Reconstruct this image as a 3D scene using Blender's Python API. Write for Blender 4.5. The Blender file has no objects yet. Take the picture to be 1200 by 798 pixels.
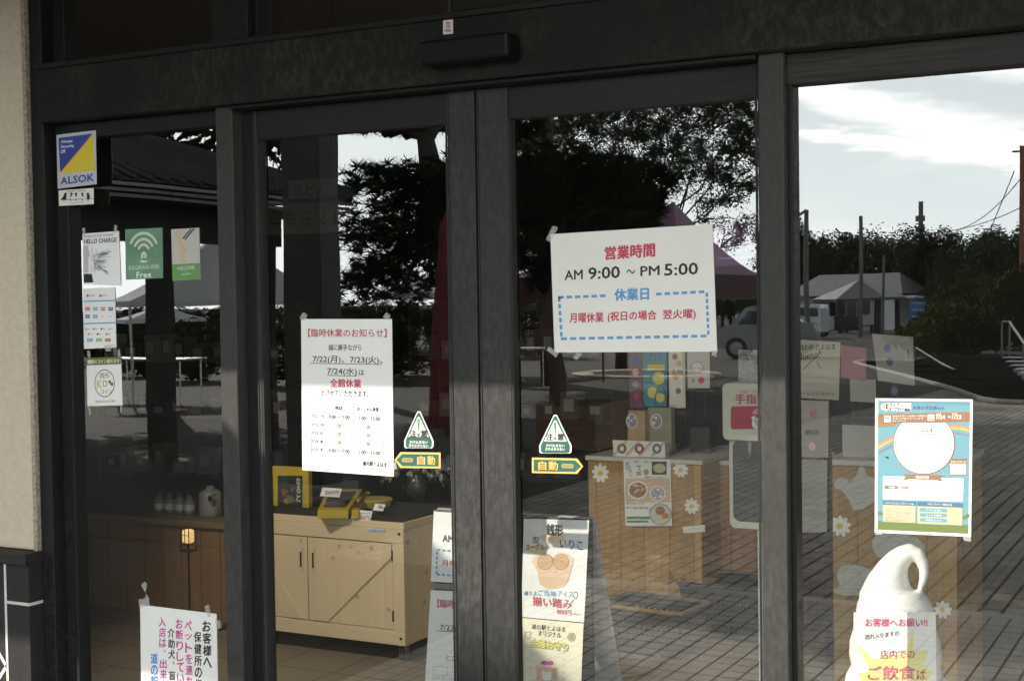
import bpy, bmesh, math, random
from mathutils import Vector, Matrix
R = math.radians
random.seed(7)
scene = bpy.context.scene
COL = scene.collection

# ------------------------------------------------------------------ camera
# world: X along the shop front (right), Y into the shop, Z up; the glass stands on Y = 0
FPX, YAW, PITCH, ROLL, DIST, EYE = 1640.62, 0.48810872, -0.02955312, -0.01498969, 3.12304, 1.5
fwd = Vector((-math.sin(YAW)*math.cos(PITCH), math.cos(YAW)*math.cos(PITCH), math.sin(PITCH)))
r0 = Vector((math.cos(YAW), math.sin(YAW), 0)); u0 = r0.cross(fwd)
rgt = r0*math.cos(ROLL) + u0*math.sin(ROLL)
upv = u0*math.cos(ROLL) - r0*math.sin(ROLL)
eye = Vector((0, -DIST, EYE))
cam = bpy.data.cameras.new('camera')
cam.sensor_width = 36; cam.sensor_fit = 'HORIZONTAL'
cam.lens = FPX/1200*36
cam.clip_start = 0.05; cam.clip_end = 3000
camo = bpy.data.objects.new('camera', cam); COL.objects.link(camo)
m = Matrix((rgt, upv, -fwd)).transposed().to_4x4(); m.translation = eye
camo.matrix_world = m
scene.camera = camo

# ------------------------------------------------------------------ light
SUN_AZ, SUN_EL = R(45), R(29.5)        # from the left in front of the shop
to_sun = Vector((-math.sin(SUN_AZ)*math.cos(SUN_EL), -math.cos(SUN_AZ)*math.cos(SUN_EL), math.sin(SUN_EL)))
sl = bpy.data.lights.new('sun', 'SUN'); sl.energy = 3.0; sl.angle = R(0.53); sl.color = (1, 0.93, 0.82)
so = bpy.data.objects.new('sun', sl); COL.objects.link(so)
so.rotation_euler = to_sun.to_track_quat('Z', 'Y').to_euler()

EXPOSURE = 1.35
world = bpy.data.worlds.new('World'); scene.world = world; world.use_nodes = True
nt = world.node_tree; nt.nodes.clear()
def wn(t, **k):
    n = nt.nodes.new(t)
    for a, b in k.items(): setattr(n, a, b)
    return n
sky = wn('ShaderNodeTexSky', sky_type='NISHITA', sun_disc=False, sun_elevation=SUN_EL)
sky.sun_rotation = math.atan2(to_sun.x, to_sun.y)
sky.air_density = 1.0; sky.dust_density = 0.6; sky.ozone_density = 1.0
tc = wn('ShaderNodeTexCoord')
sep = wn('ShaderNodeSeparateXYZ'); nt.links.new(tc.outputs['Generated'], sep.inputs[0])
def M_(op, a, b=None, c=None, clamp=False):
    n = wn('ShaderNodeMath', operation=op); n.use_clamp = clamp
    for i, v in enumerate((a, b, c)):
        if v is None: continue
        if isinstance(v, (int, float)): n.inputs[i].default_value = v
        else: nt.links.new(v, n.inputs[i])
    return n.outputs[0]
az = M_('ARCTAN2', sep.outputs[0], M_('MULTIPLY', sep.outputs[1], -1.0))   # 0 = straight out of the shop, negative to the left
el = M_('ARCSINE', sep.outputs[2])
cmb = wn('ShaderNodeCombineXYZ')
nt.links.new(M_('MULTIPLY', az, 1.0), cmb.inputs[0]); nt.links.new(M_('MULTIPLY', el, 4.0), cmb.inputs[1])
nz = wn('ShaderNodeTexNoise'); nz.inputs['Scale'].default_value = 9; nz.inputs['Detail'].default_value = 8; nz.inputs['Roughness'].default_value = 0.6
nz.inputs['Distortion'].default_value = 0.5
nt.links.new(cmb.outputs[0], nz.inputs['Vector'])
nz2 = wn('ShaderNodeTexNoise'); nz2.inputs['Scale'].default_value = 40; nz2.inputs['Detail'].default_value = 6
nt.links.new(cmb.outputs[0], nz2.inputs['Vector'])
wob = M_('MULTIPLY', M_('SUBTRACT', nz2.outputs[0], 0.5), 0.022)
elw = M_('ADD', el, wob)
def streak(a0, e0, a1, e1, w0, w1):
    s = (e1-e0)/(a1-a0)
    line = M_('ADD', M_('MULTIPLY', M_('SUBTRACT', az, a0), s), e0)
    t = M_('DIVIDE', M_('SUBTRACT', az, a0), (a1-a0), clamp=True)
    wdt = M_('ADD', M_('MULTIPLY', t, w1-w0), w0)
    d = M_('DIVIDE', M_('ABSOLUTE', M_('SUBTRACT', elw, line)), wdt)
    return M_('SUBTRACT', 1.0, d, clamp=True)
STREAKS = [(-0.302, 0.150, -0.145, 0.098, 0.014, 0.022), (-0.315, 0.116, -0.140, 0.090, 0.004, 0.014), (-0.27, 0.166, -0.13, 0.152, 0.006, 0.016)]
tot = None
for s in STREAKS:
    v = streak(*s)
    tot = v if tot is None else M_('MAXIMUM', tot, v)
base = M_('MULTIPLY', M_('SUBTRACT', nz.outputs[0], 0.47), 2.4, clamp=True)
cl = M_('ADD', M_('MULTIPLY', tot, 1.15), M_('MULTIPLY', base, 0.28), clamp=True)
mix = wn('ShaderNodeMix', data_type='RGBA')
nt.links.new(cl, mix.inputs['Factor'])
grey = wn('ShaderNodeMix', data_type='RGBA')
nt.links.new(M_('MULTIPLY', M_('SUBTRACT', 1.0, M_('DIVIDE', el, 0.6), clamp=True), 0.85), grey.inputs['Factor'])
hs = wn('ShaderNodeHueSaturation'); hs.inputs['Saturation'].default_value = 0.45; nt.links.new(sky.outputs[0], hs.inputs['Color'])
warm = wn('ShaderNodeMix', data_type='RGBA', blend_type='MULTIPLY'); warm.inputs['Factor'].default_value = 1.0; warm.inputs['B'].default_value = (1.08, 1.0, 0.90, 1)
nt.links.new(hs.outputs[0], warm.inputs['A'])
nt.links.new(warm.outputs['Result'], grey.inputs['A']); grey.inputs['B'].default_value = (16.6, 18.0, 18.4, 1)
nt.links.new(grey.outputs['Result'], mix.inputs['A'])
mix.inputs['B'].default_value = (24.0, 23.7, 22.8, 1)
bg = wn('ShaderNodeBackground'); bg.inputs['Strength'].default_value = 0.1
nt.links.new(mix.outputs['Result'], bg.inputs[0])
wo = wn('ShaderNodeOutputWorld'); nt.links.new(bg.outputs[0], wo.inputs[0])

scene.view_settings.view_transform = 'Standard'; scene.view_settings.look = 'None'
scene.view_settings.exposure = EXPOSURE; scene.view_settings.gamma = 1; scene.view_settings.use_curve_mapping = False
scene.render.engine = 'CYCLES'
cy = scene.cycles
cy.use_denoising = True
try: cy.denoiser = 'OPENIMAGEDENOISE'; cy.denoising_input_passes = 'RGB_ALBEDO_NORMAL'
except Exception: pass
cy.max_bounces = 10; cy.diffuse_bounces = 4; cy.glossy_bounces = 5; cy.transmission_bounces = 4; cy.transparent_max_bounces = 24
cy.sample_clamp_indirect = 6; cy.caustics_reflective = False; cy.caustics_refractive = False

# ------------------------------------------------------------------ where a measured direction meets a plane
def ray(px, py): return fwd + rgt*((px-600)/FPX) - upv*((py-399)/FPX)
def at(px, py, Y=0.0):
    d = ray(px, py); t = (Y+DIST)/d.y
    return eye + d*t
def floor_at(px, py, Z=0.0):
    d = ray(px, py); return eye + d*((Z-EYE)/d.z)
def zg(Y):                              # ground level outside: the plaza falls gently away from the shop
    return -0.0125*max(0.0, -Y-8)
def out_at(px, py, Yd):                 # a point of the plaza side, seen in the glass, Yd metres in front of the shop
    p = at(px, py, Yd); return Vector((p.x, -p.y, p.z))
def out_ground(px, py):
    d = ray(px, py); t = 1
    for _ in range(60): t = (zg(-(eye+d*t).y)-EYE)/d.z
    p = eye+d*t; return Vector((p.x, -p.y, p.z))

# ------------------------------------------------------------------ materials
MATS = {}
def mat(name, col, rough=0.6, metal=0.0, var=0.0, scale=8.0, bump=0.0, spec=0.5, emit=0.0, stretch=None, col2=None, detail=5, coat=0.0, trans=0.0):
    if name in MATS: return MATS[name]
    mt = bpy.data.materials.new(name); mt.use_nodes = True
    n = mt.node_tree.nodes; l = mt.node_tree.links
    b = n['Principled BSDF']
    b.inputs['Base Color'].default_value = (*col, 1); b.inputs['Roughness'].default_value = rough
    b.inputs['Metallic'].default_value = metal; b.inputs['Specular IOR Level'].default_value = spec
    b.inputs['Coat Weight'].default_value = coat
    if emit: b.inputs['Emission Color'].default_value = (*col, 1); b.inputs['Emission Strength'].default_value = emit
    if var or bump:
        t = n.new('ShaderNodeTexCoord'); mp = n.new('ShaderNodeMapping'); l.new(t.outputs['Object'], mp.inputs[0])
        if stretch: mp.inputs['Scale'].default_value = stretch
        z = n.new('ShaderNodeTexNoise'); z.inputs['Scale'].default_value = scale; z.inputs['Detail'].default_value = detail; z.inputs['Roughness'].default_value = 0.65
        l.new(mp.outputs[0], z.inputs['Vector'])
        if var:
            cr = n.new('ShaderNodeValToRGB'); e = cr.color_ramp.elements
            c2 = col2 or tuple(c*(1-var) for c in col); c1 = tuple(min(1, c*(1+var*0.6)) for c in col) if not col2 else col
            e[0].position = 0.36; e[0].color = (*c2, 1); e[1].position = 0.64; e[1].color = (*c1, 1)
            l.new(z.outputs[0], cr.inputs[0]); l.new(cr.outputs[0], b.inputs['Base Color'])
        if bump:
            bp = n.new('ShaderNodeBump'); bp.inputs['Strength'].default_value = bump; bp.inputs['Distance'].default_value = 0.01
            l.new(z.outputs[0], bp.inputs['Height']); l.new(bp.outputs[0], b.inputs['Normal'])
    if trans: b.inputs['Transmission Weight'].default_value = trans
    MATS[name] = mt
    return mt

def glass_mat():
    mt = bpy.data.materials.new('tinted_glass'); mt.use_nodes = True
    n = mt.node_tree.nodes; l = mt.node_tree.links; n.clear()
    o = n.new('ShaderNodeOutputMaterial'); tr = n.new('ShaderNodeBsdfTransparent'); gl = n.new('ShaderNodeBsdfGlossy')
    tr.inputs[0].default_value = (0.985, 0.99, 0.975, 1); gl.inputs['Roughness'].default_value = 0.0
    gl.inputs[0].default_value = (0.97, 0.99, 1.0, 1)
    lw = n.new('ShaderNodeLayerWeight'); lw.inputs['Blend'].default_value = 0.5
    pw = n.new('ShaderNodeMath'); pw.operation = 'POWER'; pw.inputs[1].default_value = 5.0; l.new(lw.outputs['Facing'], pw.inputs[0])
    ad = n.new('ShaderNodeMath'); ad.operation = 'MULTIPLY_ADD'; ad.inputs[1].default_value = 1-GLASS_R; ad.inputs[2].default_value = GLASS_R
    mx = n.new('ShaderNodeMixShader')
    l.new(pw.outputs[0], ad.inputs[0]); l.new(ad.outputs[0], mx.inputs[0]); l.new(tr.outputs[0], mx.inputs[1]); l.new(gl.outputs[0], mx.inputs[2])
    tw = n.new('ShaderNodeTexCoord'); zw = n.new('ShaderNodeTexNoise'); zw.inputs['Scale'].default_value = 2.2; zw.inputs['Detail'].default_value = 1
    l.new(tw.outputs['Object'], zw.inputs['Vector']); bw = n.new('ShaderNodeBump'); bw.inputs['Strength'].default_value = 0.05; bw.inputs['Distance'].default_value = 0.008
    l.new(zw.outputs[0], bw.inputs['Height']); l.new(bw.outputs[0], gl.inputs['Normal'])
    # a little dust on the outside
    df = n.new('ShaderNodeBsdfDiffuse'); df.inputs[0].default_value = (0.5, 0.48, 0.44, 1)
    t = n.new('ShaderNodeTexCoord'); z = n.new('ShaderNodeTexNoise'); z.inputs['Scale'].default_value = 14; z.inputs['Detail'].default_value = 8
    l.new(t.outputs['Object'], z.inputs['Vector'])
    mr = n.new('ShaderNodeMapRange'); mr.inputs[1].default_value = 0.45; mr.inputs[2].default_value = 0.8; mr.inputs[3].default_value = 0.001; mr.inputs[4].default_value = 0.007
    l.new(z.outputs[0], mr.inputs[0])
    z3 = n.new('ShaderNodeTexVoronoi'); z3.inputs['Scale'].default_value = 26
    l.new(t.outputs['Object'], z3.inputs['Vector'])
    sp = n.new('ShaderNodeMapRange'); sp.inputs[1].default_value = 0.03; sp.inputs[2].default_value = 0.06; sp.inputs[3].default_value = 0.10; sp.inputs[4].default_value = 0.0
    l.new(z3.outputs['Distance'], sp.inputs[0])
    am = n.new('ShaderNodeMath'); am.operation = 'ADD'; l.new(mr.outputs[0], am.inputs[0]); l.new(sp.outputs[0], am.inputs[1])
    m2 = n.new('ShaderNodeMixShader'); l.new(am.outputs[0], m2.inputs[0]); l.new(mx.outputs[0], m2.inputs[1]); l.new(df.outputs[0], m2.inputs[2])
    l.new(m2.outputs[0], o.inputs[0])
    return mt
GLASS_R = 0.20
GLASS = glass_mat()
def clear_mat(name, col):
    mt = bpy.data.materials.new(name); mt.use_nodes = True
    n = mt.node_tree.nodes; l = mt.node_tree.links; n.clear()
    o = n.new('ShaderNodeOutputMaterial'); tr = n.new('ShaderNodeBsdfTransparent'); tr.inputs[0].default_value = (*col, 1)
    l.new(tr.outputs[0], o.inputs[0]); return mt
GLASS_IN = clear_mat('glass_inner_face', (0.985, 0.99, 0.985))
def tape_mat():
    mt = bpy.data.materials.new('clear_tape'); mt.use_nodes = True
    n = mt.node_tree.nodes; l = mt.node_tree.links; n.clear()
    o = n.new('ShaderNodeOutputMaterial'); tr = n.new('ShaderNodeBsdfTransparent'); g = n.new('ShaderNodeBsdfPrincipled')
    g.inputs['Base Color'].default_value = (0.6, 0.6, 0.57, 1); g.inputs['Roughness'].default_value = 0.25
    mx = n.new('ShaderNodeMixShader'); mx.inputs[0].default_value = 0.34
    l.new(tr.outputs[0], mx.inputs[1]); l.new(g.outputs[0], mx.inputs[2]); l.new(mx.outputs[0], o.inputs[0]); return mt
TAPE = tape_mat()

def wood_mat(name, c1, c2, plank=0.11, axis='X', rough=0.5, seam=0.75, knot=5.5):
    """planks along Z (or X) with grain and knots"""
    mt = bpy.data.materials.new(name); mt.use_nodes = True
    n = mt.node_tree.nodes; l = mt.node_tree.links; b = n['Principled BSDF']; b.inputs['Roughness'].default_value = rough
    t = n.new('ShaderNodeTexCoord'); s = n.new('ShaderNodeSeparateXYZ'); l.new(t.outputs['Object'], s.inputs[0])
    def m_(op, a, bb):
        q = n.new('ShaderNodeMath'); q.operation = op
        for i, v in enumerate((a, bb)):
            if isinstance(v, (int, float)): q.inputs[i].default_value = v
            elif v is not None: l.new(v, q.inputs[i])
        return q.outputs[0]
    across = s.outputs['X'] if axis == 'X' else s.outputs['Z']
    q = m_('DIVIDE', across, plank); idx = m_('FLOOR', q, None); fr = m_('FRACT', q, None)
    wn_ = n.new('ShaderNodeTexWhiteNoise'); wn_.noise_dimensions = '1D'; l.new(idx, wn_.inputs['W'])
    mp = n.new('ShaderNodeMapping'); l.new(t.outputs['Object'], mp.inputs[0])
    mp.inputs['Scale'].default_value = (26, 26, 2.2) if axis == 'X' else (2.2, 26, 26)
    cb = n.new('ShaderNodeCombineXYZ'); l.new(m_('MULTIPLY', wn_.outputs[0], 37.0), cb.inputs[0]); l.new(m_('MULTIPLY', wn_.outputs[0], 11.0), cb.inputs[2]); l.new(cb.outputs[0], mp.inputs['Location'])
    z = n.new('ShaderNodeTexNoise'); z.inputs['Scale'].default_value = 1.0; z.inputs['Detail'].default_value = 6; z.inputs['Distortion'].default_value = 1.2
    l.new(mp.outputs[0], z.inputs['Vector'])
    v = n.new('ShaderNodeTexVoronoi'); v.inputs['Scale'].default_value = knot; l.new(t.outputs['Object'], v.inputs['Vector'])
    kn = n.new('ShaderNodeMapRange'); kn.inputs[1].default_value = 0.05; kn.inputs[2].default_value = 0.13; kn.inputs[3].default_value = 0.62; kn.inputs[4].default_value = 0.0
    l.new(v.outputs['Distance'], kn.inputs[0])
    tone = m_('ADD', m_('MULTIPLY', z.outputs[0], 0.75), m_('MULTIPLY', wn_.outputs[0], 0.35))
    cr = n.new('ShaderNodeValToRGB'); cr.color_ramp.elements[0].position = 0.25; cr.color_ramp.elements[0].color = (*c2, 1); cr.color_ramp.elements[1].position = 0.85; cr.color_ramp.elements[1].color = (*c1, 1)
    l.new(tone, cr.inputs[0])
    mk = n.new('ShaderNodeMix'); mk.data_type = 'RGBA'; l.new(kn.outputs[0], mk.inputs['Factor']); l.new(cr.outputs[0], mk.inputs['A']); mk.inputs['B'].default_value = (c2[0]*0.35, c2[1]*0.3, c2[2]*0.25, 1)
    jt = m_('LESS_THAN', fr, 0.035)
    mj = n.new('ShaderNodeMix'); mj.data_type = 'RGBA'; l.new(m_('MULTIPLY', jt, seam), mj.inputs['Factor']); l.new(mk.outputs['Result'], mj.inputs['A']); mj.inputs['B'].default_value = (0.03, 0.02, 0.012, 1)
    l.new(mj.outputs['Result'], b.inputs['Base Color'])
    return mt

def tile_mat(name, c1, c2, mortar, w, h, msize, offset=0.0, rot=0.0, rough=0.6, bump=0.4, stain=0.35, sc=(1, 1, 1)):
    mt = bpy.data.materials.new(name); mt.use_nodes = True
    n = mt.node_tree.nodes; l = mt.node_tree.links; b = n['Principled BSDF']; b.inputs['Roughness'].default_value = rough; b.inputs['Specular IOR Level'].default_value = 0.15
    t = n.new('ShaderNodeTexCoord'); mp = n.new('ShaderNodeMapping'); mp.inputs['Rotation'].default_value = (0, 0, rot); mp.inputs['Scale'].default_value = sc; l.new(t.outputs['Object'], mp.inputs[0])
    br = n.new('ShaderNodeTexBrick'); br.offset = offset; br.inputs['Scale'].default_value = 1.0
    br.inputs['Brick Width'].default_value = w; br.inputs['Row Height'].default_value = h; br.inputs['Mortar Size'].default_value = msize; br.inputs['Mortar Smooth'].default_value = 0.2
    br.inputs['Color1'].default_value = (*c1, 1); br.inputs['Color2'].default_value = (*c2, 1); br.inputs['Mortar'].default_value = (*mortar, 1)
    l.new(mp.outputs[0], br.inputs['Vector'])
    z = n.new('ShaderNodeTexNoise'); z.inputs['Scale'].default_value = 0.9; z.inputs['Detail'].default_value = 8; z.inputs['Roughness'].default_value = 0.7; l.new(t.outputs['Object'], z.inputs['Vector'])
    mr = n.new('ShaderNodeMapRange'); mr.inputs[1].default_value = 0.3; mr.inputs[2].default_value = 0.7; mr.inputs[3].default_value = 1-stain; mr.inputs[4].default_value = 1+stain*0.6; l.new(z.outputs[0], mr.inputs[0])
    z2 = n.new('ShaderNodeTexNoise'); z2.inputs['Scale'].default_value = 120; z2.inputs['Detail'].default_value = 3; l.new(t.outputs['Object'], z2.inputs['Vector'])
    mr2 = n.new('ShaderNodeMapRange'); mr2.inputs[3].default_value = 0.7; mr2.inputs[4].default_value = 1.3; l.new(z2.outputs[0], mr2.inputs[0])
    mm = n.new('ShaderNodeMath'); mm.operation = 'MULTIPLY'; l.new(mr.outputs[0], mm.inputs[0]); l.new(mr2.outputs[0], mm.inputs[1])
    vm = n.new('ShaderNodeVectorMath'); vm.operation = 'SCALE'; l.new(br.outputs['Color'], vm.inputs[0]); l.new(mm.outputs[0], vm.inputs['Scale'])
    l.new(vm.outputs[0], b.inputs['Base Color'])
    bp = n.new('ShaderNodeBump'); bp.inputs['Strength'].default_value = bump; bp.inputs['Distance'].default_value = 0.006; bp.invert = True
    l.new(br.outputs['Fac'], bp.inputs['Height']); l.new(bp.outputs[0], b.inputs['Normal'])
    return mt

def metal_mat(name, col, speck=0.5,  specscale=60, streak=(1, 1, 1), speckcol=(0.16, 0.155, 0.14), rough=0.5, low=0.25):
    """painted aluminium with weathering: blotchy dull patches and fine pale speckles"""
    mt = bpy.data.materials.new(name); mt.use_nodes = True
    n = mt.node_tree.nodes; l = mt.node_tree.links; b = n['Principled BSDF']
    b.inputs['Roughness'].default_value = rough; b.inputs['Specular IOR Level'].default_value = 0.3
    t = n.new('ShaderNodeTexCoord'); mp = n.new('ShaderNodeMapping'); mp.inputs['Scale'].default_value = streak; l.new(t.outputs['Object'], mp.inputs[0])
    z = n.new('ShaderNodeTexNoise'); z.inputs['Scale'].default_value = specscale; z.inputs['Detail'].default_value = 8; z.inputs['Roughness'].default_value = 0.75; l.new(mp.outputs[0], z.inputs['Vector'])
    z2 = n.new('ShaderNodeTexNoise'); z2.inputs['Scale'].default_value = 3.2; z2.inputs['Detail'].default_value = 5; l.new(t.outputs['Object'], z2.inputs['Vector'])
    mr = n.new('ShaderNodeMapRange'); mr.inputs[1].default_value = 0.44; mr.inputs[2].default_value = 0.62; l.new(z.outputs[0], mr.inputs[0])
    m2 = n.new('ShaderNodeMapRange'); m2.inputs[1].default_value = 0.36; m2.inputs[2].default_value = 0.66; m2.inputs[3].default_value = low; l.new(z2.outputs[0], m2.inputs[0])
    mu = n.new('ShaderNodeMath'); mu.operation = 'MULTIPLY'; l.new(mr.outputs[0], mu.inputs[0]); l.new(m2.outputs[0], mu.inputs[1])
    mu2 = n.new('ShaderNodeMath'); mu2.operation = 'MULTIPLY'; mu2.inputs[1].default_value = speck; l.new(mu.outputs[0], mu2.inputs[0])
    mx = n.new('ShaderNodeMix'); mx.data_type = 'RGBA'; l.new(mu2.outputs[0], mx.inputs['Factor']); mx.inputs['A'].default_value = (*col, 1); mx.inputs['B'].default_value = (*speckcol, 1)
    l.new(mx.outputs['Result'], b.inputs['Base Color'])
    rr = n.new('ShaderNodeMapRange'); rr.inputs[3].default_value = rough; rr.inputs[4].default_value = min(1, rough+0.35); l.new(mu.outputs[0], rr.inputs[0]); l.new(rr.outputs[0], b.inputs['Roughness'])
    bp = n.new('ShaderNodeBump'); bp.inputs['Strength'].default_value = 0.12; bp.inputs['Distance'].default_value = 0.002; l.new(z.outputs[0], bp.inputs['Height']); l.new(bp.outputs[0], b.inputs['Normal'])
    return mt

def leaf_mat(name, c1, c2):
    mt = bpy.data.materials.new(name); mt.use_nodes = True
    n = mt.node_tree.nodes; l = mt.node_tree.links; b = n['Principled BSDF']; b.inputs['Roughness'].default_value = 0.85; b.inputs['Specular IOR Level'].default_value = 0.08
    t = n.new('ShaderNodeTexCoord'); z = n.new('ShaderNodeTexNoise'); z.inputs['Scale'].default_value = 2.2; z.inputs['Detail'].default_value = 5; l.new(t.outputs['Object'], z.inputs['Vector'])
    cr = n.new('ShaderNodeValToRGB'); cr.color_ramp.elements[0].position = 0.35; cr.color_ramp.elements[0].color = (*c1, 1); cr.color_ramp.elements[1].position = 0.65; cr.color_ramp.elements[1].color = (*c2, 1)
    l.new(z.outputs[0], cr.inputs[0]); l.new(cr.outputs[0], b.inputs['Base Color'])
    return mt

# ------------------------------------------------------------------ mesh helpers
class MB:
    def __init__(s): s.v = []; s.f = []; s.m = []; s.mats = []
    def mi(s, mt):
        if mt not in s.mats: s.mats.append(mt)
        return s.mats.index(mt)
    def add(s, vs, fs, mt):
        k = len(s.v); i = s.mi(mt)
        s.v += [tuple(v) for v in vs]; s.f += [tuple(k+a for a in f) for f in fs]; s.m += [i]*len(fs)
    def box(s, x0, x1, y0, y1, z0, z1, mt):
        x0, x1 = min(x0, x1), max(x0, x1); y0, y1 = min(y0, y1), max(y0, y1); z0, z1 = min(z0, z1), max(z0, z1)
        vs = [(x, y, z) for x in (x0, x1) for y in (y0, y1) for z in (z0, z1)]
        s.add(vs, [(0, 1, 3, 2), (4, 6, 7, 5), (0, 4, 5, 1), (2, 3, 7, 6), (0, 2, 6, 4), (1, 5, 7, 3)], mt)
    def quad(s, a, b, c, d, mt): s.add([a, b, c, d], [(0, 1, 2, 3)], mt)
    def slab(s, pts, n, t, mt):
        """polygon pts (world) extruded by thickness t along n"""
        n = Vector(n).normalized()*t; k = len(pts)
        p = [Vector(q) for q in pts]; q = [a+n for a in p]
        s.add(p+q, [tuple(range(k))[::-1], tuple(range(k, 2*k))]+[(i, (i+1) % k, k+(i+1) % k, k+i) for i in range(k)], mt)
    def tube(s, pts, rad, mt, n=10, cap=True):
        pts = [Vector(p) for p in pts]; k = len(pts)
        if isinstance(rad, (int, float)): rad = [rad]*k
        vs = []; fs = []; pu = None
        for i, p in enumerate(pts):
            d = (pts[min(i+1, k-1)]-pts[max(i-1, 0)]).normalized()
            if pu is None: pu = d.orthogonal().normalized()
            pu = (pu - d*pu.dot(d)).normalized(); w = d.cross(pu)
            for j in range(n):
                a = 2*math.pi*j/n; vs.append(p+(pu*math.cos(a)+w*math.sin(a))*rad[i])
        for i in range(k-1):
            for j in range(n): fs.append((i*n+j, i*n+(j+1) % n, (i+1)*n+(j+1) % n, (i+1)*n+j))
        if cap: fs += [tuple(range(n))[::-1], tuple(range((k-1)*n, k*n))]
        s.add(vs, fs, mt)
    def lathe(s, prof, c, mt, n=24, sx=1, sy=1):
        c = Vector(c); vs = []; fs = []; k = len(prof)
        for r, z in prof:
            for j in range(n):
                a = 2*math.pi*j/n; vs.append(c+Vector((r*sx*math.cos(a), r*sy*math.sin(a), z)))
        for i in range(k-1):
            for j in range(n): fs.append((i*n+j, i*n+(j+1) % n, (i+1)*n+(j+1) % n, (i+1)*n+j))
        fs += [tuple(range(n))[::-1], tuple(range((k-1)*n, k*n))]
        s.add(vs, fs, mt)
    def build(s, name, parent=None, bevel=0.0, smooth=False, origin=None):
        me = bpy.data.meshes.new(name)
        vs = s.v
        off = Vector((0, 0, 0))
        if parent is not None: off = Vector(parent.get('_o', (0, 0, 0)))
        if origin is not None: off = Vector(origin)
        vs = [(a-off.x, b-off.y, c-off.z) for a, b, c in vs]
        me.from_pydata(vs, [], s.f)
        for mt in s.mats: me.materials.append(mt)
        me.polygons.foreach_set('material_index', s.m)
        if smooth: me.polygons.foreach_set('use_smooth', [True]*len(s.f))
        me.update()
        o = bpy.data.objects.new(name, me); COL.objects.link(o)
        if parent is not None:
            o.parent = parent
            # a sub-part sits in its part's own frame; both share the thing's frame origin
            o['_o'] = tuple(parent.get('_o', (0, 0, 0)))
        elif origin is not None:
            o.location = off; o['_o'] = tuple(off)
        else: o['_o'] = (0, 0, 0)
        if bevel:
            bv = o.modifiers.new('edge', 'BEVEL'); bv.width = bevel; bv.segments = 2; bv.limit_method = 'ANGLE'; bv.angle_limit = R(40)
        return o
def tag(o, label=None, cat=None, group=None, kind=None):
    if label: o['label'] = label
    if cat: o['category'] = cat
    if group: o['group'] = group
    if kind: o['kind'] = kind
    return o
def thing(name, loc, label, cat, group=None):
    o = bpy.data.objects.new(name, None); COL.objects.link(o); o.empty_display_size = 0.1
    o.location = loc; o['_o'] = tuple(loc)
    return tag(o, label, cat, group)

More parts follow.
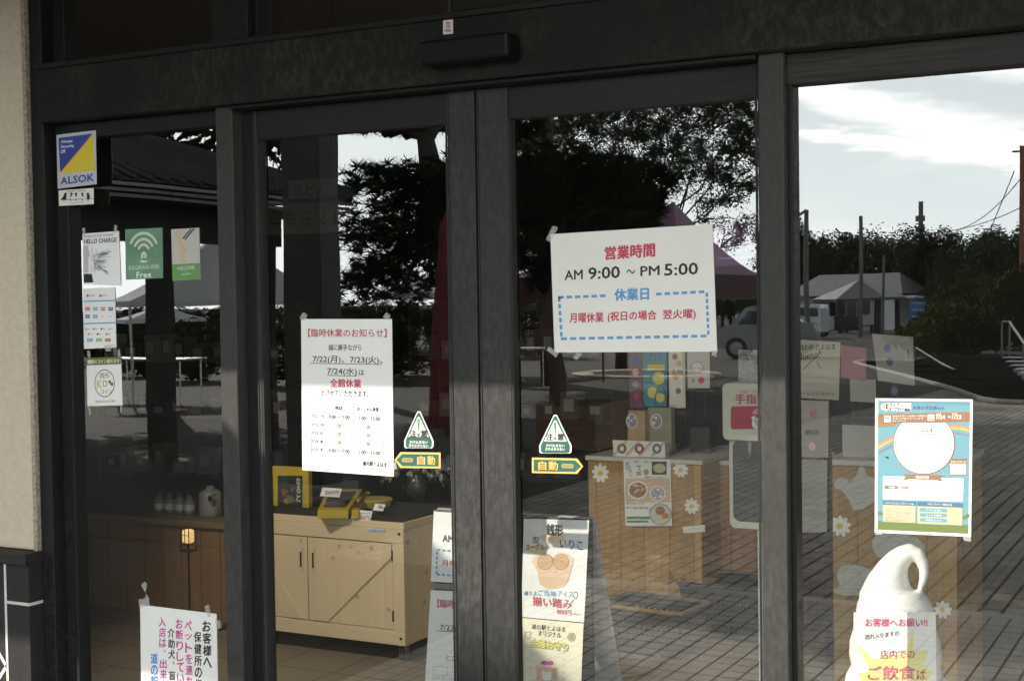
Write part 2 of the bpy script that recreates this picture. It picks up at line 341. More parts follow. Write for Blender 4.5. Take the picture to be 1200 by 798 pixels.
# ------------------------------------------------------------------ lettering as mesh
_tc = bpy.data.curves.new('lettering', 'FONT'); _tc.resolution_u = 2
_to = bpy.data.objects.new('lettering', _tc); COL.objects.link(_to)
_tcache = {}
def glyphs(body, bold):
    k = (body, bold)
    if k not in _tcache:
        _tc.body = body; _tc.size = 1.0; _tc.offset = bold
        dg = bpy.context.evaluated_depsgraph_get(); dg.update()
        me = bpy.data.meshes.new_from_object(_to.evaluated_get(dg))
        vs = [v.co.copy() for v in me.vertices]; fs = [tuple(p.vertices) for p in me.polygons]
        bpy.data.meshes.remove(me)
        _tcache[k] = (vs, fs)
    return _tcache[k]
class Sheet:
    """printing on a flat sheet: marks given by where they were measured on the sheet's plane Y, lifted off it in thin layers"""
    def __init__(s, mb, Y): s.mb = mb; s.Y = Y
    def p(s, x, y, lift): return at(x, y, s.Y) + Vector((0, -lift, 0))
    def poly(s, pts, mt, lift): s.mb.add([s.p(x, y, lift) for x, y in pts], [tuple(range(len(pts)))[::-1]], mt)
    def rect(s, x0, y0, x1, y1, mt, lift, sl=0.0):
        d = (x1-x0)*sl
        s.poly([(x0, y0), (x1, y0+d), (x1, y1+d), (x0, y1)], mt, lift)
    def line(s, x0, y0, x1, y1, w, mt, lift):
        dx, dy = x1-x0, y1-y0; L = math.hypot(dx, dy) or 1; nx, ny = -dy/L*w/2, dx/L*w/2
        s.poly([(x0+nx, y0+ny), (x1+nx, y1+ny), (x1-nx, y1-ny), (x0-nx, y0-ny)], mt, lift)
    def disc(s, cx, cy, rx, ry, mt, lift, n=28):
        s.poly([(cx+rx*math.cos(2*math.pi*i/n), cy+ry*math.sin(2*math.pi*i/n)) for i in range(n)], mt, lift)
    def arc(s, cx, cy, r0, r1, a0, a1, mt, lift, sy=1.0, n=20):
        for i in range(n):
            a, b = a0+(a1-a0)*i/n, a0+(a1-a0)*(i+1)/n
            s.poly([(cx+r0*math.cos(a), cy-r0*sy*math.sin(a)), (cx+r1*math.cos(a), cy-r1*sy*math.sin(a)), (cx+r1*math.cos(b), cy-r1*sy*math.sin(b)), (cx+r0*math.cos(b), cy-r0*sy*math.sin(b))], mt, lift)
    def text(s, body, xl, yl, xr, yr, h, mt, lift, bold=0.012, vertical=False):
        """body from (xl,yl) to (xr,yr) along its middle line, letters h high"""
        vs, fs = glyphs(body, 0.0)
        if not vs: return
        x0 = min(v.x for v in vs); x1 = max(v.x for v in vs); y0 = min(v.y for v in vs); y1 = max(v.y for v in vs)
        a = s.p(xl, yl, lift); b = s.p(xr, yr, lift); u = b-a
        mx, my = (xl+xr)/2, (yl+yr)/2
        w = s.p(mx, my-h/2, lift)-s.p(mx, my+h/2, lift)
        hh = w.length*bold*1.0*min(1.0, 1/max(0.3, y1-y0)); du = u.normalized()*hh; dw = w.normalized()*hh
        out = [a+u*((v.x-x0)/max(1e-6, x1-x0))+w*((v.y-(y0+y1)/2)/max(1e-6, y1-y0)) for v in vs]
        for k, (i, j) in enumerate(((-1, -0.6), (1, -0.6), (0, 0.9)) if bold > 0.008 else ((0, 0),)):
            s.mb.add([p+du*i+dw*j+Vector((0, -0.00005*k, 0)) for p in out], fs, mt)
    def column(s, body, x, y0, y1, w, mt, lift, bold=0.02, sl=0.0):
        n = len(body); st = (y1-y0)/n
        for i, ch in enumerate(body):
            yy = y0+st*(i+0.5); xx = x+sl*i
            if ch == 'ー': s.line(xx, yy-st*0.35, xx, yy+st*0.35, w*0.14, mt, lift); continue
            if ch in '、。': s.text(ch, xx+w*0.1, yy-st*0.2, xx+w*0.4, yy-st*0.2, st*0.3, mt, lift, bold); continue
            s.text(ch, xx-w/2, yy, xx+w/2, yy, st*0.86 if ch not in 'ッ' else st*0.5, mt, lift, bold)

def sheet_thing(name, corners, Y, base, label, cat, thick=0.0012, group=None, lay=None):
    mb = MB(); c = [at(x, y, Y) for x, y in corners]
    mb.slab([p for p in c], (0, -1, 0), thick, base)
    sh = Sheet(mb, Y); sh.t0 = thick
    return mb, sh
L1, L2, L3, L4 = 0.0016, 0.0020, 0.0024, 0.0028
def finish_sheet(name, mb, label, cat, group=None, tapes=(), Y=0.0):
    cx = sum((Vector(v) for v in mb.v[:4]), Vector())/4
    o = mb.build(name, origin=cx); tag(o, label, cat, group)
    for pts in tapes:
        t = MB(); t.slab([at(x, y, Y)+Vector((0, -0.0015, 0)) for x, y in pts], (0, -1, 0), 0.0008, TAPE); t.build('tape', o)
    return o
INK = mat('black_ink', (0.02, 0.02, 0.02), 0.6)
RED = mat('red_ink', (0.50, 0.055, 0.10), 0.6); PINK = mat('pink_ink', (0.62, 0.07, 0.2), 0.6); BLUE = mat('blue_ink', (0.04, 0.22, 0.6), 0.6)
GREY = mat('grey_ink', (0.3, 0.3, 0.3), 0.7); WHITEI = mat('white_ink', (0.85, 0.85, 0.83), 0.6)
PAPER = mat('white_paper', (0.80, 0.80, 0.77), 0.45, var=0.04, scale=5, bump=0.25)
PAPERW = mat('cream_paper', (0.76, 0.74, 0.67), 0.5, var=0.03, scale=5)
LAMI = mat('laminated_paper', (0.78, 0.79, 0.78), 0.22, var=0.04, scale=6, spec=0.6, bump=0.2)

# ------------------------------------------------------------------ ground
PAVER = tile_mat('dark_pavers', (0.42, 0.39, 0.33), (0.29, 0.27, 0.23), (0.018, 0.017, 0.014), 0.21, 0.105, 0.0095, 0.5, R(90), 0.75, 0.6, 0.55)
TILE = tile_mat('porch_tiles', (0.52, 0.49, 0.435), (0.46, 0.435, 0.385), (0.014, 0.013, 0.011), 0.12, 0.0895, 0.0056, 0.0, R(90), 0.55, 0.5, 0.3, (1, 1.2, 1))
NOSE = mat('porch_nosing', (0.48, 0.46, 0.41), 0.6, var=0.15, scale=6)
ASPH = mat('asphalt', (0.05, 0.048, 0.044), 0.9, spec=0.1, var=0.3, scale=1.5)
mb = MB()
ys = [14, 0, -8, -20, -40, -70, -120, -250, -600]
for i in range(len(ys)-1):
    a, b = ys[i], ys[i+1]
    za, zb = zg(max(a, -120))-0.02, zg(max(b, -120))-0.02
    mb.quad((-700, a, za), (400, a, za), (400, b, zb), (-700, b, zb), ASPH)
tag(mb.build('ground'), kind='structure')
def paving(name, x0, x1, m_):
    mb = MB()
    for a, b in ((-3.651, -8), (-8, -48)):
        mb.quad((x0, a, zg(a)-0.012), (x1, a, zg(a)-0.012), (x1, b, zg(b)-0.012), (x0, b, zg(b)-0.012), m_)
    tag(mb.build(name), kind='structure')
paving('plaza_paving', -4.9, 14, PAVER)
SHADE_PAV = tile_mat('shade_toned_slabs', (0.06, 0.056, 0.05), (0.05, 0.047, 0.042), (0.012, 0.011, 0.01), 0.3, 0.3, 0.006, 0.0, 0, 0.85, 0.4, 0.4)  # dark colour stands in for the shade over the left paving
paving('shade_toned_plaza', -40, -4.901, SHADE_PAV)
mb = MB(); mb.box(-3.2, 8, -3.56, -0.02, -0.02, 0.0, TILE); tag(mb.build('porch_floor'), kind='structure')
mb = MB(); mb.box(-16, -3.201, -3.56, -0.02, -0.02, 0.0, SHADE_PAV); tag(mb.build('shade_toned_porch'), kind='structure')  # left end of the porch, its shade held in the slab colour
mb = MB(); mb.box(-3.2, 8, -3.65, -3.561, -0.02, 0.001, NOSE); tag(mb.build('porch_edge'), kind='structure')
INFL = tile_mat('shop_floor_tiles', (0.25, 0.21, 0.15), (0.235, 0.198, 0.145), (0.10, 0.085, 0.065), 0.3, 0.3, 0.004, 0.0, 0, 0.35, 0.15, 0.15)
mb = MB(); mb.box(-9, 5, 0.03, 8, -0.02, 0.0, INFL); tag(mb.build('shop_floor'), kind='structure')

# ------------------------------------------------------------------ shop building
DARK = metal_mat('dark_bronze_metal', (0.007, 0.007, 0.0068), 0.2, 70, speckcol=(0.04, 0.04, 0.037))
FRAME = metal_mat('weathered_frame_metal', (0.033, 0.032, 0.030), 0.5, 70, (1.2, 1, 0.4), (0.085, 0.083, 0.078), 0.5)
LEAF = metal_mat('shaded_rail_metal', (0.011, 0.0118, 0.011), 0.3, 60, (0.15, 1, 1), (0.03, 0.031, 0.029), 0.5)  # rails darker than the stiles: eave shade put into the colour
BEAM = metal_mat('mouldy_shaded_beam_metal', (0.005, 0.0048, 0.0042), 0.85, 55, (1, 1, 0.6), (0.05, 0.047, 0.037), 0.7, 0.0)  # base darkened for the shade under the eave; the speckles are mould
HEAD = metal_mat('streaked_head_metal', (0.009, 0.0095, 0.0085), 0.8, 60, (0.08, 1, 2.2), (0.07, 0.07, 0.06), 0.5)
PLASTER = mat('beige_plaster', (0.58, 0.50, 0.38), 0.9, var=0.08, scale=60, bump=0.25)
BASET = mat('dark_base_stone', (0.024, 0.023, 0.022), 0.6, spec=0.25, var=0.2, scale=30)
JOINT = mat('white_joint', (0.6, 0.59, 0.56), 0.8, var=0.15, scale=40)
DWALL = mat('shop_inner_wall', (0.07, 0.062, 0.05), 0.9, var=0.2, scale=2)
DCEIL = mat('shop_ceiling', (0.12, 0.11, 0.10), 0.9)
SOFF = mat('soffit_boards', (0.10, 0.085, 0.065), 0.8, var=0.3, scale=5, stretch=(1, 12, 1))
ROOF = mat('grey_roof_tiles', (0.10, 0.10, 0.105), 0.5, var=0.25, scale=4)

shop = thing('shop_building', (-1.5, 0, 0), 'shop front with beige plaster, dark metal beam and tinted fixed windows', 'building')
YB = -0.055
X_JL = at(43, 300, YB).x; X_G0 = at(84, 250, 0.0).x
M1a, M1b = at(252.5, 150, YB).x, at(272, 150, YB).x
M2a, M2b = at(888, 60, YB).x, at(917.5, 60, YB).x
ZBEAM0 = at(590, 91, -0.08).z; ZBEAM1 = at(470, 28, -0.08).z
ZHEADR = at(1060, 90, 0.0).z
XR = 3.2
# plaster wall and its tiled base
zl = at(30, 645, -0.085).z
mb = MB(); mb.box(-9, X_JL-0.004, -0.075, 0.12, zl, 3.0, PLASTER)
w = mb.build('plaster_wall', shop, 0.008)
mb = MB(); mb.box(X_JL-0.018, X_JL-0.003, -0.0775, -0.04, zl, 3.0, mat('corner_bead', (0.40, 0.35, 0.27), 0.9, var=0.4, scale=90, bump=0.8)); mb.build('corner_bead', shop)
mb = MB()
mb.box(-9, X_JL+0.0, -0.118, 0.12, 0, zl-0.036, BASET)
zt = zl-0.036; xf = X_JL
rows = [zt-0.19-k*0.30 for k in range(0, 3)]
def jt(p, q, wd, y=-0.1195):
    p, q = Vector((p[0], y, p[1])), Vector((q[0], y, q[1])); d = (q-p).normalized(); nrm = Vector((-d.z, 0, d.x))*wd/2
    mb.slab([p+nrm, q+nrm, q-nrm, p-nrm], (0, 1, 0), 0.0012, JOINT)
xj = xf-0.098
jt((xj, 0), (xj, zt), 0.009)
for k, z in enumerate((zt-0.118, zt-0.39, zt-0.66)):
    jt((xj+0.0045, z), (xf, z), 0.009)
    mb.box(xf, xf+0.0015, -0.118, -0.02, z-0.0045, z+0.0045, JOINT)
zc = zt-0.315
jt((xj-0.004, zc), (xj-0.30, zc+0.36), 0.011); jt((xj-0.004, zc), (xj-0.30, zc-0.36), 0.011)
jt((xj-0.06, zt), (xj-0.36, zt-0.28), 0.011); jt((xj-0.30, zc+0.36), (xj-0.6, zc), 0.011); jt((xj-0.30, zc-0.36), (xj-0.6, zc), 0.011)
mb.build('tile_base', shop)
mb = MB(); mb.box(-9, X_JL+0.004, -0.135, 0.12, zl-0.036, zl-0.001, BASET); mb.build('base_ledge', shop, 0.004)
# side jamb, mullions
mb = MB(); mb.box(X_JL, X_JL+0.05, YB-0.01, 0.03, 0, 3.0, DARK); mb.box(X_JL+0.05, X_G0, -0.02, 0.03, 0, 3.0, DARK); mb.build('side_jamb', shop, 0.003)
mb = MB(); mb.box(M1a, M1b, YB, 0.025, 0, ZBEAM0, FRAME); mb.build('mullion', shop, 0.003)
mb = MB(); mb.box(M1b, M1b+0.042, -0.012, 0.0235, 0, ZBEAM0, DARK); mb.build('door_pocket', shop, 0.002)
mb = MB(); mb.box(M2a, M2b, YB, 0.025, 0, ZBEAM0+0.0, FRAME); mb.build('mullion', shop, 0.003)
# the long beam over the doors
mb = MB(); mb.box(X_JL+0.05, XR, -0.085, 0.12, ZBEAM0, ZBEAM1, BEAM)
mb.box(X_JL+0.05, XR, -0.095, -0.0855, ZBEAM1-0.006, ZBEAM1+0.012, DARK)
mb.box(M1b+0.002, M2a-0.002, -0.07, -0.01, ZBEAM0-0.012, ZBEAM0-0.001, DARK)
mb.build('lintel_beam', shop, 0.004)
# fixed windows
def window(x0, x1, z0, z1, name='window', bottom=0.09, headmat=DARK, head=0.06):
    f = MB()
    f.box(x0, x1, -0.03, 0.024, z1-head, z1, headmat); f.box(x0, x1, -0.03, 0.024, z0, z0+bottom, DARK)
    f.box(x0, x0+0.012, -0.025, 0.024, z0+bottom, z1-head, DARK); f.box(x1-0.012, x1, -0.025, 0.024, z0+bottom, z1-head, DARK)
    o = f.build(name, shop, 0.002)
    g = MB(); gx0, gx1, gz0, gz1 = x0+0.012, x1-0.012, z0+bottom, z1-head
    g.quad((gx0, 0, gz0), (gx1, 0, gz0), (gx1, 0, gz1), (gx0, 0, gz1), GLASS)
    g.quad((gx1, 0.006, gz0), (gx0, 0.006, gz0), (gx0, 0.006, gz1), (gx1, 0.006, gz1), GLASS_IN)
    g.build('pane', o)
    return o
window(X_G0, M1a, 0, ZBEAM0-0.002, head=ZBEAM0-0.002-at(160, 158, 0).z)
window(M2b, 1.05, 0, ZBEAM0-0.002, headmat=HEAD, head=ZBEAM0-0.002-ZHEADR)
window(1.10, XR-0.05, 0, ZBEAM0-0.002, headmat=HEAD, head=ZBEAM0-0.002-ZHEADR)
for x in (1.05, XR-0.05):
    mb = MB(); mb.box(x, x+0.05, YB, 0.1, 0, ZBEAM0, FRAME); mb.build('mullion', shop, 0.003)
# transom lights over the beam
ztop = 3.0
xs = [X_G0, M1a-0.005, M1b+0.06, -0.30, 1.0, XR]
for i in range(len(xs)-1):
    if i in (1,):
        mb = MB(); mb.box(xs[1], xs[2], YB, 0.1, ZBEAM1+0.012, ztop, DARK); mb.build('transom_post', shop, 0.003); continue
    window(xs[i], xs[i+1]-(0.0 if i < 3 else 0.05), ZBEAM1+0.0125, ztop, 'transom_window', 0.012, DARK, 0.04)
    if i >= 3:
        mb = MB(); mb.box(xs[i+1]-0.05, xs[i+1], YB, 0.1, ZBEAM1+0.012, ztop, DARK); mb.build('transom_post', shop, 0.003)
# walls, ceiling and roof of the shop
mb = MB(); mb.box(XR, 9, -0.075, 0.12, 0, 3.0, PLASTER); mb.build('plaster_wall', shop)
mb = MB(); mb.box(-9, 9, -0.07, 0.12, 3.0, 3.4, PLASTER); mb.build('upper_wall', shop)
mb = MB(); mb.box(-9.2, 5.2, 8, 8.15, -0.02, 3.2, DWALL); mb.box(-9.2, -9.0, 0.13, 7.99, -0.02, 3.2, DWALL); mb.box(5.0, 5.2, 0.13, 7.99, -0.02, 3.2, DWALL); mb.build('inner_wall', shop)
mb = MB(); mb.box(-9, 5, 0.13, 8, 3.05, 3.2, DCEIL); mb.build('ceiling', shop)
EAVE_Z = 2.56
mb = MB()
mb.box(-4.45, 9, -1.62, -0.08, EAVE_Z, EAVE_Z+0.14, SOFF)
mb.box(-9, -4.455, -2.7, -0.08, EAVE_Z, EAVE_Z+0.14, SOFF)  # left stretch deepened, out of view, to keep sun off the left window
mb.build('eave', shop)
mb = MB()
mb.add([(-9.2, -1.75, 2.75), (9.2, -1.75, 2.75), (9.2, 4, 4.6), (-9.2, 4, 4.6), (-9.2, 9, 3.2), (9.2, 9, 3.2)], [(0, 1, 2, 3), (3, 2, 5, 4)], ROOF)
mb.build('roof', shop)

# ------------------------------------------------------------------ the two sliding door leaves
STILE = metal_mat('scratched_stile_metal', (0.025, 0.0245, 0.023), 0.6, 60, (1.3, 1, 0.5), (0.08, 0.078, 0.075), 0.5)
def leaf(x0, x1, s0, s1, label):
    z1 = ZBEAM0-0.014; zg1 = at(740, 128, -0.018).z; zg0 = 0.11
    t = thing('sliding_door', ((x0+x1)/2, 0, 0), label, 'door', 'sliding doors of the shop entrance')
    for a, b in ((x0, x0+s0), (x1-s1, x1)):
        f = MB(); f.box(a, b, -0.02, 0.022, 0.012, z1, STILE); f.box(a+0.003, a+0.006, -0.0215, -0.0201, 0.012, z1, DARK); f.build('stile', t, 0.0025)
    f = MB(); f.box(x0+s0+0.0005, x1-s1-0.0005, -0.018, 0.02, zg1, z1, LEAF); f.build('top_rail', t, 0.002)
    f = MB(); f.box(x0+s0+0.0005, x1-s1-0.0005, -0.018, 0.02, 0.012, zg0, LEAF); f.build('bottom_rail', t, 0.002)
    g = MB(); a, b = x0+s0+0.001, x1-s1-0.001
    g.quad((a, 0, zg0), (b, 0, zg0), (b, 0, zg1), (a, 0, zg1), GLASS)
    g.quad((b, 0.006, zg0), (a, 0.006, zg0), (a, 0.006, zg1), (b, 0.006, zg1), GLASS_IN); g.build('pane', t)
    f = MB()
    for xx in (a, b-0.006): f.box(xx, xx+0.006, -0.0195, -0.0185, zg0, zg1, mat('rubber_gasket', (0.006, 0.006, 0.006), 0.6))
    f.build('gasket', t)
    return t
XG = at(556.5, 110, -0.02).x
LA0 = M1b+0.0425; LA_in = at(301.5, 200, -0.02).x; LA_st = at(525, 200, -0.02).x
leaf(LA0, XG-0.003, LA_in-LA0, XG-0.003-LA_st, 'automatic door leaf that carries the closed-days notice')
LB_in = at(597, 300, -0.02).x; LB_st = at(888.5, 150, -0.018).x
leaf(XG+0.003, M2a+0.05, LB_in-XG-0.003, max(0.02, M2a+0.05-LB_st), 'automatic door leaf that carries the opening-hours sign')
mb = MB()
mb.box(at(492, 60, -0.15).x, at(596, 52, -0.15).x, -0.155, -0.0855, at(545, 72, -0.15).z, at(545, 43, -0.15).z, mat('black_plastic', (0.006, 0.006, 0.006), 0.5, spec=0.2))
sen = mb.build('door_sensor', None, 0.008, origin=(at(545, 58, -0.15).x, -0.12, at(545, 58, -0.15).z)); tag(sen, 'black motion sensor box on the beam over the sliding doors', 'sensor')
mb, sh = sheet_thing('a', [(519.5, 24.5), (531, 23.5), (531, 40), (519.5, 41)], -0.0855, PAPERW, '', '')
sh.column('開閉', 525.5, 26, 34, 4.5, RED, L1); sh.rect(522, 35, 529, 38, GREY, L1)
tag(finish_sheet('sensor_sticker', mb, '', ''), 'tiny white sticker on the beam above the black sensor box', 'sticker')

# ------------------------------------------------------------------ notices and stickers on the glass (Y = 0)
YG = -0.0005; YGF = -0.0315
YEL = mat('yellow_ink', (0.68, 0.55, 0.03), 0.5); NAVY = mat('navy_ink', (0.03, 0.06, 0.28), 0.5); GREENI = mat('green_ink', (0.09, 0.26, 0.12), 0.5)
LIME = mat('leaf_green_ink', (0.2, 0.4, 0.09), 0.5); OLIVE = mat('olive_ink', (0.13, 0.16, 0.03), 0.5); SKYB = mat('light_blue_ink', (0.13, 0.29, 0.34), 0.5)
ORANGE = mat('brown_orange_ink', (0.27, 0.135, 0.075), 0.5); GOLD = mat('gold_ink', (0.66, 0.42, 0.12), 0.45); DGREEN = mat('dark_green_ink', (0.02, 0.10, 0.06), 0.5)
STEEL = mat('slate_blue_ink', (0.075, 0.14, 0.23), 0.5); CREAM = mat('pale_yellow_ink', (0.46, 0.43, 0.28), 0.5); MIDB = mat('mid_blue_ink', (0.10, 0.30, 0.55), 0.5)

# security sticker
mb, sh = sheet_thing('', [(66.5, 158.5), (112.5, 153), (113.5, 216), (68, 221.5)], YGF, mat('silver_grey_ink', (0.50, 0.52, 0.55), 0.35), '', '')
sh.poly([(69, 162), (108, 157), (71, 202)], NAVY, L1); sh.poly([(109.5, 158), (111.5, 200), (73, 204), (71.5, 202.5)], YEL, L1); sh.line(108.7, 157.3, 71.2, 202.2, 0.8, RED, L2)
for i, t in enumerate(('Always', 'Security', 'OK')): sh.text(t, 72, 167+i*5.6, 72+(13.5, 15.5, 5.5)[i], 165.8+i*5.6, 4.2, WHITEI, L2, 0.03)
sh.text('ALSOK', 71.5, 212.5, 110.5, 208, 8.5, NAVY, L2, 0.045)
finish_sheet('security_sticker', mb, 'blue and yellow security company sticker in the top corner of the window', 'sticker')
# row of small birds
mb, sh = sheet_thing('', [(69, 223.5), (110, 220.5), (110, 239.5), (69.5, 241.5)], YGF, PAPERW, '', '')
sh.line(71, 234.5, 109, 233, 0.5, INK, L1); sh.text('HAPPY BIRDS', 79, 224.8, 101, 223.4, 2.2, GREY, L1, 0.02)
for i, x in enumerate((76.5, 83.5, 90, 97.5, 104)):
    sh.disc(x, 231.2-i*0.1, 1.9, 3.6, INK if i in (0, 4) else WHITEI, L1); sh.disc(x+(0.8 if i < 2 else -0.4), 227.6, 1.5, 1.6, INK, L2); sh.poly([(x-2, 231), (x+2, 230.8), (x, 229)], INK, L2)
    sh.poly([(x-1.4, 233), (x+0.4, 233), (x-1.6 if i == 0 else x, 236.6)], INK, L2)
sh.line(73, 234.2, 77, 229.5, 2.2, INK, L2)
sh.text('ALWAYS ON WATCH', 84, 238.4, 97, 237.6, 1.6, GREY, L1, 0.02)
finish_sheet('bird_sticker', mb, 'narrow white sticker with five small birds on a wire', 'sticker')
# phone charging poster
mb, sh = sheet_thing('', [(97, 274), (139.5, 271), (142, 335), (98, 333)], YG, LAMI, '', '')
sh.text('MOBILE BATTERY CHARGER', 99, 277.5, 134, 275, 2.8, GREY, L1, 0.02); sh.text('HELLO CHARGE', 99, 283.5, 137, 281, 5.2, INK, L1, 0.035)
sh.rect(98.2, 288, 104, 320, mat('pale_grey_ink', (0.5, 0.5, 0.48), 0.4), L1); sh.poly([(98.5, 321), (108, 321), (110, 331), (98.8, 331.5)], INK, L1)
random.seed(3)
for i in range(46):
    a = random.uniform(-0.5, 0.75); r = random.uniform(6, 17); x0, y0 = 113+random.uniform(-3, 3), 304+random.uniform(-7, 10)
    sh.line(x0, y0, x0+r*math.cos(a), y0+r*math.sin(a), random.uniform(0.3, 0.9), random.choice((GREY, INK, mat('pale_grey_ink', (0.5, 0.5, 0.48)), mat('pale_grey_ink', (0.5, 0.5, 0.48)))), L1+random.random()*0.0003)
for i in range(26):
    x0 = random.uniform(103, 116); y0 = random.uniform(287, 320)
    sh.line(x0, y0, x0+random.uniform(-3, 3), y0+random.uniform(4, 9), random.uniform(0.3, 0.7), random.choice((GREY, mat('pale_grey_ink', (0.5, 0.5, 0.48)))), L1+random.random()*0.0003)
finish_sheet('charging_poster', mb, 'crinkled black and white phone charging poster on the left window', 'poster', tapes=[[(97, 267), (100, 267), (100.5, 276), (97.5, 276)], [(134, 264), (137.5, 264), (138, 273), (134.5, 273)]])
# wifi sticker
WG = mat('wifi_green_ink', (0.14, 0.28, 0.17), 0.4, var=0.25, scale=9)
mb, sh = sheet_thing('', [(147, 269), (190.5, 267), (191.3, 326), (147.8, 328)], YG, WG, '', '')
PALE = mat('pale_sage_ink', (0.55, 0.62, 0.55), 0.5)
for r in (17.5, 12, 7):
    sh.arc(168.8, 295, r-1.9, r+0.6, R(28), R(152), PALE, L1, 1.28)
    for a in (28, 152): sh.disc(168.8+(r-0.65)*math.cos(R(a)), 295-(r-0.65)*1.28*math.sin(R(a)), 1.3, 1.6, PALE, L2)
sh.disc(169, 300, 3.4, 5, PALE, L1); sh.poly([(166.5, 303), (171.5, 303), (169, 309)], PALE, L1); sh.disc(169, 300.2, 1.0, 1.2, WG, L2); sh.rect(165, 305, 173, 307.8, PALE, L2)
sh.text('KAGAWA-WiFi', 151.5, 314.3, 187, 312.2, 5.4, PALE, L1, 0.02); sh.text('Free', 160.5, 322.4, 177.5, 321.6, 6.8, WHITEI, L1, 0.02)
finish_sheet('wifi_sticker', mb, 'green free wifi sticker with white signal arcs', 'sticker')
# noodle welcome sticker
WS = mat('pale_noodle_grey', (0.50, 0.48, 0.45), 0.3)
mb, sh = sheet_thing('', [(201, 269), (233.5, 267), (235.3, 327), (202.5, 329.3)], YG, WS, '', '')
sh.poly([(202, 310), (234.7, 308.3), (235.1, 326.8), (202.6, 329)], mat('welcome_green', (0.13, 0.30, 0.09), 0.5), L1)
for o in (0, 2.2, 4.4):
    pts = [(207+o, 270), (206+o, 278), (210+o, 286), (216+o*0.6, 292), (211+o, 299), (214+o, 308)]
    for a, b in zip(pts, pts[1:]): sh.line(*a, *b, 0.9, GOLD, L1)
sh.line(228, 268, 217, 281, 1.6, INK, L2); sh.line(224.5, 268.5, 214.5, 280, 1.4, INK, L2)
sh.text('WELCOME', 208, 315, 228.5, 313.4, 4.2, PALE, L2, 0.03); sh.text('to', 217.3, 318.4, 219.5, 318.2, 1.6, PALE, L2); sh.text('KAGAWA', 213, 321.8, 224, 320.8, 2.4, PALE, L2, 0.02)
finish_sheet('welcome_sticker', mb, 'grey and green welcome sticker with noodles and chopsticks', 'sticker')
# payment poster
mb, sh = sheet_thing('', [(97.3, 338.5), (135, 336.5), (136.5, 407), (98.8, 409)], YG, PAPER, '', '')
sh.rect(97.9, 352.6, 135.3, 354, MIDB, L1, -0.03); sh.rect(98.4, 378.6, 135.8, 380, MIDB, L1, -0.03)
for x, t in ((102, 'PayPay'), (117, 'PayPay')): sh.disc(x+1.2, 346.6, 1.3, 1.6, RED, L1); sh.text(t, x+3, 346.6, x+9.5, 346.2, 2.4, RED, L1, 0.02)
cols = [[RED, MIDB, RED, NAVY], [NAVY, MIDB, WHITEI, WHITEI], [GREY, RED, INK, GREY], [GREY, INK, RED], [MIDB, LIME, RED]]
for r, (y, row) in enumerate(zip((362, 371, 385.5, 391.5, 398.5), cols)):
    for i, c in enumerate(row):
        x = 100.5+i*(9 if len(row) == 4 else 10.5)+(0 if len(row) == 4 else 3)
        if r < 2:
            sh.rect(x, y-2, x+5.2, y+2, c, L1, -0.03)
            if c is not WHITEI: sh.text(('C', 'VISA', 'M', 'JCB')[i], x+0.8, y, x+4.4, y-0.1, 2, WHITEI, L2, 0.03)
            else: sh.text('DC', x+0.8, y, x+4.4, y-0.1, 2, GREY, L2, 0.02)
        elif r == 4: sh.rect(x-1, y-1.8, x+5.5, y+1.8, c, L1, -0.03); sh.text('Edy', x+0.3, y, x+4.4, y-0.1, 1.8, WHITEI, L2, 0.02)
        else: sh.disc(x+0.8, y, 1.0, 1.2, c, L1); sh.text('Pay', x+2, y, x+5.6, y-0.1, 2, GREY, L2, 0.02)
sh.text('www.cashless', 122, 405.3, 135, 404.6, 1.2, GREY, L1, 0.01)
finish_sheet('payment_poster', mb, 'white card payment poster with blue rules and rows of tiny logos', 'poster', tapes=[[(123, 405), (130, 404), (131, 411), (125, 412)]])
# coin poster
mb, sh = sheet_thing('', [(101.5, 419.5), (142, 418), (144, 476), (103, 477.5)], YG, PAPER, '', '')
sh.poly([(101.5, 419.5), (142, 418), (142.4, 426.6), (101.8, 428.2)], OLIVE, L1); sh.poly([(102.9, 475.9), (143.9, 474.6), (144, 476), (103, 477.5)], OLIVE, L1)
sh.text('銭形', 103, 424.2, 111.5, 423.8, 4.6, WHITEI, L2, 0.02); sh.text('K', 112, 423.8, 115, 423.6, 4.4, GOLD, L2, 0.03); sh.text('コイン使えます', 115.5, 423.6, 140.5, 422.6, 4.6, WHITEI, L2, 0.02)
sh.arc(123, 449, 11.0, 11.8, 0, R(360), OLIVE, L1, 1.38, 36)
sh.text('銭形', 117, 440, 129, 439.5, 6.5, OLIVE, L1, 0.005); sh.text('K', 114, 450, 119.5, 449.6, 9.5, GOLD, L1, 0.03); sh.text('コイン', 118.5, 459, 132, 458.4, 5.2, OLIVE, L1, 0.005)
for a in ((121.5, 446.5, 125, 446.5), (121.5, 452.5, 125, 452.5), (121.5, 446.5, 121.5, 452.5), (125, 446.5, 125, 452.5)): sh.line(*a, 0.8, OLIVE, L1)
sh.disc(129, 447.5, 1.7, 1.8, OLIVE, L1); sh.disc(131.5, 450, 1.9, 2, OLIVE, L1)
sh.text('ZENIGATA K COIN', 112, 470.7, 135.5, 469.8, 2.6, OLIVE, L1, 0.01)
finish_sheet('coin_poster', mb, 'white poster with olive border and an oval coin emblem', 'poster', tapes=[[(103, 411), (106, 411), (106.5, 420), (103.5, 420)], [(138, 410), (141, 409.5), (142, 419), (139, 419)], [(104, 477), (107, 477), (107.5, 486), (105, 486)], [(141, 475.5), (143.5, 475.5), (144, 484), (142, 484)]])
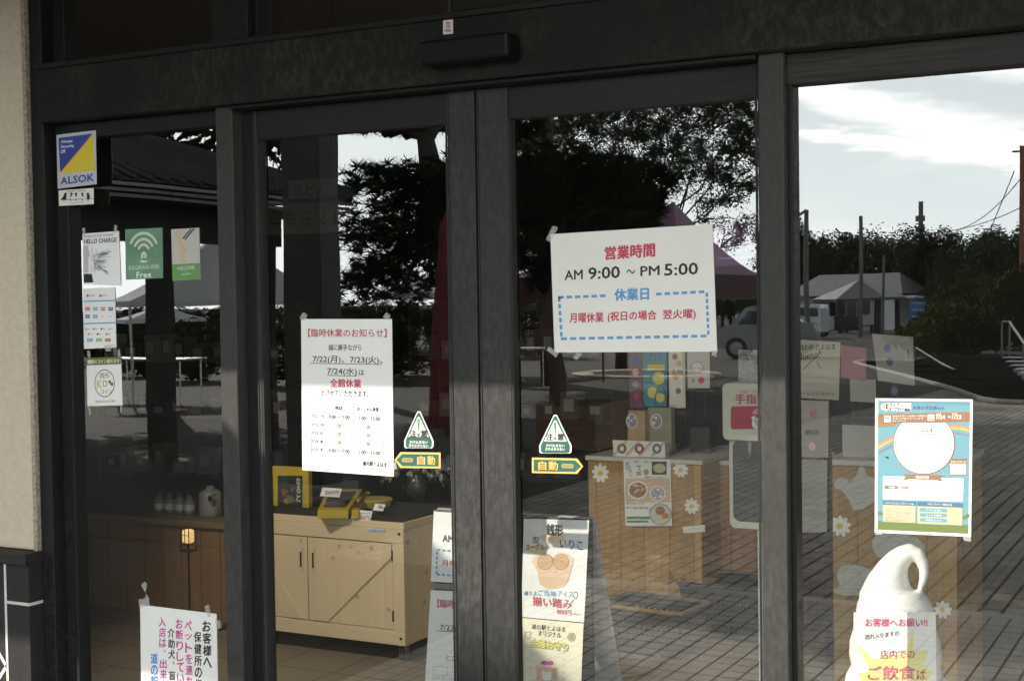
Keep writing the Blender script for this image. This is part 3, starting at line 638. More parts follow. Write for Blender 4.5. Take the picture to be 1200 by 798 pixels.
# pets notice, vertical writing
mb, sh = sheet_thing('', [(164.5, 708), (254, 719), (256.5, 840), (166, 836)], YG, PAPER, '', '')
VP = mat('magenta_ink', (0.50, 0.06, 0.26), 0.6)
sh.column('お客様へ', 242.5, 726, 783, 9.5, INK, L1, 0.04, 0.4)
sh.column('保健所の指導', 232, 739, 822, 8.2, INK, L1, 0.03, 0.3)
sh.column('ペットを連れての', 221, 726, 830, 7.8, VP, L1, 0.03, 0.3)
sh.column('お断りしています', 210.5, 724, 826, 7.8, VP, L1, 0.03, 0.3)
sh.column('介助犬、盲導犬', 201, 735, 822, 7.6, INK, L1, 0.03, 0.3)
sh.column('入店は、出来ます', 190.5, 722, 820, 7.8, VP, L1, 0.03, 0.3)
sh.column('道の駅', 181, 764, 805, 8, BLUE, L1, 0.03, 0.2)
finish_sheet('pets_notice', mb, 'white notice with vertical writing in black, pink and blue low on the window', 'notice', tapes=[[(166, 685), (170, 681), (173, 684), (171, 694), (176, 702), (169, 704), (172, 696)], [(163, 702), (174, 700), (176, 709), (164, 712)], [(240, 710), (245, 708), (248, 722), (244, 722)], [(253, 727), (258, 726), (260, 735), (255, 737)]])
# closed days notice
mb, sh = sheet_thing('', [(353.1, 373.9), (459.4, 373.9), (461.7, 558.1), (354.6, 550.6)], YG, PAPER, '', '')
sh.text('【臨時休業のお知らせ】', 361.5, 390, 453.5, 390.4, 9.5, RED, L1, 0.018)
sh.text('誠に勝手ながら', 385.5, 407, 424, 407.3, 7, INK, L1, 0.012)
sh.text('7/22(月)、7/23(火)、', 367, 421, 448.5, 422.5, 10, INK, L1, 0.014); sh.line(364, 425.6, 447.5, 427, 0.7, INK, L1)
sh.text('7/24(水)', 384, 435, 418.5, 436, 10, INK, L1, 0.014); sh.text('は', 421, 436.4, 427, 436.5, 6.5, INK, L1, 0.014); sh.line(383.5, 439.7, 419, 440.6, 0.7, INK, L1)
sh.text('全館休業', 387.5, 448.5, 423.5, 449.4, 10, RED, L1, 0.035)
sh.text('とさせていただきます。', 377.5, 460.3, 432, 461.8, 7, INK, L1, 0.03)
X = [364.4, 380.7, 414.4, 449]; Yr = [471.5, 482, 492.5, 502, 511.5, 521.5, 531]
def yt(x, y): return y+(x-364)*0.035*(1+(y-471)/60*0.7)
for y in Yr: sh.line(X[0], yt(X[0], y), X[3], yt(X[3], y), 0.45, INK, L1)
for x in X: sh.line(x, yt(x, 471.5), x+0.9, yt(x, 531), 0.45, INK, L1)
def cell(t, x0, x1, r, h, mt, b=0.008):
    y = (Yr[r]+Yr[r+1])/2; sh.text(t, x0, yt(x0, y), x1, yt(x1, y), h*1.1, mt, L1, b+(0.0 if mt is RED else 0.035))
cell('売店', 393, 402, 0, 4.2, INK, 0.02); cell('おーしゃん食堂', 419, 444, 0, 4.2, INK, 0.02)
for r, d in enumerate(('7/21 日', '7/22 月', '7/23 火', '7/24 水', '7/25 木')):
    cell(d, 365.5, 379.5, r+1, 3.8, INK)
    if r in (0, 4): cell('9:00～17:00', 385.5, 410, r+1, 4.2, INK); cell('11:00～15:00', 418.5, 446, r+1, 4.2, INK)
    else: cell('休', 396, 400.5, r+1, 5.6, RED, 0.02); cell('休', 430, 434.5, r+1, 5.6, RED, 0.02)
sh.text('道の駅とよはま', 425.5, 542.5, 453.5, 544.5, 5.4, INK, L1, 0.05)
finish_sheet('closed_notice', mb, 'tall white notice with red heading and a small timetable', 'notice', tapes=[[(352, 371), (356, 366), (361, 369), (358, 375), (353, 376)], [(449, 372), (453, 366), (458, 369), (457, 375)], [(460, 545), (464, 540), (465.5, 548), (462, 551)]])
# opening hours sign
mb, sh = sheet_thing('', [(645.1, 274.7), (835, 262.7), (840.6, 412), (650.1, 413)], YG, mat('laminated_cream', (0.74, 0.74, 0.69), 0.4, var=0.03, scale=4), '', '')
sh.text('営業時間', 709.5, 297, 767.5, 292.8, 15.5, RED, L1, 0.045)
sh.text('AM', 662, 322.8, 683, 321.5, 11, INK, L1, 0.03); sh.text('9:00', 690, 320.6, 726.5, 318.8, 13.5, INK, L1, 0.035); sh.text('～', 734.5, 318.6, 744.5, 318, 5, INK, L1, 0.03); sh.text('PM', 751, 318, 773, 316.8, 11, INK, L1, 0.03); sh.text('5:00', 779, 316.4, 818, 314.6, 13.5, INK, L1, 0.035)
sh.text('休業日', 720.5, 345.5, 760.5, 344, 14, MIDB, L1, 0.045)
def dash(x0, y0, x1, y1, n, w):
    for i in range(n):
        a = i/n; b = (i+0.66)/n; sh.line(x0+(x1-x0)*a, y0+(y1-y0)*a, x0+(x1-x0)*b, y0+(y1-y0)*b, w, MIDB, L1)
dash(654.5, 348.6, 713, 346.6, 6, 3.2); dash(769, 344.8, 829, 341.8, 6, 3.2); dash(655.5, 348, 658.5, 397, 6, 3); dash(828.5, 343, 830.5, 394.5, 7, 3); dash(657.5, 397, 832, 393.6, 16, 3.2)
sh.text('月曜休業', 668, 372.6, 707.5, 371.6, 11.5, RED, L1, 0.03); sh.text('(祝日の場合', 712.5, 371.6, 769.5, 369.8, 12.5, RED, L1, 0.03); sh.text('翌火曜)', 777, 369.6, 815.5, 368.2, 12.5, RED, L1, 0.03)
finish_sheet('opening_hours_sign', mb, 'wide white opening hours sign with a blue dashed box', 'sign', tapes=[[(640, 281), (648, 265), (654, 266), (653, 270), (645, 284)], [(641, 410), (644, 406), (655, 414), (652, 419)], [(672, 419), (677, 413), (684, 414), (676, 422)], [(836, 411), (840, 411), (840, 418), (834, 416)]])
# caution triangles and automatic-door arrows
def caution(cx, top, bot, hw, label):
    mb = MB(); h = bot-top
    def outline(k):
        y1 = top+h*0.02+(1-k)*6; pts = []
        T = (cx, top-2+(1-k)*16); r = 3.0*k
        a0 = (cx-1.6*k, top+(1-k)*15); a1 = (cx+1.6*k, top+(1-k)*15)
        return [(cx-hw*k, top+h*0.80), a0, a1, (cx+hw*k, top+h*0.80), (cx+hw*k-0.3, bot-1.5-(1-k)*4), (cx+hw*k-2, bot-(1-k)*4), (cx-hw*k+2, bot-(1-k)*4), (cx-hw*k+0.3, bot-1.5-(1-k)*4)]
    o = outline(1.0); c = [at(x, y, YG) for x, y in o]; mb.slab(c, (0, -1, 0), 0.001, WHITEI)
    sh = Sheet(mb, YG); sh.poly(outline(0.90), DGREEN, 0.0014)
    yl = top+h*0.69
    sh.poly([(cx-hw*0.70, yl), (cx-0.9, top+6.5), (cx+0.9, top+6.5), (cx+hw*0.70, yl)], WHITEI, 0.0018)
    sh.poly([(cx-1.6, top+10), (cx-1.2, top+8.6), (cx+1.2, top+8.6), (cx+1.6, top+10), (cx+0.8, top+22), (cx-0.8, top+22)], GREENI, L3)
    sh.disc(cx, top+27.5, 1.8, 2, GREENI, L3)
    sh.text('注', cx-10.4, top+25.6, cx-2.6, top+25.7, 8, INK, L3, 0.05); sh.text('意', cx+2.6, top+25.7, cx+10.4, top+25.8, 8, INK, L3, 0.05)
    sh.text('かけ込まない', cx-10.5, top+35.6, cx+11, top+36, 3.4, WHITEI, L3, 0.025); sh.text('立ち止まらない', cx-11.5, top+39.6, cx+11.5, top+40.2, 3.4, WHITEI, L3, 0.025)
    finish_sheet('caution_sticker', mb, label, 'sticker', 'caution triangles on the door leaves')
caution(491, 482, 525, 17.2, 'green and white caution triangle beside the closed-days notice')
caution(651, 486, 531, 19, 'green and white caution triangle below the opening-hours sign')
def arrow(x0, x1, y0, y1, left, label, sl):
    def o(k):
        d = (1-k)*2.2; a, b = x0+d, x1-d; t, u = y0+d, y1-d; mid = (y0+y1)/2; hd = 7
        pts = [(a, mid), (a+hd, t), (b, t), (b, u), (a+hd, u)] if left else [(a, t), (b-hd, t), (b, mid), (b-hd, u), (a, u)]
        return [(x, y+(x-x0)*sl) for x, y in pts]
    mb = MB(); mb.slab([at(x, y, YG) for x, y in o(1)], (0, -1, 0), 0.001, GOLD); sh = Sheet(mb, YG); sh.poly(o(0), DGREEN, 0.0014)
    f = lambda x: (y0+y1)/2+(x-x0)*sl
    xs_ = (x0+27, x0+37, x0+39, x0+47, x0+9, x0+22) if left else (x0+8, x0+18, x0+20, x0+30, x0+35, x0+49)
    sh.text('自', xs_[0], f(xs_[0]), xs_[1]-1, f(xs_[1]), 10, GOLD, L2, 0.03); sh.text('動', xs_[2], f(xs_[2]), xs_[3]+0.5, f(xs_[3]), 10, GOLD, L2, 0.03)
    a, b = xs_[4], xs_[5]; sh.poly([(a, f(a)-1.6), (a+1.5, f(a)-2.6), (b-1.5, f(b)-2.6), (b, f(b)-1.6), (b, f(b)+1.6), (b-1.5, f(b)+2.6), (a+1.5, f(a)+2.6), (a, f(a)+1.6)], mat('dull_gold_ink', (0.38, 0.27, 0.10), 0.5), L2)
    sh.text('ナブコドア', a+1.5, f(a), b-1.5, f(b), 2.6, DGREEN, L3, 0.02)
    finish_sheet('automatic_door_sticker', mb, label, 'sticker', 'automatic door arrows on the leaves')
arrow(462.5, 516.5, 529.5, 548, True, 'gold edged green automatic door arrow pointing left', 0.012)
arrow(623.5, 683.5, 536, 554, False, 'gold edged green automatic door arrow pointing right', 0.02)
# stamp rally poster
mb, sh = sheet_thing('', [(1025.8, 466.4), (1140.1, 467.7), (1138, 628.7), (1025.2, 623.7)], YG, LAMI, '', '')
sh.poly([(1029.3, 469.6), (1136.8, 470.8), (1134.8, 625), (1028.5, 620.2)], SKYB, L1)
sh.poly([(1028.9, 610), (1135, 615), (1134.8, 625), (1028.5, 620.2)], mat('meadow_green', (0.13, 0.17, 0.05), 0.5), L2)
for cx, cy, r in ((1036, 537, 6), (1043, 535, 5), (1126, 512, 6), (1120, 516, 4), (1037, 588, 5)): sh.disc(cx, cy, r, r*0.45, mat('cloud_blue_ink', (0.13, 0.29, 0.35), 0.5), L2-0.0001)
for k, c in enumerate((RED, GOLD, YEL, LIME, SKYB, mat('violet_ink', (0.35, 0.2, 0.45), 0.5))):
    c = (mat('rain_pink', (0.36, 0.2, 0.18)), mat('rain_orange', (0.40, 0.27, 0.12)), mat('rain_yellow', (0.42, 0.38, 0.15)), mat('rain_green', (0.17, 0.3, 0.15)), SKYB, mat('rain_violet', (0.2, 0.17, 0.3)))[k]
    r = 78-k*1.6; a0 = [(1029, 522+k*2.2), (1046, 512+k*2.2)]
    sh.line(1029.2, 521+k*2, 1038, 515.5+k*2, 2.1, c, L2+0.00005*k); sh.line(1038, 515.5+k*2, 1049, 510+k*2, 2.1, c, L2+0.00005*k)
    sh.line(1113, 497.5+k*1.9, 1125, 498.2+k*1.9, 2.0, c, L2+0.00005*k); sh.line(1125, 498.2+k*1.9, 1136.2, 501+k*1.9, 2.0, c, L2+0.00005*k)
sh.poly([(1029.1, 485), (1136.5, 482.5), (1136.2, 493.5), (1029, 496)], ORANGE, L2+0.0003); sh.poly([(1029, 496), (1050, 495.5), (1048, 499), (1029, 500)], mat('ochre_ink', (0.27, 0.18, 0.07), 0.5), L2+0.0003)
sh.disc(1036.5, 476.5, 4, 4, WHITEI, L3); sh.disc(1036.5, 476.5, 2.6, 2.6, GOLD, L4)
sh.rect(1038.5, 472.2, 1068, 481.5, WHITEI, L3)
sh.text('ドライブ', 1039.5, 474.2, 1054, 474.2, 3.8, INK, L4, 0.07); sh.text('スタンプラリーdeGo', 1039.5, 479.2, 1067, 479.2, 4.2, INK, L4, 0.07); sh.text('スタンプスポット', 1070, 477.4, 1107, 478, 4.6, NAVY, L4, 0.02)
sh.rect(1036.5, 486.8, 1044, 494.2, WHITEI, L3); sh.poly([(1038.3, 489.6), (1042.4, 488.2), (1041, 492.6), (1040.2, 490.6)], ORANGE, L4)
sh.rect(1087.5, 485.6, 1095, 492.6, WHITEI, L3)
for a, b in ((1088.6, 487), (1091.6, 487), (1088.6, 489.8), (1091.6, 489.8)): sh.rect(a, b, a+2.2, b+1.8, ORANGE, L4)
for i, t in enumerate(('各地のスポットを巡って集めて', 'スタンプをゲットしよう', 'キャンペーン')): sh.text(t, 1046, 487.4+i*2.9, 1046+(40, 36, 16)[i], 487+i*2.9, 2.0, WHITEI, L3, 0.015)
sh.text('2024', 1097.5, 485, 1103, 484.9, 1.8, WHITEI, L3, 0.01); sh.text('7/24', 1097, 488.6, 1107.5, 488.5, 4.6, WHITEI, L3, 0.02); sh.text('▸', 1112, 488.4, 1114, 488.4, 3, WHITEI, L3, 0.02); sh.text('2025', 1116, 484.8, 1122, 484.7, 1.8, WHITEI, L3, 0.01); sh.text('1/22', 1116, 488.4, 1127, 488.2, 4.6, WHITEI, L3, 0.02)
def disc_cut(rx, ry, mt, lift): sh.poly([(1083+rx*math.cos(a), max(495.2, 519.5+ry*math.sin(a))) for a in [2*math.pi*i/40 for i in range(40)]], mt, lift)
disc_cut(36.2, 36.2, ORANGE, L3); disc_cut(35.2, 35.2, WHITEI, L4)
sh.arc(1083, 519.5, 32.6, 33.6, R(-70), R(45), ORANGE, L4+0.0003, 1, 24); sh.arc(1083, 519.5, 32.6, 33.6, R(135), R(215), ORANGE, L4+0.0003, 1, 24)
sh.text('りとよはま', 1070.5, 503.4, 1093.5, 503.8, 4.6, INK, L4+0.0003, 0.03); sh.line(1058.5, 507.6, 1105.5, 508.7, 0.9, ORANGE, L4+0.0003)
sh.rect(1113.2, 537.2, 1132.8, 556.4, ORANGE, L4-0.0006); sh.rect(1114, 543, 1132.2, 555.6, WHITEI, L4-0.0003); sh.text('スタンプコード', 1114.5, 540.4, 1132, 540.8, 2.6, WHITEI, L4-0.0003, 0.02)
sh.poly([(1035, 557.5), (1129.5, 560.5), (1128.5, 587.5), (1035, 584.5)], WHITEI, L3)
sh.poly([(1058.5, 555.3), (1062, 558), (1058, 561.5), (1063, 562), (1064.5, 561), (1098.5, 562.2), (1100, 563.4), (1105.5, 563.5), (1102.6, 559.8), (1105.5, 556.6)], ORANGE, L4)
sh.text('特典内容', 1073.5, 558.6, 1089, 559.1, 3.2, WHITEI, L4+0.0003, 0.02)
sh.poly([(1037, 568.5), (1051.5, 568.8), (1054, 570.8), (1051.5, 572.7), (1037, 572.4)], ORANGE, L4); sh.text('特典', 1042, 570.5, 1049, 570.7, 2.4, WHITEI, L4+0.0003, 0.01); sh.text('道の駅ソフトクリーム一つ', 1056.5, 570.8, 1089, 571.6, 3.2, ORANGE, L4, 0.04)
sh.poly([(1034.9, 586.2), (1073.5, 587.6), (1073.3, 592.4), (1034.9, 591)], STEEL, L3); sh.poly([(1075.6, 587.7), (1128.4, 589.6), (1128.2, 594.6), (1075.4, 592.6)], STEEL, L3)
sh.text('ドライブスタンプラリーとは', 1037.5, 588.7, 1071, 590, 2.4, WHITEI, L4, 0.01); sh.text('スタンプラリー参加方法', 1087, 590.2, 1116, 591.4, 2.4, WHITEI, L4, 0.01)
sh.poly([(1034.9, 591), (1073.3, 592.4), (1073, 612.5), (1034.9, 610.8)], CREAM, L3); sh.poly([(1075.4, 592.6), (1128.2, 594.6), (1128, 615.3), (1075.2, 613)], CREAM, L3)
for i, t in enumerate(('スマートフォンでコードを', '読み取ってください', 'スポットを巡って集める', 'スタンプの数に応じて', '特典がもらえます', '詳しくは公式サイトへ')): sh.text(t, 1038, 594.2+i*2.95, 1038+(33, 15, 32, 29, 32, 30)[i], 595.4+i*2.95, 2.0, ORANGE if i == 5 else GREY, L4, 0.005)
for i in range(3):
    y = 597+i*5.9; sh.poly([(1078, y-1.6), (1080, y-2.3), (1108, y-1.3), (1110, y-0.4), (1110, y+2), (1108, y+2.7), (1080, y+1.9), (1078, y+1.2)], SKYB, L4); sh.text(('アプリを開く', 'コードを読む', '特典をもらう')[i], 1085, y+0.1, 1104, y+0.8, 2, WHITEI, L4+0.0003, 0.01)
for cx, cy in ((1031, 601), (1036, 603), (1130, 606), (1134, 604)): sh.disc(cx, cy, 2.4, 2.2, mat('meadow_green', (0.13, 0.17, 0.05)), L2+0.0002)
finish_sheet('stamp_rally_poster', mb, 'light blue stamp rally poster with a white circle and rainbow', 'poster', tapes=[[(1026, 622), (1034, 622), (1034, 626), (1026, 626)], [(1128, 627), (1138, 628), (1138, 634), (1130, 633)]])

# ------------------------------------------------------------------ inside the shop
PINE_W = wood_mat('pale_pine_boards', (0.80, 0.64, 0.41), (0.68, 0.53, 0.33), 0.33, 'X', 0.55, 0.0, 9)
PINE_H = wood_mat('pale_pine_rails', (0.80, 0.65, 0.42), (0.68, 0.54, 0.34), 0.4, 'Z', 0.55, 0.0, 9)
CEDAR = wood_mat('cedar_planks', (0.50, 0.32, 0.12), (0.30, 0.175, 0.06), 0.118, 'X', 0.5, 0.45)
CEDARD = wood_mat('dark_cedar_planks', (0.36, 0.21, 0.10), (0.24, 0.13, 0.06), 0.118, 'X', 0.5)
BLK = mat('black_iron', (0.015, 0.015, 0.015), 0.4, 0.3)
RUB = mat('grey_caster_rubber', (0.08, 0.08, 0.08), 0.5); CHROME = mat('steel_fork', (0.45, 0.45, 0.45), 0.3, 0.9)
# pine display cart on casters
YC = 1.75
cA, cB = at(303, 606, YC), at(473, 613, YC); cC = at(477, 757, YC)
x0, x1, z0, z1 = cA.x-0.12, cB.x, cC.z+0.0, cB.z
dp = 0.5
cart = thing('display_cart', ((x0+x1)/2, YC+dp/2, 0), 'pale pine display cart on casters with two braced doors', 'cart')
tk = 0.05
mb = MB(); mb.box(x0, x1, YC, YC+dp, z1-0.028, z1, PINE_H); mb.build('cart_top', cart, 0.003)
mb = MB(); mb.box(x0, x1-0.0, YC-0.004, YC+0.02, z1-0.085, z1-0.0285, PINE_H); mb.build('top_rail', cart, 0.002)
mb = MB(); mb.box(x0, x1, YC-0.004, YC+0.02, z0, z0+0.06, PINE_H); mb.build('bottom_rail', cart, 0.002)
for xx in (x0, x1-0.055):
    mb = MB(); mb.box(xx, xx+0.055, YC-0.0035, YC+0.02, z0+0.0605, z1-0.0855, PINE_W); mb.build('stile', cart, 0.002)
mb = MB(); mb.box(x0+0.002, x0+0.02, YC+0.021, YC+dp, z0, z1-0.029, PINE_W); mb.box(x1-0.02, x1-0.002, YC+0.021, YC+dp, z0, z1-0.029, PINE_W); mb.box(x0+0.021, x1-0.021, YC+dp-0.02, YC+dp, z0, z1-0.029, PINE_W); mb.box(x0+0.021, x1-0.021, YC+0.021, YC+dp-0.021, z0, z0+0.02, PINE_W); mb.build('carcass', cart)
xm = at(361, 700, YC).x
for k, (a, b) in enumerate(((x0+0.058, xm-0.002), (xm+0.002, x1-0.058))):
    mb = MB(); mb.box(a, b, YC+0.002, YC+0.018, z0+0.063, z1-0.088, PINE_W); d = mb.build('cart_door', cart, 0.002)
    mb = MB(); za, zb = z0+0.066, z1-0.091; w = 0.05
    p = [(b-0.003, zb), (b-0.003, zb-w*1.1), (a+0.10, za), (a+0.02, za)] if k else [(a+0.003, zb), (a+0.003, zb-w*1.1), (b-0.10, za), (b-0.02, za)]
    mb.slab([(x, YC+0.0018, z) for x, z in p], (0, -1, 0), 0.007, PINE_W); mb.build('brace', d, 0.001)
    mb = MB(); hx = a+0.03 if k else b-0.03
    mb.box(hx-0.009, hx+0.009, YC-0.002, YC+0.0018, z1-0.235, z1-0.135, PINE_W); mb.box(hx-0.003, hx+0.003, YC-0.006, YC-0.0022, z1-0.22, z1-0.155, BLK); mb.build('handle', d)
    mb = MB(); hx = b+0.001 if k else a-0.001
    for zz in (z1-0.14, z0+0.12): mb = MB(); mb.box(hx-0.004, hx+0.004, YC-0.005, YC+0.0015, zz-0.022, zz+0.022, BLK); mb.build('hinge', d)
mb = MB(); q = at(440, 621, YC); mb.box(q.x-0.045, q.x+0.045, YC-0.0055, YC-0.0042, q.z-0.008, q.z+0.008, mat('brand_plate', (0.62, 0.68, 0.70), 0.4)); 
shx = Sheet(mb, YC-0.006); shx.text('木工房とよはま', 432, 621.3, 452, 621.8, 3.4, BLUE, 0.0003, 0.01); mb.build('name_plate', cart)
for zz in (z1-0.045, z0+0.03): mb = MB(); mb.tube([(x1-0.02, YC-0.0042, zz), (x1-0.02, YC-0.0075, zz)], 0.006, BLK, 12); mb.build('bolt', cart)
for xx in (x0+0.06, x1-0.04):
    for yy in (YC+0.05, YC+dp-0.06):
        mb = MB(); r = (z0)*0.36
        mb.box(xx-0.016, xx-0.012, yy-0.014, yy+0.014, r, z0-0.0005, CHROME); mb.box(xx+0.012, xx+0.016, yy-0.014, yy+0.014, r, z0-0.0005, CHROME); mb.box(xx-0.03, xx+0.03, yy-0.03, yy+0.03, z0-0.006, z0-0.0005, CHROME)
        c = mb.build('caster', cart); mb = MB(); mb.tube([(xx-0.011, yy, r), (xx+0.011, yy, r)], r, RUB, 18); mb.build('wheel', c)
mb = MB(); mb.box(x0+0.015, x1-0.012, YC+0.012, YC+dp-0.01, z1+0.0008, z1+0.006, mat('dark_patterned_cloth', (0.035, 0.032, 0.026), 0.9, var=0.6, scale=90, col2=(0.012, 0.011, 0.009)))
tag(mb.build('table_cloth', None, 0.002, origin=((x0+x1)/2, YC+dp/2, z1)), 'dark patterned cloth spread over the top of the pine cart', 'cloth')
CT = z1+0.0062
# things on the cart
YB_ = YC+0.16
YBOX = mat('yellow_board', (0.55, 0.40, 0.03), 0.5, var=0.12, scale=8); DKP = mat('dark_print', (0.03, 0.04, 0.03), 0.4)
a, b = at(318, 546, YB_), at(362, 600, YB_)
mb = MB(); mb.box(a.x, b.x, YB_, YB_+0.03, CT+0.0005, a.z, YBOX); o = mb.build('picture_board', None, 0.003, origin=((a.x+b.x)/2, YB_, CT)); tag(o, 'yellow framed picture standing upright on the pine cart', 'picture')
mb = MB(); sh = Sheet(mb, YB_-0.001); sh.rect(325.5, 557, 354.5, 598, DKP, 0.0003, 0.01)
random.seed(5)
for i in range(14):
    sh.disc(331+random.random()*16, 566+random.random()*26, 1.5+random.random()*2.5, 1.5+random.random()*3, random.choice((mat('moss_print', (0.16, 0.16, 0.04)), mat('rust_print', (0.25, 0.09, 0.03)), mat('ochre_print', (0.34, 0.22, 0.05)), DKP)), 0.0006+i*0.0001)
sh.column('なると', 350, 559, 588, 5, mat('pale_sage_ink', (0.55, 0.62, 0.55)), 0.0022, 0.03); mb.build('print', o)
def flat_box(pts, h, name, label, cat, top, grp=None):
    mb = MB(); p = [floor_at(x, y, CT+h) for x, y in pts]; mb.slab([(v.x, v.y, CT+0.0005) for v in p], (0, 0, 1), h, top); o = mb.build(name, None, 0.002, origin=(p[0].x, p[0].y, CT)); return tag(o, label, cat, grp), p
for pts, lb in (([(372, 598), (384, 573), (425, 573), (408, 598)], 'yellow gift box with a dark picture lid lying flat on the pine cart'), ([(412, 598), (429, 576), (434, 576), (420, 598)], 'narrow yellow gift box standing next to the picture lid box')):
    o, p = flat_box(pts, 0.035, 'gift_box', lb, 'box', YBOX, 'yellow gift boxes on the cart')
    c = sum(p, Vector())/4; mb = MB(); z = CT+0.0362
    mb.add([((c+(v-c)*0.75).x, (c+(v-c)*0.75).y, z) for v in p], [(0, 1, 2, 3)], DKP)
    for i in range(9):
        t = c+(p[i % 4]-c)*(0.2+0.05*i); mb.add([(t.x+dx, t.y+dy, z+0.0004+i*1e-4) for dx, dy in ((-.012, -.008), (.012, -.008), (.008, .01), (-.01, .008))], [(0, 1, 2, 3)], (mat('rust_print', (0.25, 0.09, 0.03)), mat('ochre_print', (0.34, 0.22, 0.05)))[i % 2])
    mb.build('lid_print', o)
p = floor_at(438, 585, CT+0.03); mb = MB(); mb.lathe([(0.075, 0), (0.085, 0.03), (0.08, 0.034), (0.0, 0.036)], (p.x, p.y, CT+0.0005), mat('straw_yellow', (0.42, 0.33, 0.08), 0.7, var=0.2, scale=20), 24)
tag(mb.build('straw_tray', None, origin=(p.x, p.y, CT)), 'round straw yellow tray lying right of the gift boxes on the cart', 'tray')
def price_card(x0_, y0_, x1_, y1_, Y, lb):
    mb = MB(); a, b = at(x0_, y0_, Y), at(x1_, y1_, Y)
    mb.slab([(a.x, Y, a.z), (b.x, Y, a.z), (b.x-0.004, Y-0.015, b.z), (a.x-0.004, Y-0.015, b.z)], (0, -1, 0), 0.001, PAPER); sh = Sheet(mb, Y-0.016)
    sh.line(x0_+3, y0_+4, x1_-3, y0_+4, 0.8, GREY, 0.001); sh.text('500円', x0_+3, y1_-4.5, x1_-4, y1_-4.5, 4, RED, 0.001, 0.01)
    tag(mb.build('price_card', None, origin=((a.x+b.x)/2, Y, b.z)), lb, 'card', 'price cards on the cart')
price_card(413.5, 597, 437, 611, YC+0.02, 'small white price card at the front edge of the cart top')
price_card(378, 571, 401, 582, YC+0.2, 'small white price card standing behind the yellow gift box')
price_card(440, 590, 452, 598, YC+0.12, 'tiny white price card beside the straw tray')
# dry twigs in a dark vase
p = floor_at(462, 588, CT)
mb = MB(); mb.lathe([(0.03, 0), (0.05, 0.04), (0.045, 0.09), (0.028, 0.12), (0.024, 0.12)], (p.x+0.06, p.y+0.1, CT+0.0005), mat('dark_glaze', (0.03, 0.03, 0.03), 0.25), 20); v = mb.build('vase', None, smooth=True, origin=(p.x, p.y, CT)); tag(v, 'dark glazed vase with drooping dry twigs at the right end of the cart', 'vase')
mb = MB(); random.seed(9); c = Vector((p.x+0.06, p.y+0.1, CT+0.12))
for i in range(22):
    a = random.uniform(0, 6.28); q = [c]; d = Vector((math.cos(a)*0.5, math.sin(a)*0.4, 0.7))
    for k in range(5): d.z -= 0.28; q.append(q[-1]+d.normalized()*random.uniform(0.03, 0.055))
    mb.tube(q, [0.004, 0.0035, 0.003, 0.003, 0.002, 0.001], mat('dry_twig', (0.12, 0.11, 0.09), 0.8), 5)
    for k in range(3): mb.lathe([(0.001, -0.012), (0.010, 0), (0.001, 0.014)], q[3+k % 2]+Vector((random.uniform(-.02, .02), random.uniform(-.02, .02), random.uniform(-.02, .02))), mat('seed_head', (0.28, 0.27, 0.23), 0.9), 6)
mb.build('twig', v)

# sales counter on the left, with jars and a keg
YS = 2.05
a = at(85, 603, YS); b = at(303, 607, YS)
CTL = at(180, 606, YS).z
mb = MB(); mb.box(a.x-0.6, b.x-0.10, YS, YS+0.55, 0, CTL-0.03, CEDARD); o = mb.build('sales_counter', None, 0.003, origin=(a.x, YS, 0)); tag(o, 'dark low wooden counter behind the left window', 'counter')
mb = MB(); mb.box(a.x-0.62, b.x-0.09, YS-0.02, YS+0.56, CTL-0.0295, CTL, wood_mat('oiled_top', (0.30, 0.22, 0.11), (0.22, 0.15, 0.07), 0.6, 'Z')); mb.build('counter_top', o, 0.003)
JAR = mat('frosted_jar', (0.30, 0.30, 0.28), 0.3); LID = mat('dark_lid', (0.06, 0.05, 0.05), 0.4)
random.seed(2)
for i, x in enumerate((187, 199, 211, 222)):
    q = at(x, 601, YS+0.16); hh = at(x, 581, YS+0.16).z-CTL
    mb = MB(); mb.lathe([(0.024, 0), (0.027, 0.008), (0.027, hh*0.7), (0.018, hh*0.86), (0.014, hh*0.88), (0.014, hh)], (q.x, YS+0.16, CTL+0.0005), JAR, 18)
    o = mb.build('glass_jar', None, smooth=True, origin=(q.x, YS+0.16, CTL)); tag(o, ('grey bottle at the left end of the row on the counter', 'grey bottle second from the left in the row on the counter', 'grey bottle third from the left in the row on the counter', 'grey bottle in the row that stands nearest the white keg')[i], 'bottle', 'bottles in a row on the counter')
    mb = MB(); mb.lathe([(0.016, hh+0.0008), (0.016, hh+0.02), (0.012, hh+0.024)], (q.x, YS+0.16, CTL+0.0005), LID, 14); mb.build('lid', o)
    mb = MB(); mb.tube([(q.x, YS+0.16, CTL+hh*0.2), (q.x, YS+0.16, CTL+hh*0.55)], 0.0276, PAPERW, 18, cap=False); mb.build('label', o)
q = at(247, 600, YS+0.14); hh = at(247, 571, YS+0.14).z-CTL
mb = MB(); mb.lathe([(0.05, 0), (0.055, 0.01), (0.055, hh*0.82), (0.035, hh*0.93), (0.02, hh*0.96), (0.02, hh*1.06), (0.0, hh*1.06)], (q.x, YS+0.14, CTL+0.0005), mat('ceramic_white', (0.36, 0.35, 0.32), 0.4), 24)
o = mb.build('sake_keg', None, smooth=True, origin=(q.x, YS+0.14, CTL)); tag(o, 'squat white ceramic keg with a brushed label on the counter', 'keg')
mb = MB(); sh = Sheet(mb, YS+0.083); sh.disc(246, 584, 2.5, 4, DKP, 0.0003); sh.column('とよ', 251, 577, 594, 6, DKP, 0.0003, 0.03); mb.build('label', o)
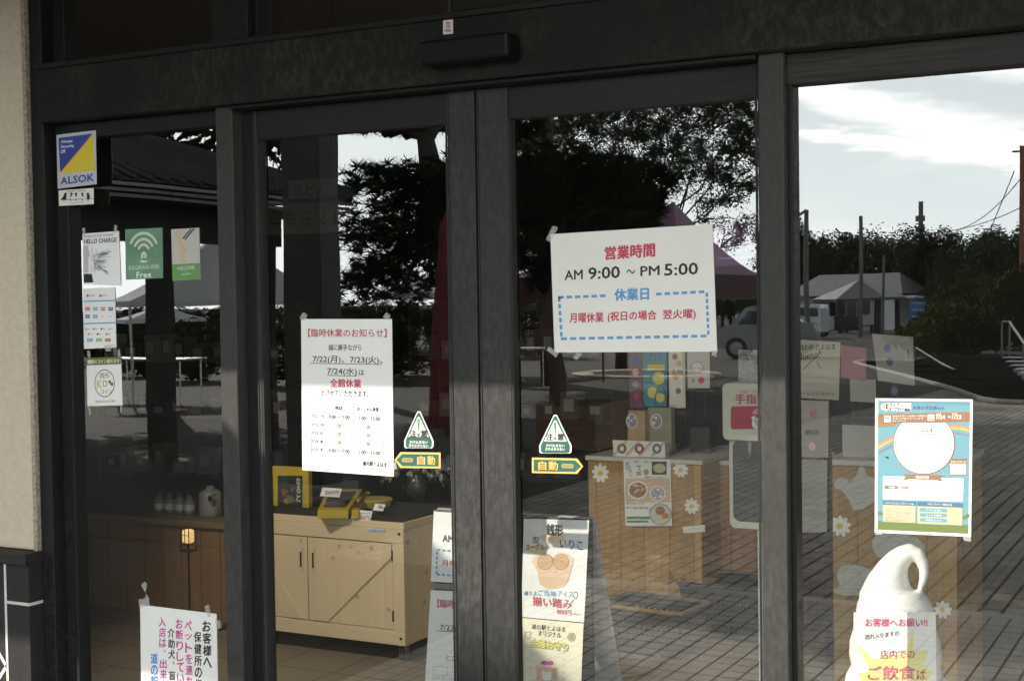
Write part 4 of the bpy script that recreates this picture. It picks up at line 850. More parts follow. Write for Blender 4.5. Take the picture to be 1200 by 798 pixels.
# small warm lamp on the floor behind the window
q = at(220.5, 628, 1.6)
LAMP = mat('lamp_paper', (1.0, 0.62, 0.25), 0.6, emit=0.3)
LX, LY, LZ = q.x, 1.6, q.z
lamp = thing('paper_lantern', (LX, LY, 0), 'small glowing warm paper lantern in front of the dark counter', 'lantern')
mb = MB(); mb.box(LX-0.021, LX+0.021, LY-0.021, LY+0.021, LZ-0.030, LZ+0.030, LAMP); mb.build('lamp_shade', lamp, 0.01)
mb = MB()
for dx, dy in ((-.025, -.025), (.022, -.025), (-.025, .022), (.022, .022)): mb.box(LX+dx, LX+dx+.003, LY+dy, LY+dy+.003, LZ-0.06, LZ+0.036, BLK)
mb.box(LX-.0015, LX+.0015, LY-.0235, LY-.0215, LZ-.034, LZ+.034, BLK); mb.box(LX-.028, LX+.028, LY-.028, LY+.028, LZ-0.066, LZ-0.0605, BLK); mb.box(LX-.024, LX+.024, LY-.0235, LY-.0215, LZ+0.006, LZ+0.008, BLK); mb.build('lamp_frame', lamp)
mb = MB(); mb.tube([(LX, LY, 0.02), (LX, LY, LZ-0.0665)], 0.005, BLK, 10); mb.lathe([(0.08, 0.001), (0.08, 0.012), (0.01, 0.02)], (LX, LY, 0), BLK, 20); mb.build('lamp_stand', lamp)
# added spotlights, unseen behind the lintel, that brighten the cart and both counters
SPOTW = mat('fill_lamp_lens', (1.0, 0.85, 0.66), 0.4, emit=4.0)
def fill_spotlight(x, y, tx, ty, tz, watts, label):
    z = 2.2; d = (Vector((tx, ty, tz))-Vector((x, y, z))).normalized(); t = thing('fill_spotlight', (x, y, 3.05), label, 'lamp', 'added fill lamps out of view inside the shop entrance')
    c = Vector((x, y, z)); mb = MB(); mb.tube([c-d*0.06, c+d*0.05], 0.035, BLK, 16, cap=False); mb.tube([c-d*0.061, c-d*0.065], 0.035, BLK, 16); mb.build('housing', t)
    mb = MB(); mb.tube([c+d*0.02, c+d*0.024], 0.033, SPOTW, 16); mb.build('lens', t)
    mb = MB(); mb.tube([(x, y, 3.05), (x, y, z+0.03)], 0.01, BLK, 8); mb.build('stem', t)
    l = bpy.data.lights.new('fill_beam', 'SPOT'); l.energy = watts; l.spot_size = R(62); l.spot_blend = 0.8; l.shadow_soft_size = 0.033; l.color = (1, 0.9, 0.76)
    o = bpy.data.objects.new('fill_beam', l); COL.objects.link(o); o.parent = t; o.location = c+d*0.055-Vector((x, y, 3.05)); o.rotation_euler = d.to_track_quat('-Z', 'Y').to_euler()
fill_spotlight(-3.75, 0.25, -3.5, 1.8, 0.25, 46, 'added black fill lamp, out of view, brightening the pine cart')
fill_spotlight(-2.0, 0.3, -2.35, 2.7, 0.45, 34, 'added black fill lamp, out of view, brightening the counter with the food poster')
fill_spotlight(-0.8, 0.25, -1.15, 1.75, 0.5, 8, 'added black fill lamp, out of view, brightening the counter behind the soft cream figure')
# shelving along the left inner side and at the back
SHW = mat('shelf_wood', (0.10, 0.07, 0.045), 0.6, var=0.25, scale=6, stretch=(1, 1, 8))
def shelf_unit(x0, x1, y, h, n, label, seed):
    s = thing('display_shelf', ((x0+x1)/2, y, 0), label, 'shelf')
    for xx in (x0, x1-0.03):
        mb = MB(); mb.box(xx, xx+0.03, y, y+0.4, 0, h, SHW); mb.build('side_panel', s)
    for k in range(n):
        z = 0.1+(h-0.14)*k/(n-1); mb = MB(); mb.box(x0+0.0305, x1-0.0305, y+0.01, y+0.39, z, z+0.025, SHW); mb.build('shelf_board', s)
    mb = MB(); mb.box(x0+0.0305, x1-0.0305, y+0.391, y+0.4, 0.05, h, SHW); mb.build('back_panel', s)
    rr = random.Random(seed); zs = [0.1+(h-0.14)*k/(n-1)+0.0255 for k in range(n-1)]
    gm = [mat('goods_tan', (0.32, 0.24, 0.14), 0.7), mat('goods_grey', (0.22, 0.22, 0.21), 0.6), mat('goods_white', (0.45, 0.44, 0.40), 0.6), mat('goods_green', (0.08, 0.13, 0.07), 0.6), mat('goods_rust', (0.24, 0.09, 0.05), 0.6)]
    i = 0
    for z in zs:
        x = x0+0.06
        while x < x1-0.2:
            w = rr.uniform(0.09, 0.19); hh = rr.uniform(0.1, 0.24); mm = rr.choice(gm)
            mb = MB(); mb.box(x, x+w, y+0.05, y+0.05+rr.uniform(.1, .2), z, z+hh, mm); mb.box(x+w*0.2, x+w*0.8, y+0.0485, y+0.0498, z+hh*0.3, z+hh*0.75, PAPERW)
            GOODS.append(mb.build('goods_box', None, 0.004, origin=(x, y, z))); x += w+rr.uniform(0.02, 0.1)
    return s
GOODS = []
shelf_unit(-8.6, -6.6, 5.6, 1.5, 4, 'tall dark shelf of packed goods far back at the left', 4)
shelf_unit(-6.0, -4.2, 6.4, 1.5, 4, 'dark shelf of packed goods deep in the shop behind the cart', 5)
for o in GOODS: tag(o, 'dim packed box on a dark shelf deep in the shop', 'box', 'packed boxes on the back shelves')
# hanging direction board
YH = 2.2
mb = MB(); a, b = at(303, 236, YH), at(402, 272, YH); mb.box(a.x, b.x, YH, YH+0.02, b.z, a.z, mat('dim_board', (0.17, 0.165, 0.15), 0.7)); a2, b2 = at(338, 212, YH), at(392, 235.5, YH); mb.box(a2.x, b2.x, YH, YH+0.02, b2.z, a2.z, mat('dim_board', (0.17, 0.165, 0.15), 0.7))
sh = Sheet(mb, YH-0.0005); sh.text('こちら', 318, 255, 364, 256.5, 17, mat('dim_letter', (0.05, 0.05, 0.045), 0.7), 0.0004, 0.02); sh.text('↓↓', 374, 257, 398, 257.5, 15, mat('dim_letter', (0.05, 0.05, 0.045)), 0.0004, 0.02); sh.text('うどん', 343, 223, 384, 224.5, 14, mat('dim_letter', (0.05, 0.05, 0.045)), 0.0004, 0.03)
zz = a2.z
for x in (a.x+0.1, b.x-0.05): mb.tube([(x, YH+0.01, a.z-0.01), (x, YH+0.01, 3.05)], 0.004, BLK, 6)
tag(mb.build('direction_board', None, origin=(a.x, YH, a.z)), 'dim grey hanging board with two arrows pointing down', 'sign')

# easel sign standing behind the left leaf (repeats two notices)
def poster_stand(Y, xl0, xr0, yt_, xl1, xr1, yb_, label, edge):
    A, B, Cc, D = at(xl0, yt_, Y), at(xr0, yt_+1.5, Y), at(xr1, yb_, Y), at(xl1, yb_, Y)
    cx = (A.x+B.x)/2; t = thing('poster_stand', (cx, Y+0.1, 0), label, 'stand')
    w = (B.x-A.x)/2; z1 = A.z
    mb = MB(); mb.slab([(A.x-edge, Y+0.001, z1+edge), (B.x+edge, Y+0.001, z1+edge), (B.x+edge+0.0, Y+0.001, 0.03), (A.x-edge, Y+0.001, 0.03)], (0, 1, 0), 0.012, BLK); mb.build('front_panel', t, 0.002)
    mb = MB(); mb.slab([(A.x-edge, Y+0.02, z1+edge), (B.x+edge, Y+0.02, z1+edge), (B.x+edge, Y+0.32, 0.03), (A.x-edge, Y+0.32, 0.03)], (0, 1, 0.3), 0.012, mat('grey_back_panel', (0.35, 0.34, 0.32), 0.6)); mb.build('back_panel', t, 0.002)
    for x in (A.x-edge, B.x+edge-0.02):
        for yy in (Y, Y+0.3):
            mb = MB(); mb.box(x, x+0.02, yy, yy+0.02, 0.001, 0.0295, BLK); mb.build('foot', t)
    return t
YL = 0.30
t = poster_stand(YL, 508.5, 560, 599, 500, 556, 798, 'stand behind the left door leaf showing copies of the two notices', 0.004)
mb = MB(); mb.slab([at(x, y, YL) for x, y in ((508.5, 599), (556, 602), (552, 684), (505, 681))], (0, -1, 0), 0.001, LAMI); sh = Sheet(mb, YL)
sh.text('AM 9:00', 519, 630.5, 551, 632, 8, INK, L1, 0.03)
for i in range(9): sh.line(512.5+i*6, 644+i*0.4, 516.3+i*6, 644.3+i*0.4, 2.2, MIDB, L1)
for i in range(8): sh.line(512+i*6, 672.5+i*0.5, 515.8+i*6, 672.8+i*0.5, 2.2, MIDB, L1)
for i in range(5): sh.line(512.6-i*0.2, 646+i*5.6, 512.4-i*0.2, 649.5+i*5.6, 2.2, MIDB, L1)
sh.text('月曜休業', 518, 659, 553, 661, 7.5, RED, L1, 0.02); mb.build('poster', t)
mb = MB(); mb.slab([at(x, y, YL) for x, y in ((505, 691), (552, 693), (545, 840), (496, 836))], (0, -1, 0), 0.001, LAMI); sh = Sheet(mb, YL)
sh.text('【臨時休業', 513, 706.5, 549, 708, 9.5, RED, L1, 0.02); sh.text('7/22(月)', 516, 735, 548, 737, 9, INK, L1, 0.01); sh.line(512, 738.5, 548, 740.5, 0.8, INK, L1); sh.text('7/24', 531, 749, 549, 750, 9, INK, L1, 0.01); sh.text('全館', 534, 760, 550, 761, 9, RED, L1, 0.03); sh.text('とさせて', 523, 770, 549, 771, 6.5, INK, L1, 0.01)
for y in (780, 789.5, 799): sh.line(508, y, 548, y+2, 0.5, GREY, L1)
for x in (508.5, 524.5): sh.line(x, 780, x-1, 800, 0.5, GREY, L1)
sh.text('7/21 日', 509.5, 793, 521, 793.6, 4.5, GREY, L1, 0.01); sh.text('9:00～17:00', 526.5, 794.5, 548, 795.5, 4.5, GREY, L1, 0.01); mb.build('poster', t)
mb = MB(); mb.slab([at(x, y, YL-0.003) for x, y in ((505, 682.5), (552, 685.5), (552, 692), (505, 689))], (0, -1, 0), 0.003, mat('grey_clip_strip', (0.20, 0.20, 0.19), 0.35)); mb.build('clip_strip', t)
# stand behind the right leaf: sweets poster and charm poster
YR2 = 0.30
t = poster_stand(YR2, 609, 690, 606, 607, 686, 798, 'stand behind the right door leaf with an ice cream poster over a charm poster', 0.006)
mb = MB(); mb.slab([at(x, y, YR2) for x, y in ((614, 607.5), (690.5, 609.5), (684.5, 729), (611, 722.5))], (0, -1, 0), 0.001, LAMI); sh = Sheet(mb, YR2)
BEIGE = mat('biscuit_beige', (0.58, 0.40, 0.25), 0.5); BISC = mat('biscuit_brown', (0.45, 0.26, 0.13), 0.5); SOFTP = mat('soft_pink_ink', (0.72, 0.45, 0.45), 0.5); CUPC = mat('cup_cream', (0.68, 0.50, 0.36), 0.5)
sh.disc(648, 630, 15, 6, mat('peach_wash', (0.76, 0.62, 0.42), 0.5), L1); sh.disc(674, 638, 9, 6, mat('blue_wash', (0.50, 0.65, 0.72), 0.5), L1); sh.disc(630, 643, 13, 5, mat('yellow_wash', (0.76, 0.68, 0.36), 0.5), L1)
sh.text('銭形', 640.5, 620.2, 660, 621, 13, INK, L2, 0.03); sh.text('型', 624.5, 632, 632.5, 632.4, 7.5, INK, L2, 0.02); sh.text('ヨーグルト', 616.5, 640.5, 644, 640.8, 7.5, INK, L2, 0.02); sh.text('いりこ', 656.5, 636, 683.5, 639, 11, INK, L2, 0.015)
sh.disc(637, 658, 13, 10, mat('cup_pale', (0.74, 0.60, 0.48), 0.5), L2); sh.disc(659, 657.5, 13, 11, mat('cup_pale', (0.74, 0.60, 0.48), 0.5), L2)
sh.poly([(628, 660), (671, 662), (666, 680), (661, 687), (652, 690), (640, 688.5), (633, 684)], CUPC, L2+0.0001)
for cx in (639.5, 658): sh.disc(cx, 657.8, 9.4, 9.6, BISC, L3); sh.disc(cx, 657.5, 8.5, 8.7, BEIGE, L3+0.0002); sh.disc(cx+0.3, 657.8, 0.9, 1.2, BISC, L4)
for a in range(6): sh.disc(639.5+5*math.cos(a), 658+5*math.sin(a), 0.5, 0.5, BISC, L4); sh.disc(658+5*math.cos(a+.5), 658+5*math.sin(a+.5), 0.5, 0.5, BISC, L4)
sh.disc(648.8, 667.3, 4.2, 4.3, SOFTP, L4)
sh.text('ご当地', 631, 694, 652, 695.2, 7, MIDB, L2, 0.02); sh.text('道とよ', 614.5, 694.6, 629.5, 694.3, 5, MIDB, L2, 0.02); sh.text('アイス', 653.5, 695.2, 672, 696, 7, MIDB, L2, 0.02)
sh.text('揃い踏み', 624.5, 703.5, 670.5, 707.5, 11, RED, L2, 0.03); sh.text('800円', 653, 716.2, 670, 717.6, 6, RED, L2, 0.015); sh.text('(税込)', 672, 719, 681, 719.6, 3, RED, L2, 0.005)
sh.disc(675, 697, 2.6, 4.4, INK, L2); sh.disc(675, 697, 1.7, 3.2, WHITEI, L2+0.0002); sh.line(672.5, 702, 670, 706, 0.8, INK, L2); mb.build('poster', t)
mb = MB(); mb.slab([at(x, y, YR2) for x, y in ((610.5, 723.5), (684, 730), (679.5, 842), (609, 836))], (0, -1, 0), 0.001, mat('pale_yellow_paper', (0.78, 0.74, 0.58), 0.3)); sh = Sheet(mb, YR2)
sh.text('道の駅とよはま', 623.5, 733.5, 663, 737, 6, INK, L1, 0.02); sh.text('オリジナル', 631, 741, 658, 744, 6.2, INK, L1, 0.02)
for dx, dy in ((0.7, 0.7), (-0.5, 0.3)): sh.text('金運お守り', 622.5+dx, 752+dy, 666+dx, 757.5+dy, 10.5, OLIVE, L1, 0.03)
sh.text('金運お守り', 622.5, 752, 666, 757.5, 10.5, mat('lemon_ink', (0.74, 0.68, 0.20), 0.5), L2, 0.03)
sh.disc(670, 746, 4.8, 5.2, ORANGE, L1); sh.disc(670, 746, 4.2, 4.6, CREAM, L2); sh.disc(670, 746, 1.9, 2.1, ORANGE, L3); sh.disc(670, 746, 1.2, 1.3, CREAM, L4)
for k in range(4): sh.line((615.5, 622.5, 616.5, 621.5)[k], (740, 740, 747, 747)[k], (622.5, 621.5, 615.5, 616.5)[k], (740, 747, 740.5, 747.5)[k], 0.5, INK, L1)
for cx in (638.2, 645.2): sh.disc(cx, 776.3, 3.9, 2.8, mat('ribbon_magenta', (0.52, 0.10, 0.30), 0.5), L1)
sh.rect(629, 780, 654, 812, mat('pale_coral', (0.72, 0.45, 0.33), 0.5), L1, 0.06)
sh.disc(641, 792, 5.5, 5.5, WHITEI, L2); sh.poly([(635.5, 790), (636, 784.5), (640, 787)], WHITEI, L2); sh.poly([(646.5, 790), (646.5, 785), (642, 787)], WHITEI, L2); sh.disc(641, 803, 5, 7, WHITEI, L2); sh.line(637, 797.5, 645, 797.8, 1.1, RED, L3)
for x in (622, 661): 
    for y in (764, 772, 780, 788, 796): sh.text('金', x-0.9, y, x+0.9, y, 1.9, GREY, L1, 0.01)
sh.column('お守り', 650, 782, 794, 2.6, INK, L2, 0.01); mb.build('poster', t)

# cedar counters with paper daisies
def panel_counter(name, x0, x1, y, h, label, depth, m_=CEDAR, ledge=True):
    o = thing(name, ((x0+x1)/2, y+depth/2, 0), label, 'counter')
    mb = MB(); mb.box(x0, x1, y, y+0.02, 0.002, h-0.021, m_); mb.build('front_panel', o, 0.002)
    mb = MB(); mb.box(x0, x0+0.02, y+0.021, y+depth, 0.002, h-0.021, m_); mb.box(x1-0.02, x1, y+0.021, y+depth, 0.002, h-0.021, m_); mb.build('side_panel', o)
    mb = MB(); mb.box(x0-0.01, x1+0.01, y-0.012, y+depth+0.01, h-0.02, h, mat('pale_counter_edge', (0.55, 0.53, 0.47), 0.4)); mb.build('counter_top', o, 0.003)
    return o
YA = 2.7
cAx0, cAx1 = at(690, 600, YA).x, at(822, 600, YA).x; HA = at(760, 537, YA-0.012).z
panel_counter('cedar_counter', cAx0, cAx1, YA, HA, 'cedar plank counter that carries the food poster, behind the shopping baskets', 0.6)
YA2 = 2.95
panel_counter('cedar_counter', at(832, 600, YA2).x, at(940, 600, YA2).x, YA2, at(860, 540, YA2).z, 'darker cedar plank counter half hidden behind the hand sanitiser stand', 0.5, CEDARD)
YQ = 1.75
qx0, qx1 = at(971, 600, YQ).x, at(1121, 660, YQ).x; HQ = at(1000, 539, YQ-0.012).z
panel_counter('cedar_counter', qx0, qx1, YQ, HQ, 'cedar plank counter behind the soft cream figure', 0.5)
PETAL = mat('petal_white', (0.78, 0.78, 0.74), 0.6); DAISY = mat('daisy_yellow', (0.70, 0.52, 0.03), 0.6)
def daisy(cx, cy, r, Y, lb):
    c = at(cx, cy, Y); R0 = r/FPX*((c-eye).dot(fwd)); mb = MB()
    for k in range(9):
        a = 2*math.pi*k/9+0.2; n = 12; u = Vector((math.cos(a), 0, math.sin(a))); w = Vector((-u.z, 0, u.x)); mid = u*R0*0.62
        pts = [c+Vector((0, -0.001-0.0002*k, 0))+mid+u*(R0*0.40*math.cos(2*math.pi*i/n))+w*(R0*0.23*math.sin(2*math.pi*i/n)) for i in range(n)]
        mb.slab(pts, (0, -1, 0), 0.002, PETAL)
    o = mb.build('paper_daisy', None, origin=c); tag(o, lb, 'decoration', 'paper daisies on the cedar counters')
    mb = MB(); mb.slab([c+Vector((R0*0.27*math.cos(a), -0.005, R0*0.27*math.sin(a))) for a in [2*math.pi*i/16 for i in range(16)]], (0, -1, 0), 0.003, DAISY); mb.build('centre', o)
daisy(704, 554, 11, YA, 'paper daisy left of the food poster on the cedar counter')
daisy(798, 550, 9.5, YA, 'paper daisy at the top right beside the food poster')
daisy(811, 593, 9.5, YA, 'paper daisy low on the right of the food poster')
daisy(985, 616, 12.5, YQ, 'paper daisy on the cedar counter beside the hanging notices')
daisy(1105, 714, 10.5, YQ, 'paper daisy on the cedar counter at the right of the soft cream figure')
# food poster on the first counter
mb, sh = sheet_thing('', [(730.5, 538), (786, 538.5), (787.5, 616), (733, 616)], YA-0.0135, LAMI, '', '')
FP = mat('meat_brown', (0.30, 0.13, 0.07), 0.5); sh.rect(733, 560.5, 785.5, 588, mat('peach_ground', (0.62, 0.44, 0.30), 0.5), L1, 0.01)
sh.column('えびフー', 735.5, 541, 559, 5.5, INK, L2, 0.02, 1.2); sh.column('て丼', 749, 545, 558, 6, INK, L2, 0.02); sh.text('ご当地', 742, 540.5, 748, 540.6, 2, INK, L2)
sh.disc(757.5, 553, 3.2, 3.4, mat('gold_seal', (0.40, 0.32, 0.06), 0.5), L2); sh.rect(764, 540.5, 781.5, 556, DKP, L2); sh.disc(773, 548.5, 7.5, 5.5, mat('broth', (0.45, 0.42, 0.26), 0.4), L3); sh.text('濃厚スープ', 756, 541, 763, 541, 2.4, INK, L2)
sh.text('讃岐うどん 丼セット', 756, 559, 783, 559.3, 2.2, INK, L2, 0.01)
sh.disc(747.5, 574, 12, 11, PAPERW, L2); sh.disc(747.5, 574, 10, 8.8, FP, L3)
random.seed(8)
for i in range(14): sh.disc(747.5+random.uniform(-7, 7), 574+random.uniform(-6, 6), 1.8, 1.3, random.choice((BISC, mat('rice_pale', (0.6, 0.52, 0.42)), FP)), L3+0.0002+i*0.00008)
sh.disc(771, 578, 9.2, 9.2, WHITEI, L3); sh.disc(771, 578, 8.2, 8.2, mat('lilac_print', (0.42, 0.38, 0.48), 0.5), L4)
for i in range(12): sh.disc(771+random.uniform(-5, 5), 578+random.uniform(-5, 5), 1.4, 1.1, random.choice((SKYB, SOFTP, WHITEI)), L4+0.0003+i*0.00008)
sh.text('夏限定の辛さがくせになる', 734, 589.5, 755, 589.6, 2.2, INK, L2, 0.01); sh.text('地元の海老と野菜を使った一杯', 734, 594.8, 770, 595, 2.4, INK, L2, 0.015)
sh.rect(734.5, 605, 762, 608, GREENI, L2); sh.rect(734.5, 609.5, 760, 612, GREENI, L2)
sh.disc(774, 602, 13.2, 13, mat('bowl_grey', (0.36, 0.38, 0.36), 0.4), L3+0.0002); sh.disc(774, 602.5, 11.5, 11, mat('noodle_pale', (0.58, 0.56, 0.42), 0.5), L4+0.0002); sh.disc(774, 598, 5.6, 5, FP, L4+0.0004); sh.disc(780, 604, 4, 3.4, mat('prawn_orange', (0.5, 0.2, 0.06), 0.5), L4+0.0006)
finish_sheet('food_poster', mb, 'noodle bowl poster with brush lettering taped to the cedar counter', 'poster', Y=YA)
mb = MB(); mb.slab([at(x, y, YA-0.001) for x, y in ((800, 617), (826, 614.5), (826.5, 623), (800.5, 624.5))], (0, -1, 0), 0.0015, PAPERW); tag(mb.build('paper_tag', None, origin=at(813, 620, YA)), 'torn pale paper strip stuck under the lowest daisy', 'paper')
# goods on top of the first counter
KRAFT = mat('kraft_paper', (0.40, 0.27, 0.16), 0.8, var=0.1, scale=20); SAGEB = mat('sage_bag', (0.26, 0.27, 0.19), 0.8, var=0.1, scale=20)
def bag(x0, x1, yt, Y, m_, lb, seal):
    a, b = at(x0, yt, Y), at(x1, 520, Y); mb = MB(); d = 0.05
    mb.slab([(a.x, Y, HA+0.001), (b.x, Y, HA+0.001), (b.x-0.004, Y+0.01, a.z), (a.x+0.004, Y+0.01, a.z)], (0, 1, 0), d, m_); o = mb.build('paper_bag', None, 0.004, origin=(a.x, Y, HA)); tag(o, lb, 'bag', 'paper gift bags on the cedar counter')
    mb = MB(); sh = Sheet(mb, Y-0.002); cx, cy = seal; sh.disc(cx, cy, 6.8, 8.6, PAPERW, 0.0003); sh.disc(cx, cy, 5.9, 7.6, mat('seal_violet', (0.25, 0.22, 0.32), 0.5), 0.0006)
    for i in range(10): sh.disc(cx+random.uniform(-4, 4), cy+random.uniform(-5, 5), 1.2, 1.4, random.choice((SOFTP, SKYB, PAPERW)), 0.0009+i*0.0001)
    mb.build('seal', o)
    mb = MB(); xm_ = (a.x+b.x)/2; mb.tube([(xm_+0.03*math.cos(t)*1.0, Y+0.03, a.z+0.10*math.sin(t)) for t in [math.pi*i/12 for i in range(13)]], 0.0025, mat('bag_cord', (0.06, 0.05, 0.05), 0.6), 6); mb.build('handle', o)
bag(734, 756, 481, YA+0.10, KRAFT, 'tan paper bag with a round seal on the cedar counter', (740.5, 493.5))
bag(757, 787, 477.5, YA+0.16, SAGEB, 'sage green paper bag with a round seal on the cedar counter', (769, 493.5))
mb, sh = sheet_thing('', [(718, 515.5), (779, 517.5), (780, 535), (719, 535)], YA+0.03, PAPERW, '', '')
for i in range(4):
    x = 718+i*15.2; sh.line(x, 534, x+15, 516.8, 1.3, GREY, L1); sh.line(x+2.5, 534, x+17.5, 516.8, 0.8, GREY, L1)
for i, c in enumerate((FP, mat('brick_print', (0.32, 0.10, 0.08)), mat('slate_print', (0.14, 0.19, 0.26)))): sh.disc(729+i*20.5, 525.5, 5.5, 6, c, L2); sh.disc(729+i*20.5, 525.5, 2.5, 3, PAPERW, L3)
mb.box(at(719, 530, YA+0.035).x, at(779, 530, YA+0.035).x, YA+0.0315, YA+0.09, HA+0.001, at(740, 517, YA+0.035).z-0.004, PAPERW)
finish_sheet('patterned_box', mb, 'white box with diagonal stripes and round prints at the counter edge', 'box')
# dark menu block and blue-yellow posters standing at the back of the counter
mb = MB(); mb.box(at(808, 510, YA+0.25).x, at(832, 510, YA+0.25).x, YA+0.25, YA+0.33, HA+0.001, at(820, 501, YA+0.25).z, mat('charcoal_card', (0.03, 0.03, 0.03), 0.5)); tag(mb.build('menu_block', None, 0.004, origin=(at(820, 520, YA+0.25).x, YA+0.25, HA)), 'charcoal menu block at the right end of the cedar counter', 'block')
YP = YA+0.45
def standee(name, corners, base, marks, lb):
    mb, sh = sheet_thing('', corners, YP, base, '', ''); marks(sh)
    a = min(v[2] for v in mb.v[:4]); xs = [v[0] for v in mb.v[:4]]
    mb.box(min(xs)+0.02, min(xs)+0.035, YP+0.001, YP+0.012, HA+0.001, max(v[2] for v in mb.v[:4])-0.02, BLK); mb.box(max(xs)-0.035, max(xs)-0.02, YP+0.001, YP+0.012, HA+0.001, max(v[2] for v in mb.v[:4])-0.02, BLK)
    finish_sheet(name, mb, lb, 'poster', 'posters standing at the back of the counter')
def mk1(sh):
    for i in range(3): sh.rect(758+i*1.0, 405+i*22, 779, 412+i*22, YEL if i % 2 else SKYB, L1)
    sh.text('プリン', 760, 418, 776, 418, 10, mat('plum_ink', (0.2, 0.04, 0.12)), L2, 0.03)
    for c in ((772, 443, 7), (765, 460, 6), (774, 466, 5)): sh.disc(*c[:2], c[2], c[2]*1.1, mat('lemon_ink', (0.74, 0.68, 0.20)), L2)
standee('tall_poster', [(753, 400), (781, 400), (782, 476), (754, 476)], mat('teal_print', (0.05, 0.27, 0.36), 0.5), mk1, 'teal and yellow poster behind the paper bags on the counter')
def mk2(sh):
    for c in ((791, 418), (796, 426), (792, 442), (795, 458)): sh.disc(*c, 3.2, 3.6, random.choice((GOLD, FP, ORANGE)), L1)
    sh.text('名物', 787, 436, 800, 436, 7, FP, L1, 0.02)
standee('tall_poster', [(783.5, 400), (802.5, 400), (803.5, 478), (784.5, 478)], PAPERW, mk2, 'cream poster with round snacks behind the paper bags')
def mk3(sh):
    sh.disc(817, 430, 7, 6.5, GREY, L1); sh.disc(817, 430, 6, 5.5, PAPERW, L2); sh.text('おすすめ', 808, 432, 826, 432.5, 4.5, GREY, L3, 0.01); sh.disc(822, 445.5, 3.8, 4, RED, L1); sh.text('¥', 811, 446, 814, 446, 4, INK, L1, 0.02)
standee('tall_poster', [(805, 400), (831.5, 400), (832, 455), (806, 455)], mat('pale_grey_paper', (0.55, 0.54, 0.52), 0.5), mk3, 'pale grey poster with a red dot at the back of the counter')
def mk4(sh):
    for i in range(5): sh.disc(745, 408+i*14, 4, 4, (RED, NAVY, SOFTP, GREY, RED)[i], L1)
standee('tall_poster', [(737, 400), (752, 400), (753, 478), (738, 478)], mat('plum_print', (0.16, 0.07, 0.10), 0.5), mk4, 'narrow plum coloured poster at the left of the teal one')

# shopping baskets
def basket(cx, cy, w, d, h, rot, m_, rim, lb, z0=0.0):
    t = thing('shopping_basket', (cx, cy, z0), lb, 'basket', 'shopping baskets on the shop floor')
    Rm = Matrix.Rotation(rot, 3, 'Z')
    def P(u, v, z):   # u,v in -1..1, tapering to the base
        k = 0.80+0.20*z/h; q = Rm @ Vector((u*w/2*k, v*d/2*k, 0)); return (cx+q.x, cy+q.y, z0+z)
    for (a, b) in (((-1, -1), (1, -1)), ((1, -1), (1, 1)), ((1, 1), (-1, 1)), ((-1, 1), (-1, -1))):
        mb = MB(); n = 11; rows = 3
        nrm = Rm @ Vector(((a[0]+b[0])/2, (a[1]+b[1])/2, 0))
        def S(t0, t1, za, zb):
            p = [P(a[0]+(b[0]-a[0])*t, a[1]+(b[1]-a[1])*t, z) for t, z in ((t0, za), (t1, za), (t1, zb), (t0, zb))]; mb.slab(p, nrm, 0.003, m_)
        S(0, 1, 0.004, h*0.14); S(0, 1, h*0.72, h*0.97)
        for r in range(1, rows): S(0.06, 0.94, h*(0.14+0.58*r/rows)-h*0.025, h*(0.14+0.58*r/rows)+h*0.025)
        for i in range(n+1):
            c = 0.06+0.88*i/n; S(c-0.022 if i else 0, c+0.022 if i < n else 1, h*0.14, h*0.72)
        mb.build('side', t)
    mb = MB(); mb.slab([P(-1, -1, 0.001), P(1, -1, 0.001), P(1, 1, 0.001), P(-1, 1, 0.001)], (0, 0, 1), 0.003, m_); mb.build('bottom', t)
    mb = MB()
    ring = [P(u, v, h*0.97) for u, v in ((-.9, -1.03), (0, -1.04), (.9, -1.03), (1.03, -.9), (1.03, .9), (.9, 1.03), (-.9, 1.03), (-1.03, .9), (-1.03, -.9), (-.9, -1.03))]; mb.tube(ring, 0.009, rim, 8); mb.build('rim', t)
    for s in (-1, 1):
        mb = MB(); pts = []
        for i in range(15):
            t_ = math.pi*i/14; q = P(-1.0*math.cos(t_)*1.0, s*(0.72+0.26*math.sin(t_)), h*0.985); pts.append(q)
        mb.tube(pts, 0.006, mat('grey_handle', (0.10, 0.10, 0.10), 0.5), 6); mb.build('handle', t)
BKB = mat('black_basket', (0.012, 0.012, 0.012), 0.5); YRIM = mat('amber_rim', (0.25, 0.15, 0.03), 0.5)
pA = floor_at(752, 772, 0.0); pB = floor_at(845, 752, 0.0)
pA = floor_at(751, 769, 0.0); pB = floor_at(846, 752, 0.0)
basket(pA.x, pA.y+0.13, 0.40, 0.27, 0.205, R(-8), BKB, YRIM, 'black shopping basket with an amber rim, nearest to the stand')
basket(pB.x+0.03, pB.y+0.15, 0.46, 0.32, 0.25, R(4), BKB, mat('black_rim', (0.03, 0.03, 0.03), 0.4), 'black shopping basket with a black rim in front of the dark counter')
mb = MB(); c = floor_at(765, 775, 0); mb.tube([(c.x+0.16*math.cos(a)-0.1, c.y-0.12+0.22*math.sin(a), 0.012) for a in [R(-70)+R(150)*i/16 for i in range(17)]], 0.008, YRIM, 8)
tag(mb.build('basket_handle', None, origin=c), 'loose curved amber handle lying on the floor before the baskets', 'handle')

